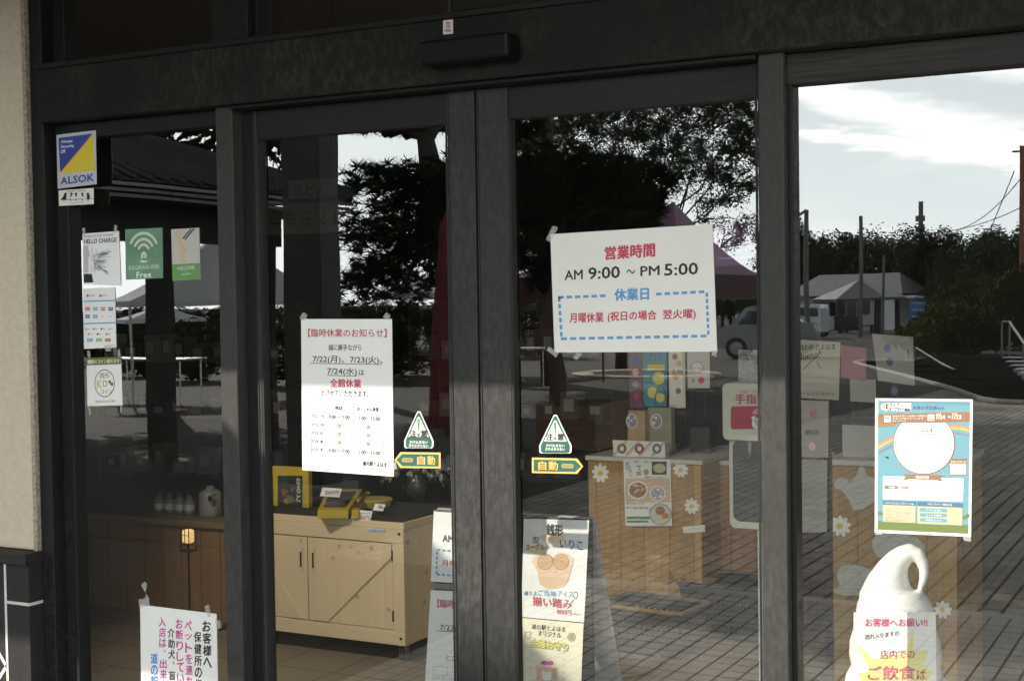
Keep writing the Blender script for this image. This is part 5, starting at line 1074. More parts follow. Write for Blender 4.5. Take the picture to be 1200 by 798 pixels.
# hand sanitiser stand
YZ = 0.45
zt_, zb_ = at(872, 448, YZ).z, at(872, 621, YZ).z; xa, xb = at(851, 520, YZ).x, at(912, 520, YZ).x; xo = (xa+xb)/2
t = thing('sanitiser_stand', (xo, YZ+0.05, 0), 'white hand sanitiser stand with a red panel beside the right door frame', 'dispenser')
SAN = mat('cream_plastic', (0.62, 0.61, 0.50), 0.4)
def rr(x0, x1, z0, z1, r, n=6):
    pts = []
    for cx, cz, a0 in ((x1-r, z1-r, 0), (x0+r, z1-r, 90), (x0+r, z0+r, 180), (x1-r, z0+r, 270)):
        for i in range(n+1): a = R(a0+90*i/n); pts.append((cx+r*math.cos(a), cz+r*math.sin(a)))
    return pts
mb = MB(); mb.slab([(x, YZ+0.02, z) for x, z in rr(xa, xb, zb_, zt_, 0.018)], (0, 1, 0), 0.012, SAN); mb.build('back_plate', t, 0.003)
zop = at(872, 515, YZ).z
mb = MB(); mb.slab([(x, YZ+0.0195, z) for x, z in rr(xa, xb, zop, zt_, 0.016)], (0, -1, 0), 0.05, SAN); mb.build('dispenser_head', t, 0.004)
mb = MB(); mb.slab([(x, YZ+0.0195, z) for x, z in rr(xa+0.012, xb-0.012, zb_+0.02, zop-0.004, 0.02)], (0, -1, 0), 0.003, mat('dark_recess', (0.07, 0.075, 0.07), 0.25)); mb.build('tray_recess', t)
mb = MB(); sh = Sheet(mb, YZ-0.031)
sh.poly([(856.5, 478.5), (858.5, 476.2), (912, 475), (912, 502), (858.5, 503), (856.5, 501)], mat('crimson_panel', (0.42, 0.03, 0.07), 0.4), 0.0006)
sh.text('かぜ・インフルエンザ', 867, 459, 914, 459.5, 3.6, RED, 0.0006, 0.02); sh.text('手指消毒', 862, 467.5, 912, 467.3, 11.5, RED, 0.0006, 0.03)
sh.disc(886, 496, 4.8, 6.5, WHITEI, 0.0009); sh.line(882, 488, 890, 500, 4.5, WHITEI, 0.0009)
for r in (3, 5, 7): sh.arc(889, 487, r, r+0.7, R(20), R(160), WHITEI, 0.0009)
mb.build('front_label', t)
mb = MB(); mb.tube([(xo, YZ-0.02, zop-0.004), (xo, YZ-0.02, zop-0.035), (xo-0.004, YZ-0.03, zop-0.05)], 0.006, CHROME, 8); mb.build('nozzle', t)
xp = at(890, 700, YZ).x
mb = MB(); mb.box(xp-0.012, xp+0.016, YZ+0.022, YZ+0.05, 0.02, zb_-0.001, mat('white_post', (0.70, 0.71, 0.68), 0.4)); mb.build('post', t, 0.004)
mb = MB(); mb.lathe([(0.15, 0.001), (0.15, 0.012), (0.03, 0.02)], (xp, YZ+0.03, 0), mat('white_post', (0.70, 0.71, 0.68)), 28); mb.build('base_plate', t)
# bottle in a clear bag hung over the sanitiser
mb = MB(); a, b = at(865, 410, YZ+0.06), at(896, 448, YZ+0.06); mb.slab([(a.x, YZ+0.06, a.z), (b.x, YZ+0.06, a.z), (b.x, YZ+0.06, b.z), (a.x, YZ+0.06, b.z)], (0, 1, 0), 0.02, mat('foil_pouch', (0.42, 0.42, 0.41), 0.25, 0.4, bump=1.0, scale=30)); sh = Sheet(mb, YZ+0.059); sh.text('消毒用', 870, 417, 892, 417.4, 3, INK, 0.0004, 0.01)
tag(mb.build('refill_pouch', None, 0.004, origin=a), 'crumpled silvery refill pouch above the hand sanitiser', 'pouch')

# notice board with hanging papers behind the right window
YN = 1.15
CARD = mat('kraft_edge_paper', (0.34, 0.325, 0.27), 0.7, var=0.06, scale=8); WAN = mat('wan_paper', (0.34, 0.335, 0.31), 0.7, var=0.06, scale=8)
bx0, bx1 = at(931, 500, YN).x, at(972, 500, YN).x
t = thing('notice_stand', ((bx0+bx1)/2, YN+0.03, 0), 'slim dark stand behind the right window that holds hanging notices', 'stand')
mb = MB(); mb.box(bx0, bx0+0.02, YN+0.004, YN+0.03, 0.01, at(950, 396, YN).z, BLK); mb.build('post', t); mb = MB(); mb.box(bx1-0.02, bx1, YN+0.004, YN+0.03, 0.01, at(950, 396, YN).z, BLK); mb.build('post', t)
mb = MB(); mb.box(bx0, bx1, YN-0.12, YN+0.16, 0.0, 0.0095, BLK); mb.build('base_plate', t)
def paper(corners, base, marks, lb, Y=YN, g='papers hung behind the right window'):
    mb, sh = sheet_thing('', corners, Y, base, '', ''); 
    if marks: marks(sh)
    finish_sheet('hanging_paper', mb, lb, 'paper', g)
def scrib(sh, x0, x1, y0, y1, n, mt, seed, txt=None):
    r = random.Random(seed)
    for i in range(n):
        y = y0+(y1-y0)*(i+0.5)/n; t = ''.join(r.choice('あいうえおかきくけさしすたちつとなにのはほまみもやゆよらりるれろ') for _ in range(r.randint(6, 9))); sh.text(t, x0+r.uniform(0, 3), y, x1-r.uniform(0, 6), y+r.uniform(-.6, .6), min(4.4, (y1-y0)/n*0.62), mt, L1, 0.0)
def h1(sh):
    sh.text('道の駅とよはま', 936, 407, 979, 406, 7, INK, L1, 0.01); sh.text('Bueno!', 936, 418, 961, 414.5, 9, INK, L1, 0.01); sh.line(941, 433, 963, 412, 0.8, INK, L1); sh.line(957, 424, 962, 432, 0.8, INK, L1)
    sh.line(936, 436.5, 982, 437.5, 0.5, GREY, L1); scrib(sh, 949, 972, 439, 453, 2, GREY, 1); scrib(sh, 938, 980, 456, 466, 1, INK, 3)
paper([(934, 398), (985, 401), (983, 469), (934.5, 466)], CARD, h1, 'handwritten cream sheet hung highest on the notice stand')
def h2(sh):
    sh.text('祝', 949, 486, 957, 486, 10, RED, L1, 0.01); sh.text('開店', 944, 506.5, 960, 506.5, 6, INK, L1, 0.02); sh.disc(952, 523, 4, 5, SOFTP, L1); scrib(sh, 940, 968, 470, 478, 1, GREY, 5)
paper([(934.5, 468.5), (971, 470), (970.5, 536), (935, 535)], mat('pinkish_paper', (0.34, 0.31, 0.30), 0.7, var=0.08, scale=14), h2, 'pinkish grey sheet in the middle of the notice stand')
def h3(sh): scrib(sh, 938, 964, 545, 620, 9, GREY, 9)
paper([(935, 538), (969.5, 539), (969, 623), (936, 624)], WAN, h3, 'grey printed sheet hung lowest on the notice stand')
YN2 = YQ+0.1
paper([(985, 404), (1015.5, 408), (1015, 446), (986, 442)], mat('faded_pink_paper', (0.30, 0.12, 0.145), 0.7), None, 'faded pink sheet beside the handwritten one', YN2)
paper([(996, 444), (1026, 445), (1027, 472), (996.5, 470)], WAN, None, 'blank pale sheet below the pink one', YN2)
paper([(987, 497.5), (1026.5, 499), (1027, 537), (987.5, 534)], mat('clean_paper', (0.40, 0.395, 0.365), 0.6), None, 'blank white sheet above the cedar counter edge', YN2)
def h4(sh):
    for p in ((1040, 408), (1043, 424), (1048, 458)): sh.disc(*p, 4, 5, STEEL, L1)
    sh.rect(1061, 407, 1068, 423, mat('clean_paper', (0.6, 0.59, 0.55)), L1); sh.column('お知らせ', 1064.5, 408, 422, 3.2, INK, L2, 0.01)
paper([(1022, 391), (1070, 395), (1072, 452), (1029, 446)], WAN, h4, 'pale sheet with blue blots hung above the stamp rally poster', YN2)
mb = MB()
for x in (at(1000, 500, YN2).x, at(1050, 500, YN2).x): mb.box(x-0.008, x+0.008, YN2+0.002, YN2+0.014, HQ+0.001, at(1030, 392, YN2).z, BLK)
mb.box(at(984, 500, YN2).x, at(1072, 500, YN2).x, YN2+0.0145, YN2+0.02, at(1030, 402, YN2).z, at(1030, 396, YN2).z, BLK)
tag(mb.build('paper_rack', None, origin=(at(1025, 500, YN2).x, YN2, HQ)), 'thin black rack on the cedar counter with sheets clipped to it', 'rack')
# white paper cut-outs with line drawing
def cutout(pts, lines, Y, lb):
    mb = MB(); c = [at(x, y, Y) for x, y in pts]; mb.slab(c, (0, -1, 0), 0.0015, mat('cutout_paper', (0.50, 0.50, 0.47), 0.7)); sh = Sheet(mb, Y)
    k = len(pts)
    for i in range(k): sh.line(*pts[i], *pts[(i+1) % k], 0.5, GREY, L2)
    for l_ in lines: sh.line(*l_, 0.45, GREY, L2)
    o = mb.build('paper_cutout', None, origin=sum(c, Vector())/k); tag(o, lb, 'decoration', 'drawn paper cut-outs on the cedar counter')
cutout([(977, 566), (983, 560), (992, 560), (996, 566), (1004, 556), (1006, 549), (1010, 544), (1014, 550), (1015, 556), (1024, 560), (1030, 562), (1028, 575), (1024, 588), (1012, 596), (1000, 598), (996, 588), (991, 580), (986, 574), (980, 573)],
       [(998, 572, 1020, 570), (996, 578, 1022, 577), (1000, 585, 1020, 583), (1000, 566, 1012, 560), (1012, 560, 1022, 572), (1003, 590, 1016, 588), (984, 563, 992, 572)], YQ-0.0005, 'winged paper cut-out at the top of the cedar counter')
cutout([(980, 672), (985, 664), (995, 661), (1006, 662), (1014, 664), (1022, 668), (1026, 680), (1022, 692), (1010, 697), (990, 698), (977, 694), (976, 690), (984, 686)],
       [(988, 672, 994, 666), (994, 666, 1006, 668), (1006, 668, 1010, 680), (988, 672, 990, 684), (996, 676, 999, 677), (1003, 676, 1006, 676), (984, 690, 1016, 690), (1010, 680, 1020, 684)], YQ-0.0005, 'rounded paper cut-out low on the cedar counter beside the soft cream figure')
cutout([(1022, 634), (1026, 627), (1038, 624), (1060, 625), (1074, 629), (1082, 636), (1083, 645), (1076, 650), (1060, 652), (1040, 655), (1028, 652), (1023, 644)],
       [(1030, 632, 1046, 628), (1050, 628, 1066, 634), (1066, 632, 1069, 628), (1069, 628, 1072, 632), (1072, 632, 1068, 636), (1030, 642, 1044, 648)], YQ-0.0005, 'wide paper cut-out half hidden by the stamp rally poster')
# soft cream figure with its notice
YK = 0.42
c0 = at(1048, 717, YK); sc = 0.00186
CRM = mat('soft_cream_plastic', (0.82, 0.81, 0.78), 0.35, spec=0.4)
bx = at(1049, 740, YK).x
def zk(y): return at(1049, y, YK).z
t = thing('soft_cream_figure', (bx, YK, 0), 'large white soft cream cone figure with a curled tip behind the right window', 'figure')
prof = [(0.05, 0.30), (0.085, zk(870)), (0.118, zk(830)), (0.128, zk(810)), (0.122, zk(792)), (0.108, zk(782)), (0.114, zk(768)), (0.112, zk(752)), (0.100, zk(735)), (0.097, zk(722)), (0.093, zk(708)), (0.080, zk(698)), (0.066, zk(690))]
prof = [(r, z) for r, z in prof]
mb = MB(); mb.lathe(prof, (bx, YK, 0), CRM, 40)
def K(x, y): q = at(x, y, YK); return (q.x, YK, q.z)
tip = [K(1048, 722), K(1043, 708), K(1040, 694), K(1042, 680), K(1046, 667), K(1052, 657), K(1060, 650), K(1068, 646.5), K(1076, 650), K(1081, 659), K(1083, 670), K(1081, 682), K(1077, 692)]
mb.tube(tip, [0.088, 0.081, 0.069, 0.053, 0.040, 0.032, 0.027, 0.023, 0.019, 0.015, 0.0125, 0.0095, 0.006], CRM, 24)
o = mb.build('cream', t, smooth=True); md = o.modifiers.new('remesh', 'REMESH'); md.mode = 'VOXEL'; md.voxel_size = 0.0045; md.use_smooth_shade = True; s2 = o.modifiers.new('soften', 'SMOOTH'); s2.iterations = 10; s2.factor = 0.5
mb = MB(); mb.lathe([(0.05, 0.001), (0.05, 0.02), (0.035, 0.05), (0.062, 0.31), (0.072, 0.36), (0.0, 0.36)], (bx, YK, 0), mat('wafer_tan', (0.45, 0.27, 0.12), 0.6), 28); mb.build('cone', t, smooth=False)
YK2 = YK-0.135
mb, sh = sheet_thing('', [(1000.5, 717), (1096.5, 717), (1098, 842), (999, 838)], YK2, mat('notice_white', (0.78, 0.78, 0.75), 0.5), '', '')
LEM = mat('burst_yellow', (0.76, 0.70, 0.22), 0.6)
sh.poly([(1005, 753), (1022, 772), (1060, 766), (1070, 738), (1071, 764), (1088, 761), (1082, 782), (1095, 786), (1084, 800), (1090, 830), (1010, 830), (1014, 806), (1004, 788), (1020, 786)], LEM, L1)
sh.text('お客様へお願い!!', 1014.5, 728.8, 1087, 729, 9.5, mat('notice_magenta', (0.58, 0.05, 0.20), 0.6), L2, 0.035); sh.text('恐れ入りますが、', 1014, 746, 1056, 741, 6, INK, L2, 0.015)
sh.text('店内での', 1032, 766.5, 1072, 765.8, 10.5, RED, L2, 0.02); sh.text('ご飲食', 1017.5, 788.5, 1073, 787, 16.5, RED, L2, 0.04); sh.text('は', 1075, 790, 1085, 790, 11, RED, L2, 0.03); sh.text('ご遠慮ください', 1012, 812, 1088, 812, 10, RED, L2, 0.03)
finish_sheet('eating_notice', mb, 'white notice with a yellow burst hung on the soft cream figure', 'notice', Y=YK2)
# purple flag hanging inside, top right of the right leaf
mb, sh = sheet_thing('', [(836, 262), (892, 259), (893, 310), (838, 312)], 1.9, mat('purple_cloth', (0.07, 0.035, 0.10), 0.8), '', '')
LIL = mat('lilac_letter', (0.26, 0.18, 0.36), 0.8); sh.text('の', 842, 275, 853, 274.6, 11, LIL, L1, 0.02); sh.text('絶品', 855, 274.2, 880, 273, 11, LIL, L1, 0.02); sh.line(842, 303, 892, 301, 1.2, LIL, L1); sh.text('うどん', 850, 291, 884, 289, 9, LIL, L1, 0.02)
a = at(836, 262, 1.9); b = at(892, 259, 1.9); mb.tube([(a.x-0.02, 1.905, a.z+0.004), (b.x+0.1, 1.905, b.z+0.004)], 0.008, BLK, 8); mb.tube([(a.x, 1.905, a.z), (a.x, 1.905, 3.05)], 0.003, BLK, 6); mb.tube([(b.x, 1.905, b.z), (b.x, 1.905, 3.05)], 0.003, BLK, 6)
finish_sheet('shop_flag', mb, 'dim purple cloth flag with pale lettering hung inside beside the hours sign', 'flag', Y=1.9)

# ------------------------------------------------------------------ the plaza in front of the shop (seen mirrored in the glass)
PBARK = mat('pine_bark', (0.05, 0.04, 0.032), 0.9, var=0.4, scale=12, bump=0.6)
NEEDLE = leaf_mat('pine_needles', (0.010, 0.017, 0.008), (0.022, 0.036, 0.015))
LEAFG = leaf_mat('broad_leaves', (0.025, 0.04, 0.015), (0.06, 0.085, 0.03)); FARG = leaf_mat('far_foliage', (0.02, 0.032, 0.016), (0.045, 0.06, 0.028)); BUSHG = leaf_mat('bush_leaves', (0.04, 0.06, 0.015), (0.11, 0.13, 0.03))
def rnd_dir(rr):
    while True:
        v = Vector((rr.uniform(-1, 1), rr.uniform(-1, 1), rr.uniform(-1, 1)))
        if 0.05 < v.length < 1: return v.normalized()
def needles(mb, c, rr, n, L, w, up=0.3):
    for _ in range(n):
        d = (rnd_dir(rr)+Vector((0, 0, up))).normalized(); s = d.orthogonal().normalized()*w
        e = c+d*L*rr.uniform(0.6, 1.1); mb.add([c-s, c+s, e], [(0, 1, 2)], NEEDLE)
def leaves(mb, c, rr, n, spread, size, mt):
    for _ in range(n):
        p = c+rnd_dir(rr)*spread*rr.random()**0.5; d = rnd_dir(rr); s = d.orthogonal().normalized(); a = size*rr.uniform(0.6, 1.3)
        mb.add([p-d*a, p+s*a*0.45, p+d*a, p-s*a*0.45], [(0, 1, 2, 3)], mt)
def limb(mb, a, b, r0, r1, rr, mt, n=6, wob=0.06):
    a, b = Vector(a), Vector(b); L = (b-a).length; pts = [a]
    for i in range(1, n): pts.append(a.lerp(b, i/n)+rnd_dir(rr)*L*wob)
    pts.append(b); mb.tube(pts, [r0+(r1-r0)*i/n for i in range(n+1)], mt, 7); return pts
def pine(base, pads, trunk_pts, label, seed, r0=0.16, dens=1.0, group=None, nl=0.15):
    rr = random.Random(seed); t = thing('pine_tree', base, label, 'tree', group); b = Vector(base)
    mb = MB(); tp = [b+Vector(p) for p in trunk_pts]; n = len(tp); mb.tube(tp, [r0*(1-0.6*i/(n-1)) for i in range(n)], PBARK, 10)
    cr = MB()
    for (x, y, z, rx, ry, rz) in pads:
        c = b+Vector((x, y, z)); near = min(tp, key=lambda q: (q-c).length+abs(q.z-c.z+0.2)); 
        k = int(210*rx*ry*dens*(0.6+rz))
        for i in range(3): limb(mb, near, c+Vector((rr.uniform(-.6, .6)*rx, rr.uniform(-.6, .6)*ry, -rz*0.3)), r0*0.32, 0.02, rr, PBARK)
        for _ in range(k):
            d = rnd_dir(rr)*(rr.random()**0.42); q = c+Vector((d.x*rx, d.y*ry, d.z*rz)); needles(cr, q, rr, 20, nl, 0.011)
    mb.build('trunk', t, smooth=True); cr.build('crown', t); return t
# two garden pines; the second one is tall and shades the porch
pb = out_ground(652, 520); P1 = (pb.x, pb.y, zg(pb.y))
def rel(px, py, Yd, base): q = out_at(px, py, Yd); return (q.x-base[0], q.y-base[1], q.z-base[2])
def pad(px, py, Yd, rx, ry, rz, base): return (*rel(px, py, Yd, base), rx, ry, rz)
D1 = -P1[1]
pine(P1, [pad(690, 250, D1+0.4, 0.85, 0.9, 0.34, P1), pad(650, 205, D1, 0.7, 0.9, 0.32, P1), pad(725, 215, D1+0.3, 0.6, 0.8, 0.26, P1), pad(640, 290, D1+0.5, 0.65, 0.8, 0.3, P1), pad(728, 246, D1+0.8, 0.42, 0.6, 0.22, P1), pad(690, 290, D1+0.9, 0.6, 0.6, 0.25, P1), pad(610, 240, D1+0.3, 0.6, 0.7, 0.35, P1), pad(600, 150, D1+0.2, 0.32, 0.5, 0.16, P1), pad(648, 330, D1+1.0, 0.3, 0.4, 0.2, P1)],
     [(0, 0, 0), (0.03, 0, 0.7), (-0.05, 0.05, 1.3), (0.08, 0, 1.9), rel(660, 190, D1, P1)], 'garden pine with layered dark pads growing from the wooden planter', 11, 0.10, 3.2)
P2 = (-8.0, -10.6, zg(-10.6))
pine(P2, [pad(470, 215, 10.3, 0.65, 0.9, 0.26, P2), pad(445, 270, 10.5, 0.6, 0.9, 0.36, P2), pad(505, 260, 10.8, 0.65, 0.9, 0.45, P2), pad(470, 325, 11.0, 0.6, 0.8, 0.34, P2), pad(540, 220, 10.6, 0.7, 0.8, 0.4, P2), pad(560, 300, 11, 0.6, 0.8, 0.42, P2), pad(420, 330, 11, 0.4, 0.6, 0.32, P2), pad(445, 145, 10.4, 0.5, 0.7, 0.15, P2),
          pad(490, 136, 10.7, 0.5, 0.8, 0.2, P2), (-1.1, -0.2, 4.3, 1.3, 1.5, 0.5), (0.0, -0.9, 4.7, 1.2, 1.3, 0.5), (-0.6, 0.2, 5.3, 1.1, 1.1, 0.5)],
     [(0, 0, 0), (0.25, 0.05, 0.9), rel(512, 260, 10.7, P2), rel(506, 200, 10.7, P2), rel(500, 160, 10.7, P2), (0.4, 0.1, 4.4), (0.3, 0.2, 5.3)], 'tall spreading pine with a leaning trunk out on the plaza', 12, 0.19, 1.9)
# airy broadleaf tree
def airy(base, h, clumps, label, seed, mt=LEAFG, size=0.07, nl=42, spread=0.42, name='broadleaf_tree', trunk=0.16, group=None, lean=(0, 0)):
    rr = random.Random(seed); t = thing(name, base, label, 'tree', group); b = Vector(base); mb = MB(); cr = MB()
    top = b+Vector((lean[0], lean[1], h)); fork = b.lerp(top, 0.35)
    limb(mb, b, fork, trunk, trunk*0.75, rr, PBARK, 4, 0.02)
    for c, r in clumps:
        c = b+Vector(c); p = limb(mb, fork, c, trunk*0.28, 0.008, rr, PBARK, 6, 0.04)
        for _ in range(3):
            e = c+rnd_dir(rr)*r; limb(mb, p[-2], e, 0.02, 0.006, rr, PBARK, 4, 0.06)
        for _ in range(int(15*r*r/0.25)):
            q = c+rnd_dir(rr)*r*rr.random()**0.5; leaves(cr, q, rr, nl, spread*rr.uniform(0.4, 1.0), size, mt)
    mb.build('trunk', t, smooth=True); cr.build('crown', t); return t
A1b = out_ground(728, 432); A1 = (A1b.x, A1b.y, zg(A1b.y)); DA = -A1[1]
cl = []
rr_ = random.Random(21)
for px, py, r in ((615, 150, .6), (610, 185, .55), (675, 140, .6), (640, 160, .55), (690, 165, .7), (730, 150, .8), (770, 175, .8), (800, 140, .8), (830, 185, .8), (860, 150, .7), (872, 200, .6), (845, 235, .6), (870, 270, .5), (790, 205, .6), (660, 140, .5), (700, 130, .7), (755, 125, .8), (820, 110, .9), (865, 120, .9), (780, 90, 1.0), (840, 80, 1.0), (720, 95, .9), (880, 165, .6)):
    cl.append((rel(px, py, DA+rr_.uniform(-1.0, 1.0), A1), r*DA/24*0.95))
airy(A1, rel(740, 210, DA, A1)[2], cl, 'airy broadleaf tree letting sky through behind the purple tent', 22, nl=64, size=0.042, spread=0.30)
# wooden planter round the first pine
PLW = mat('planter_wood', (0.13, 0.085, 0.045), 0.8, var=0.35, scale=5, stretch=(1, 1, 9))
t = thing('wooden_planter', P1, 'brown wooden planter box at the foot of the garden pine', 'planter')
c1, c2 = out_at(632, 500, D1-0.35).x, out_at(702, 500, D1-0.35).x; hz = out_at(660, 471, D1-0.3).z
for (xa_, xb_, ya_, yb__) in ((c1, c2, P1[1]+0.40, P1[1]+0.44), (c1, c2, P1[1]-0.44, P1[1]-0.40)):
    mb = MB(); mb.box(xa_, xb_, ya_, yb__, P1[2], P1[2]+hz, PLW); mb.build('side_board', t, 0.005)
for x in (c1, c2-0.04):
    mb = MB(); mb.box(x, x+0.04, P1[1]-0.399, P1[1]+0.399, P1[2], P1[2]+hz, PLW); mb.build('side_board', t, 0.005)
mb = MB(); mb.box(c1+0.041, c2-0.041, P1[1]-0.399, P1[1]+0.399, P1[2], P1[2]+hz-0.06, mat('planter_soil', (0.04, 0.03, 0.022), 0.95)); mb.build('soil', t)
# entrance column, close to the shop
yc_ = 5.6
a, b = out_at(341, 300, yc_), out_at(389, 300, yc_)
mb = MB(); w = b.x-a.x; DBR = mat('dark_stained_timber', (0.018, 0.015, 0.012), 0.7, var=0.3, scale=5, stretch=(1, 1, 0.1)); mb.box(a.x+0.02, b.x-0.02, -yc_-0.13, -yc_+0.13, 0.121, 4.2, DBR)
o = mb.build('porch_column', None, 0.008, origin=((a.x+b.x)/2, -yc_, 0)); tag(o, 'thick dark timber column standing on the plaza near the shop', 'column')
mb = MB(); mb.box(a.x-0.06, b.x+0.06, -yc_-0.22, -yc_+0.22, -0.03, 0.12, mat('column_footing', (0.2, 0.2, 0.19), 0.9)); mb.build('footing', o, 0.01)
# open rest shelter with a steep tiled roof
RT = mat('shelter_roof_tiles', (0.028, 0.028, 0.03), 0.7, var=0.4, scale=3); SHD = mat('shelter_dark_timber', (0.02, 0.017, 0.014), 0.8)
sx1 = -8.75; sz = 2.6; sy0, sy1 = -4.9, -9.7; sx0 = -13.8
shel = thing('rest_shelter', ((sx0+sx1)/2, (sy0+sy1)/2, 0), 'open dark timber rest shelter with a hipped tiled roof', 'shelter')
mb = MB(); rx = (sx0+sx1)/2; rz = sz+0.85; ry0, ry1 = sy0-2.0, sy1+2.0
E4 = [(sx0, sy0, sz), (sx1, sy0, sz), (sx1, sy1, sz), (sx0, sy1, sz)]
mb.add(E4+[(rx, ry0, rz), (rx, ry1, rz)], [(0, 1, 4), (1, 2, 5, 4), (2, 3, 5), (3, 0, 4, 5)], RT)
def ribs(A, B, T0, T1, n):
    A, B, T0, T1 = map(Vector, (A, B, T0, T1))
    for i in range(n):
        f = (i+0.5)/n; p = A.lerp(B, f)
        # rib runs up the slope until it meets the hip
        q = T0.lerp(T1, min(1, max(0, f)))
        mb.tube([p+Vector((0, 0, 0.02)), q+Vector((0, 0, 0.02))], 0.035, RT, 5)
ribs(E4[1], E4[2], (rx, ry0, rz), (rx, ry1, rz), 22); ribs(E4[0], E4[1], (rx, ry0, rz), (rx, ry0, rz), 16)
for a_, b_ in (((rx, ry0, rz), (rx, ry1, rz)), ((rx, ry0, rz), E4[1]), ((rx, ry1, rz), E4[2]), ((rx, ry0, rz), E4[0])): mb.tube([Vector(a_)+Vector((0, 0, .05)), Vector(b_)+Vector((0, 0, .05))], 0.09, RT, 8)
mb.build('roof', shel)
mb = MB()
for k in range(3): mb.box(sx1-0.03-0.06*k, sx1+0.01-0.06*k, sy1, sy0, sz-0.05-0.045*k, sz-0.02-0.045*k, mat('pale_fascia', (0.20, 0.20, 0.20), 0.5))
mb.box(sx0, sx1-0.2, sy1+0.05, sy0-0.05, sz-0.16, sz-0.12, SHD); mb.build('fascia', shel)
mb = MB(); mb.box(sx1-0.75, sx1-0.55, sy1+0.6, sy0-0.6, sz-0.5, sz-0.165, SHD); mb.box(sx0+0.55, sx0+0.75, sy1+0.6, sy0-0.6, sz-0.5, sz-0.165, SHD); mb.build('tie_beam', shel)
for x in (sx0+0.65, sx1-0.65):
    for y in (sy0-0.8, (sy0+sy1)/2, sy1+0.8):
        mb = MB(); mb.box(x-0.1, x+0.1, y-0.1, y+0.1, zg(y)-0.02, sz-0.501, SHD); mb.build('post', shel, 0.006)
# event tents
def tent(px0, px1, pye, pyapex, Yd, fab, val, label, hval=0.28, depth=None, leg=mat('white_tube', (0.55, 0.55, 0.55), 0.4), apx=None):
    a, b = out_at(px0, pye, Yd), out_at(px1, pye, Yd+(depth or 3)); x0, x1 = a.x, b.x; b = out_at(px1, pye, Yd); ze = (a.z+b.z)/2; dpt = depth or (x1-x0)
    y0, y1 = -Yd, -Yd-dpt; cx, cy_ = (x0+x1)/2 if apx is None else out_at(apx, pye, Yd+dpt/2).x, (y0+y1)/2; za = out_at((px0+px1)/2 if apx is None else apx, pyapex, Yd+dpt/2).z
    g = zg(-Yd); t = thing('event_tent', ((x0+x1)/2, (y0+y1)/2, g), label, 'tent')
    mb = MB(); n = 8; Cs = [(x0, y0), (x1, y0), (x1, y1), (x0, y1)]
    for i in range(4):
        p, q = Cs[i], Cs[(i+1) % 4]; rows = []
        for k in range(n+1):
            f = k/n; zz = ze+(za-ze)*(f**1.25); rows.append([(p[0]+(q[0]-p[0])*s/4*(1-f)+(cx-p[0])*f if False else (p[0]*(1-s/4)+q[0]*s/4)*(1-f)+cx*f, (p[1]*(1-s/4)+q[1]*s/4)*(1-f)+cy_*f, zz) for s in range(5)])
        vs = [v for r in rows for v in r]; fs = [(k*5+s, k*5+s+1, (k+1)*5+s+1, (k+1)*5+s) for k in range(n) for s in range(4)]
        mb.add(vs, fs, fab)
    mb.build('canopy', t, smooth=True)
    mb = MB()
    for i in range(4):
        p, q = Cs[i], Cs[(i+1) % 4]; d = Vector((q[0]-p[0], q[1]-p[1], 0)).normalized(); nn = Vector((d.y, -d.x, 0))
        if nn.dot(Vector((p[0]-(x0+x1)/2, p[1]-(y0+y1)/2, 0))) < 0: nn = -nn
        mb.slab([(p[0], p[1], ze-0.002), (q[0], q[1], ze-0.002), (q[0], q[1], ze-hval), (p[0], p[1], ze-hval)], nn, 0.006, val)
    mb.build('valance', t)
    for (x, y) in Cs:
        mb = MB(); mb.tube([(x+(0.06 if x == x0 else -0.06), y+(0.06 if y == y1 else -0.06), zg(y)), (x+(0.06 if x == x0 else -0.06), y+(0.06 if y == y1 else -0.06), ze-0.01)], 0.022, leg, 8); mb.build('leg', t)
    return t
GFAB = mat('grey_white_canvas', (0.56, 0.55, 0.56), 0.8, var=0.04, scale=2); PFAB = mat('purple_canvas', (0.24, 0.14, 0.20), 0.8, var=0.08, scale=2); RFAB = mat('maroon_valance', (0.04, 0.006, 0.01), 0.8); DFAB = mat('dark_valance', (0.03, 0.03, 0.03), 0.8)
tent(128, 392, 351, 270, 13.5, GFAB, GFAB, 'nearest grey white event tent, left of the tall pine', 0.10, depth=5.5, apx=262)
tent(436, 655, 343, 305, 22, GFAB, mat('white_valance', (0.5, 0.5, 0.5), 0.8), 'grey white event tent far behind the garden pine', 0.15, depth=4)
tent(590, 893, 322, 236, 18.0, PFAB, RFAB, 'purple event tent with a maroon valance', 0.45, depth=4.0, leg=mat('dark_tube', (0.03, 0.03, 0.03), 0.5), apx=790)
tent(150, 225, 374, 357, 24, GFAB, GFAB, 'small pale tent in the far distance under the near tent roof', 0.1, depth=3)
# closed red parasol
pp = out_ground(530, 548); zr = zg(pp.y); par = thing('closed_parasol', (pp.x, pp.y, zr), 'closed dark red parasol standing in front of the tall pine', 'parasol'); Yd = -pp.y
zt2 = out_at(530, 246, Yd).z; zb2 = out_at(530, 500, Yd).z
REDC = mat('dark_red_cloth', (0.13, 0.012, 0.018), 0.85, var=0.3, scale=6)
mb = MB(); n = 40; prof = [(0.02, zt2), (0.075, zt2-0.12), (0.11, zt2-0.6), (0.16, zt2-1.1), (0.20, zb2+0.15), (0.215, zb2)]
vs = []; fs = []
for r, z in prof:
    for j in range(n): a = 2*math.pi*j/n; k = 1+0.16*math.cos(a*8); vs.append((pp.x+0.02+r*k*math.cos(a), pp.y+r*k*math.sin(a), z))
for i in range(len(prof)-1):
    for j in range(n): fs.append((i*n+j, i*n+(j+1) % n, (i+1)*n+(j+1) % n, (i+1)*n+j))
mb.add(vs, fs, REDC); mb.build('canopy', par, smooth=True)
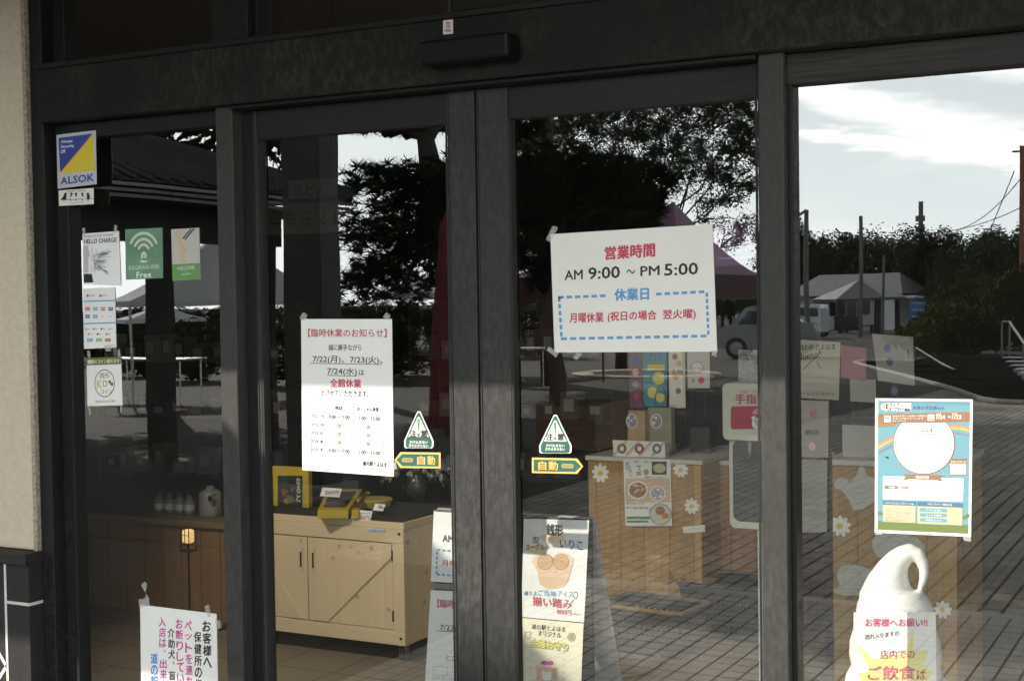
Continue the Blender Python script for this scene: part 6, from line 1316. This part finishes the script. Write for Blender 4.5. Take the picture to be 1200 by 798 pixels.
mb = MB(); mb.tube([(pp.x+0.02, pp.y, zr+0.02), (pp.x+0.02, pp.y, zt2+0.1)], 0.018, CHROME, 10); mb.build('pole', par)
mb = MB(); mb.lathe([(0.24, zr), (0.24, zr+0.05), (0.06, zr+0.09), (0.05, zr+0.12)], (pp.x+0.02, pp.y, 0), mat('concrete_base', (0.25, 0.25, 0.24), 0.9), 24); mb.build('base', par)
# ring bench
bc = out_ground(757, 440); bz = zg(bc.y)
rb = thing('ring_bench', (bc.x, bc.y, bz), 'round pale timber ring bench out on the plaza', 'bench'); rad = 1.65
BW = mat('pale_bench_timber', (0.50, 0.38, 0.26), 0.6, var=0.15, scale=6)
bseat = out_at(757, 437, -bc.y).z
for k in range(6):
    mb = MB(); a0 = R(60*k+4); a1 = R(60*k+56); vs = []
    pts = [a0+(a1-a0)*i/8 for i in range(9)]
    outer = [(bc.x+rad*math.cos(a), bc.y+rad*math.sin(a)) for a in pts]; inner = [(bc.x+(rad-0.42)*math.cos(a), bc.y+(rad-0.42)*math.sin(a)) for a in pts][::-1]
    mb.slab([(x, y, bseat-0.09) for x, y in outer+inner], (0, 0, 1), 0.09, BW); mb.build('seat', rb)
    mb = MB(); am = (a0+a1)/2; q = (bc.x+(rad-0.21)*math.cos(am), bc.y+(rad-0.21)*math.sin(am)); mb.box(q[0]-0.08, q[0]+0.08, q[1]-0.08, q[1]+0.08, zg(q[1])-0.02, bseat-0.0905, SHD); mb.build('leg', rb)
# picnic tables under the near tents
def table(px, py, w, lb):
    q = out_ground(px, py); z = zg(q.y); t = thing('folding_table', (q.x, q.y, z), lb, 'table', 'folding tables under the tents'); M_t = mat('table_top_grey', (0.25, 0.24, 0.22), 0.5)
    mb = MB(); mb.box(q.x-w/2, q.x+w/2, q.y-0.3, q.y+0.3, z+0.68, z+0.71, M_t); mb.build('table_top', t, 0.004)
    for x in (-w/2+0.1, w/2-0.1):
        for y in (-0.25, 0.25): mb = MB(); mb.tube([(q.x+x, q.y+y, z-0.005), (q.x+x, q.y+y, z+0.679)], 0.014, CHROME, 6); mb.build('leg', t)
table(180, 470, 1.8, 'grey folding table under the nearest tent'); table(600, 452, 1.8, 'grey folding table behind the planter')
# steps with a white kerb, the hollow's shade put into a near-black colour
KERB = mat('white_kerb_stone', (0.50, 0.50, 0.48), 0.8, var=0.2, scale=4); STEPM = mat('shaded_stairwell_tone', (0.012, 0.012, 0.012), 0.9, spec=0.0, var=0.3, scale=3)
kp = [out_ground(x, y) for x, y in ((1175, 421), (1100, 421.5), (1040, 422.5), (1012, 423.5), (1003, 425), (1012, 428), (1060, 440), (1110, 454), (1150, 468), (1170, 471), (1200, 472.5), (1240, 473))]
kp = [Vector((p.x, p.y, zg(p.y))) for p in kp]
mb = MB()
for a_, b_ in zip(kp, kp[1:]):
    d = (b_-a_).normalized(); nrm = Vector((-d.y, d.x, 0)).normalized()*0.032
    mb.slab([a_+nrm, b_+nrm, b_-nrm, a_-nrm], (0, 0, 1), 0.055, KERB)
steps = thing('plaza_steps', tuple(kp[4]), 'broad steps coloured dark for stairwell shade, bordered by a thin white kerb', 'steps')
mb.build('kerb', steps)
poly = kp[:]; poly.append(Vector((kp[0].x+8, kp[0].y+8, zg(kp[0].y+8)))) 
mb = MB(); mb.slab([p+Vector((0, 0, -0.004)) for p in kp]+[], (0, 0, 1), 0.02, STEPM); mb.build('landing', steps)
A_, B_ = kp[0], kp[9]
for k in range(5):
    f = (k+1)/6; l0 = kp[4].lerp(A_, 0.3+0.12*k); y = kp[8].y+(kp[0].y-kp[8].y)*f
    # each riser runs across the plaza between the kerbs, one above the other towards the far side
    xr = kp[8].x+(kp[0].x-kp[8].x)*f+1.2; xl = xr-(4.2-0.2*k)*1.0
    xl = max(xl, kp[4].x+(kp[8].x-kp[4].x)*(y-kp[4].y)/(kp[8].y-kp[4].y)+0.5)
    mb = MB(); mb.box(xl, xr+1.2, y-2.2, y, zg(y)+0.01, zg(y)+0.055+0.012*k, STEPM); mb.build('step', steps)
mb = MB()
for k in range(6):
    q0 = out_ground(1176+k*5, 423+k*5); mb.box(q0.x-0.05, q0.x+0.75, q0.y-0.6, q0.y+0.05, zg(q0.y)+0.02, zg(q0.y)+0.13, mat('bluish_stone', (0.26, 0.29, 0.34), 0.8))
mb.build('side_blocks', steps)
def rail(pts, label, r=0.03, mt=mat('painted_rail', (0.3, 0.33, 0.34), 0.4), name='handrail', posts=True):
    P = [Vector(p) for p in pts]; t = thing(name, tuple(P[0]), label, 'railing'); mb = MB(); mb.tube(P, r, mt, 8); mb.build('rail', t)
    if posts:
        for p in P: mb = MB(); mb.tube([(p.x, p.y, zg(p.y)), (p.x, p.y, p.z-0.01)], r*0.9, mt, 8); mb.build('post', t)
    return t
Yr_ = 31.0
rail([out_at(1072, 406, 36), out_at(1101, 424, 31), out_at(1170, 458, 24)], 'thin dark handrail slanting down over the steps', 0.025, mat('dark_rail', (0.10, 0.10, 0.10), 0.4))
rail([out_at(1174, 376, 41), out_at(1183, 376, 40.8), out_at(1200, 400, 34), out_at(1235, 430, 28)], 'pale handrail running down beside the bushes', 0.035, mat('dull_rail', (0.16, 0.18, 0.18), 0.5))
# parked vehicles
def car(pxl, pxr, pyb, body, label, hgt, van=False, face=1):
    a = out_ground(pxl, pyb); b = out_ground(pxr, pyb); L = (b-a).length; d = (b-a).normalized(); side = Vector((-d.y, d.x, 0))
    if side.y < 0: side = -side
    z = zg(a.y); W = 1.68; t = thing('parked_car' if not van else 'parked_van', ((a.x+b.x)/2, (a.y+b.y)/2, z), label, 'car' if not van else 'van')
    if van: prof = [(0, .3), (0, .95), (.04, 1.0), (.10, hgt-.1), (.13, hgt), (.97, hgt), (1, hgt-.15), (1, .3)]; win = [(.11, 1.15), (.145, hgt-.15), (.93, hgt-.15), (.95, 1.15)]
    else: prof = [(0, .35), (0.0, .72), (.03, .84), (.17, .98), (.30, hgt-.06), (.36, hgt), (.72, hgt), (.86, 1.02), (.98, .95), (1, .75), (1, .32)]; win = [(.215, 1.0), (.32, hgt-.10), (.71, hgt-.10), (.82, 1.02)]
    f = lambda u: u if face > 0 else 1-u
    off = side*(-W/2)
    def P(u, zz, s): return a+d*(f(u)*L)+side*(s-W/2)*-1+Vector((0, 0, 0))+Vector((0, 0, zz)) if False else Vector((a.x, a.y, z))+d*(f(u)*L)-side*s+Vector((0, 0, zz))
    mb = MB(); k = len(prof); vs = [P(u, zz, 0) for u, zz in prof]+[P(u, zz, W) for u, zz in prof]
    mb.add(vs, [tuple(range(k)), tuple(range(k, 2*k))[::-1]]+[(i, (i+1) % k, k+(i+1) % k, k+i) for i in range(k)], body); mb.build('body', t, 0.05)
    DG = mat('dark_car_glass', (0.02, 0.022, 0.025), 0.08, spec=0.8)
    mb = MB()
    for s, e in ((-0.012, 1), (W+0.012, -1)): mb.add([P(u, zz, s) for u, zz in win], [(0, 1, 2, 3)], DG)
    u0_, z0_ = prof[3]; u1_, z1_ = prof[4]; mb.add([P(u0_+.006-0.012, z0_+.06, .12), P(u1_-.012, z1_-.02, .18), P(u1_-.012, z1_-.02, W-.18), P(u0_+.006-0.012, z0_+.06, W-.12)], [(0, 1, 2, 3)], DG); mb.build('window', t)
    for u in (.19, .80):
        for s in (0.08, W-0.08):
            c = P(u, .31, s); w_ = MB(); w_.tube([c-side*0.1, c+side*0.1], .31, mat('tyre_rubber', (0.02, 0.02, 0.02), 0.7), 20); wh = w_.build('wheel', t); w_ = MB(); e = side*(0.103); w_.tube([c-e, c+e], .19, mat('alloy_rim', (0.4, 0.4, 0.42), 0.3, 0.8), 14); w_.build('rim', wh)
    for s in (0.2, W-0.2):
        c = P(-0.002, .72, s); h_ = MB(); h_.box(c.x-.12, c.x+.12, c.y-.06, c.y+.06, c.z-.07, c.z+.07, mat('headlight_lens', (0.6, 0.6, 0.6), 0.1)); h_.build('headlight', t, 0.02)
    c = P(.42, .92, -0.01); h_ = MB(); h_.box(c.x-.06, c.x+.06, c.y-.06, c.y+.06, c.z-.0, c.z+.12, body); h_.build('mirror', t, 0.02)
    return t
car(842, 955, 419, mat('silver_paint', (0.30, 0.31, 0.33), 0.25, 0.5, coat=0.5), 'silver hatchback parked beyond the ring bench', 1.5)
car(928, 962, 396, mat('white_van_paint', (0.55, 0.56, 0.58), 0.3, coat=0.4), 'white van parked in front of the pavilion', 1.75, True)
car(838, 866, 379, mat('white_van_paint', (0.55, 0.56, 0.58), 0.3, coat=0.4), 'small white van parked far off under the purple tent', 1.7, True)
car(872, 902, 373, mat('pale_wagon_paint', (0.45, 0.47, 0.5), 0.3, coat=0.4), 'pale wagon parked furthest away behind the silver hatchback', 1.5)
# pavilion with a pyramid roof, and the low hall behind it
Yp = 86.0
pc = out_at(996, 390, Yp); pz = zg(pc.y)
pav = thing('park_pavilion', (pc.x, pc.y, pz), 'small open pavilion with a grey pyramid roof beyond the car park', 'pavilion')
xl, xr2 = out_at(943, 349, Yp).x, out_at(1051, 349, Yp).x; ze = out_at(996, 349.5, Yp).z; za = out_at(996, 328, Yp+2.5).z; hw = (xr2-xl)/2; cx = (xl+xr2)/2
mb = MB(); PR = mat('pavilion_sheet_roof', (0.14, 0.14, 0.14), 0.42, 0.6)
cs = []
for k in range(6): a_ = R(105+60*k); cs.append((cx+hw*math.cos(a_), pc.y-hw*0.9+hw*math.sin(a_)))
ap = (cx, pc.y-hw*0.9, za)
for k in range(6):
    mb.add([(*cs[k], ze), (*cs[(k+1) % 6], ze), ap], [(0, 1, 2)], PR)
for i in range(6):
    p, q = Vector((*cs[i], ze)), Vector((*cs[(i+1) % 6], ze)); mb.slab([p, q, q-Vector((0, 0, 0.18)), p-Vector((0, 0, 0.18))], (Vector(ap)-(p+q)/2)*Vector((1, 1, 0)), 0.05, mat('pavilion_fascia', (0.04, 0.04, 0.045), 0.6))
mb.build('roof', pav)
for x, y in [(cx+(a-cx)*0.8, ap[1]+(b-ap[1])*0.8) for a, b in cs]:
    mb = MB(); mb.box(x-0.13, x+0.13, y-0.13, y+0.13, zg(y)-0.05, ze-0.185, SHD); mb.build('post', pav)
mb = MB(); mb.box(cx-1.0, cx+1.0, ap[1]-0.4, ap[1]+0.4, pz+0.40, pz+0.47, SHD); mb.box(cx-0.9, cx-0.8, ap[1]-0.3, ap[1]+0.3, zg(ap[1])-0.05, pz+0.399, SHD); mb.box(cx+0.8, cx+0.9, ap[1]-0.3, ap[1]+0.3, zg(ap[1])-0.05, pz+0.399, SHD); mb.build('bench', pav)
Yh = 104.0
h0, h1_ = out_at(928, 360, Yh), out_at(1053, 360, Yh); hz = zg(h0.y); zwall = out_at(1000, 346, Yh).z; zrf = out_at(1000, 322, Yh+5).z
hall = thing('public_hall', ((h0.x+h1_.x)/2, h0.y, hz), 'long low pale hall with a grey roof behind the pavilion', 'building')
HW = mat('hall_wall', (0.36, 0.36, 0.35), 0.8, var=0.06, scale=2)
mb = MB(); mb.box(h0.x, h1_.x, h0.y-10, h0.y, hz-0.3, zwall, HW); mb.build('wall', hall)
mb = MB(); e0, e1 = h0.x-0.5, h1_.x+0.5; mb.add([(e0, h0.y+0.8, zwall+0.01), (e1, h0.y+0.8, zwall+0.01), (e1-1.5, h0.y-5, zrf), (e0+1.5, h0.y-5, zrf), (e1, h0.y-10.8, zwall+0.01), (e0, h0.y-10.8, zwall+0.01)], [(0, 1, 2, 3), (3, 2, 4, 5), (1, 4, 2), (0, 3, 5), (0, 5, 4, 1)], mat('hall_roof', (0.16, 0.165, 0.17), 0.6, var=0.12, scale=1, stretch=(6, 1, 1))); mb.build('roof', hall)
for i, px in enumerate((962, 973, 984, 1014)):
    q = out_at(px, 366, Yh); f = MB(); w = 0.5 if px != 984 else 0.6; f.box(q.x-w-.05, q.x+w+.05, h0.y+0.001, h0.y+0.06, zwall-1.5, zwall-0.4, mat('pale_window_frame', (0.4, 0.4, 0.4), 0.5)); o = f.build('window', hall); f = MB(); f.box(q.x-w, q.x+w, h0.y+0.061, h0.y+0.07, zwall-1.45, zwall-0.45, mat('dark_window', (0.02, 0.022, 0.025), 0.1)); f.build('pane', o)
q = out_at(996, 370, Yh); f = MB(); f.box(q.x-1.1, q.x+1.1, h0.y+0.001, h0.y+0.05, hz-0.2, zwall-0.45, mat('dark_window', (0.02, 0.022, 0.025), 0.1)); f.build('door', hall)
q = out_at(1037, 368, Yh-0.5); f = MB(); f.box(out_at(1031, 350, Yh).x, out_at(1051, 350, Yh).x, h0.y+0.08, h0.y+0.3, hz-0.2, zwall-0.1, mat('hall_white_wall', (0.62, 0.63, 0.64), 0.7)); o = f.build('white_wall_panel', hall)
# information boards in blue
def board(px0, px1, py0, py1, Yd, mt, lb, rows=3):
    a, b = out_at(px0, py0, Yd), out_at(px1, py1, Yd); t = thing('information_board', ((a.x+b.x)/2, -Yd, zg(-Yd)), lb, 'sign')
    mb = MB(); mb.box(a.x, b.x, -Yd-0.08, -Yd, b.z, a.z, mt); mb.box(a.x-0.1, b.x+0.1, -Yd-0.2, -Yd+0.15, a.z+0.002, a.z+0.12, mat('white_van_paint', (0.55, 0.56, 0.58)))
    for i in range(rows): zz = a.z+(b.z-a.z)*(i+0.75)/rows; mb.box(a.x+0.1, b.x-0.1, -Yd+0.001, -Yd+0.006, zz-0.03, zz+0.03, mat('pale_board_line', (0.35, 0.42, 0.5), 0.5))
    mb.build('panel', t)
    for x in (a.x+0.2, b.x-0.2): mb = MB(); mb.box(x-0.06, x+0.06, -Yd-0.16, -Yd-0.081, zg(-Yd)-0.1, a.z-0.01, SHD); mb.build('post', t)
board(1065, 1101, 350, 372, 66, mat('board_blue', (0.05, 0.12, 0.30), 0.5), 'blue information board with pale lines right of the pavilion')
# poles, masts and wires
def pole(px, pyt, Yd, r, lb, mt, name='utility_pole', cat='pole', extra=None):
    q = out_at(px, pyt, Yd); g = zg(-Yd)-0.1; t = thing(name, (q.x, q.y, g), lb, cat); mb = MB(); mb.tube([(q.x, q.y, g), (q.x, q.y, q.z)], [r, r*0.75], mt, 10); mb.build('shaft', t)
    if extra: extra(t, q)
    return t, q
GREYP = mat('grey_pole', (0.10, 0.10, 0.10), 0.6); REDP = mat('rust_red_pole', (0.22, 0.07, 0.04), 0.6)
def arm(t, q):
    mb = MB(); e = out_at(932, 255, 45); mb.tube([q, e], 0.05, GREYP, 8); mb.build('arm', t); mb = MB(); mb.box(e.x-0.25, e.x+0.15, e.y-0.1, e.y+0.1, e.z-0.1, e.z-0.02, GREYP); mb.build('lamp_head', t)
pole(945.5, 246, 45, 0.11, 'dark lamp post with a slanted arm beside the door frame', GREYP, 'lamp_post', 'lamp post', arm)
pole(1009.5, 253, 70, 0.12, 'slim grey pole rising over the pavilion roof', GREYP)
pole(1035.5, 300, 78, 0.1, 'short dark pole in front of the hall', GREYP)
def ant(t, q):
    mb = MB()
    for k, dz in enumerate((0.8, 1.8, 4.0)): mb.box(q.x-0.45, q.x+0.35, q.y-0.15, q.y+0.15, q.z-dz-1.0, q.z-dz-0.5, GREYP)
    mb.build('antenna', t)
pole(1079, 236, 125, 0.28, 'antenna mast standing up behind the wooded ridge', GREYP, 'antenna_mast', 'mast', ant)
def xarm(t, q):
    mb = MB(); mb.box(q.x-0.5, q.x+0.5, q.y-0.05, q.y+0.05, q.z-0.35, q.z-0.25, GREYP); mb.build('crossarm', t)
_, ptop = pole(1196, 171, 78, 0.17, 'rust red utility pole at the right edge carrying the wires', REDP, extra=xarm)
def wire(a, b, sag, lb):
    a, b = Vector(a), Vector(b); mb = MB(); mb.tube([a.lerp(b, i/14)-Vector((0, 0, sag*4*(i/14)*(1-i/14))) for i in range(15)], 0.028, mat('black_cable', (0.03, 0.03, 0.03), 0.6), 5); tag(mb.build('overhead_wire', None, origin=a), lb, 'wire', 'overhead wires from the red pole')
wire(out_at(1195, 208, 78), out_at(1122, 270, 100), 0.5, 'thin wire dropping from the red pole to the trees')
wire(out_at(1195, 243, 78), out_at(1085, 274, 110), 0.4, 'lower wire running level from the red pole')
wire(out_at(1187, 200, 78), out_at(1160, 268, 80), 0.0, 'steep stay wire beside the red pole')
# wooded ridge: individual trees
def far_tree(seed, mt, conic):
    rr = random.Random(seed); mb = MB(); cr = MB(); mb.tube([(0, 0, 0), (0.1, 0, 2.5), (0, 0.1, 5)], [0.22, 0.16, 0.06], PBARK, 7)
    if conic:
        for i in range(46):
            z = 1.4+5.0*i/46; r = (1-(z-1.2)/5.8)*1.9+0.1; a = rr.random()*6.28
            leaves(cr, Vector((math.cos(a)*r*rr.random()**.5, math.sin(a)*r*rr.random()**.5, z)), rr, 50, 0.6, 0.12, mt)
    else:
        for i in range(15):
            c = Vector((rr.uniform(-1.7, 1.7), rr.uniform(-1.7, 1.7), rr.uniform(2.2, 5.6))); 
            mb.tube([(0, 0, 2), c], [0.08, 0.03], PBARK, 5)
            for _ in range(5): leaves(cr, c+rnd_dir(rr)*0.6, rr, 46, 0.75, 0.125, mt)
    return mb, cr
protos = []
for k in range(5):
    mb, cr = far_tree(100+k, (FARG, NEEDLE, FARG, LEAFG, FARG)[k], k in (1, 3)); protos.append((mb, cr))
TREES = {}
def place_tree(kind, x, y, s, sz_, rot, label):
    if kind not in TREES:
        t = bpy.data.objects.new('ridge_tree', None); COL.objects.link(t); protos[kind][0].build('trunk', t, smooth=True); protos[kind][1].build('crown', t); TREES[kind] = t; o = t
    else:
        o = TREES[kind].copy(); COL.objects.link(o)
        for ch in TREES[kind].children: c = ch.copy(); COL.objects.link(c); c.parent = o
    o.location = (x, y, zg(max(y, -120))-0.1); o.scale = (s, s, sz_); o.rotation_euler = (0, 0, rot); tag(o, label, 'tree', 'trees on the wooded ridge'); return o
rr_ = random.Random(33)
def topline(px): # ridge outline as measured
    P = [(100, 395), (300, 380), (560, 350), (700, 330), (880, 320), (925, 262), (935, 255), (945, 278), (960, 276), (975, 272), (990, 275), (1010, 278), (1030, 270), (1050, 264), (1060, 262), (1075, 274), (1105, 270), (1120, 276), (1150, 272), (1175, 266), (1200, 260), (1300, 250)]
    for (a, b), (c, d) in zip(P, P[1:]):
        if a <= px <= c: return b+(d-b)*(px-a)/(c-a)
    return 260
px = 560.0
while px < 1290:
    D_ = (rr_.uniform(122, 138) if px < 1066 else rr_.uniform(100, 128)) if px > 915 else rr_.uniform(110, 130)
    q = out_at(px, topline(px)+rr_.uniform(0, 7), D_); g = zg(max(q.y, -120)); h = max(3.0, q.z-g)
    place_tree(rr_.randrange(5), q.x, q.y, h/6.4*rr_.uniform(0.95, 1.2), h/6.4, rr_.uniform(0, 6.28), 'dark tree of the wooded ridge beyond the car park')
    px += rr_.uniform(8, 13)
px = 1112.0
while px < 1260:   # nearer, lower trees on the right
    D_ = rr_.uniform(60, 88); q = out_at(px, rr_.uniform(296, 330), D_); g = zg(q.y); h = max(2.5, q.z-g)
    place_tree(rr_.randrange(5), q.x, q.y, h/6.4*1.15, h/6.4, rr_.uniform(0, 6.28), 'dark tree of the wooded ridge beyond the car park'); px += rr_.uniform(12, 19)
px = 130.0
while px < 560:    # hedge-high trees behind the tents on the left
    D_ = rr_.uniform(42, 60); q = out_at(px, rr_.uniform(352, 372), D_); g = zg(q.y); h = max(2.0, q.z-g)
    place_tree(rr_.randrange(5), q.x, q.y, h/6.4*1.5, h/6.4, rr_.uniform(0, 6.28), 'dark tree of the wooded ridge beyond the car park'); px += rr_.uniform(22, 34)
# two tall dense evergreens added close behind the shelter to shade the porch
def evergreen(base, h, r, label, seed):
    rr = random.Random(seed); t = thing('added_evergreen', base, label, 'tree', 'evergreens added for shade behind the shelter'); b = Vector(base); mb = MB(); cr = MB()
    mb.tube([b, b+Vector((0.05, 0, h*0.5)), b+Vector((0, 0, h*0.97))], [0.2, 0.13, 0.02], PBARK, 8)
    for i in range(420):
        f = rr.random(); z = 3.4+(h-3.5)*f; rad_ = r*(1-f**2.2)*rr.random()**0.45+0.1; a = rr.random()*6.283
        leaves(cr, b+Vector((math.cos(a)*rad_, math.sin(a)*rad_, z)), rr, 30, 0.42, 0.13, FARG)
    mb.build('trunk', t, smooth=True); cr.build('crown', t)
evergreen((-15.6, -10.3, zg(-10.3)), 10.6, 2.2, 'tall dense evergreen added for shade behind the near end of the tiled shelter', 91)
evergreen((-14.4, -12.8, zg(-12.8)), 10.6, 2.1, 'tall dense evergreen added for shade behind the far end of the tiled shelter', 92)
# big shade trees out on the plaza: their crowns are above what the glass shows, their shade lies on the paving
def shade_tree(x, y, z0, z1, r, label, seed):
    rr = random.Random(seed); base = (x, y, zg(y)); t = thing('shade_tree', base, label, 'tree', 'big shade trees on the plaza'); b = Vector(base); mb = MB(); cr = MB()
    fork = Vector((x, y, z0)); limb(mb, b, fork, 0.17, 0.13, rr, PBARK, 4, 0.008); zc, rz = (z0+z1)/2, (z1-z0)/2
    for i in range(int(24*r)):
        d = rnd_dir(rr)*rr.random()**0.4; c = Vector((x+d.x*r, y+d.y*r, zc+d.z*rz)); limb(mb, fork, c, 0.05, 0.012, rr, PBARK, 5, 0.03)
        for _ in range(5): leaves(cr, c+rnd_dir(rr)*0.5*rr.random(), rr, 34, 0.42, 0.10, LEAFG)
    mb.build('trunk', t, smooth=True); cr.build('crown', t)
shade_tree(-12.0, -21.0, 5.7, 9.0, 3.2, 'big shade tree whose trunk stands behind the garden pine', 61)
shade_tree(-15.5, -18.5, 5.6, 9.0, 3.0, 'big shade tree whose trunk stands behind the porch column', 62)
shade_tree(-9.75, -27.5, 7.2, 10.6, 3.2, 'big shade tree furthest out in line with the right mullion', 63)
shade_tree(-16.5, -26.0, 6.2, 9.6, 3.2, 'big shade tree far out behind the closed parasol', 64)
shade_tree(-10.1, -14.7, 4.9, 8.4, 2.7, 'big shade tree nearest to the shop in line with the meeting door stiles', 65)
# bushes in front
def bush(px, py, w, h, lb, seed, mt=BUSHG):
    q = out_ground(px, py); z = zg(q.y); rr = random.Random(seed); t = thing('round_bush', (q.x, q.y, z), lb, 'bush', 'bushes along the far edge of the plaza'); cr = MB(); st = MB()
    for i in range(6): e = Vector((q.x+rr.uniform(-.3, .3)*w, q.y+rr.uniform(-.3, .3)*w, z+h*0.7)); st.tube([(q.x, q.y, z-0.02), e], [0.03, 0.01], PBARK, 5)
    for _ in range(int(70*w*h)):
        d = rnd_dir(rr); p = Vector((q.x+d.x*w/2*rr.uniform(.6, 1), q.y+d.y*w/2*rr.uniform(.6, 1), z+h*0.5+d.z*h*0.48*rr.uniform(.6, 1))); leaves(cr, p, rr, 14, 0.2, 0.085, mt)
    st.build('stem', t); cr.build('foliage', t)
for i, a in enumerate(((1085, 414, 2.2, 1.0, 'low yellow-green bush left of the bush row behind the steps'), (1115, 412, 2.6, 1.7, 'yellow-green bush just behind the middle of the steps'), (1140, 414, 2.6, 1.5, 'dense green bush behind the right end of the steps'), (1160, 406, 3.0, 2.4, 'tall green bush beside the pale handrail'), (1206, 408, 3.6, 3.0, 'large green bush at the right edge of the photo'), (1128, 402, 3.0, 2.6, 'tall bush behind the yellow-green ones'))):
    bush(*a, 50+i, BUSHG if i < 2 else LEAFG)
bush(880, 392, 2.2, 1.0, 'clipped bush behind the silver hatchback', 70, LEAFG)
bush(170, 440, 1.6, 1.1, 'leafy bush behind the nearest tent, at the left', 71, LEAFG); bush(225, 446, 1.8, 1.3, 'leafy bush behind the nearest tent, toward the column', 72, LEAFG); bush(320, 452, 1.4, 1.2, 'leafy bush between the tent and the dark column', 73, LEAFG)
for i, (x, y, w, h, lb) in enumerate(((140, 428, 3.0, 1.6, 'dark hedge bush furthest left under the nearest tent'), (195, 424, 3.0, 1.7, 'dark hedge bush under the middle of the nearest tent'), (250, 426, 3.0, 1.6, 'dark hedge bush behind the window mullion'), (420, 446, 2.6, 1.5, 'dark hedge bush at the foot of the tall pine, nearest the column'), (470, 440, 2.8, 1.7, 'dark hedge bush behind the trunk of the tall pine'), (620, 420, 3.2, 1.5, 'dark hedge bush behind the wooden planter'))): bush(x, y, w, h, lb, 80+i, FARG)

# ------------------------------------------------------------------ tidy up
bpy.data.objects.remove(_to)
for o in scene.objects:
    if '_o' in o: del o['_o']
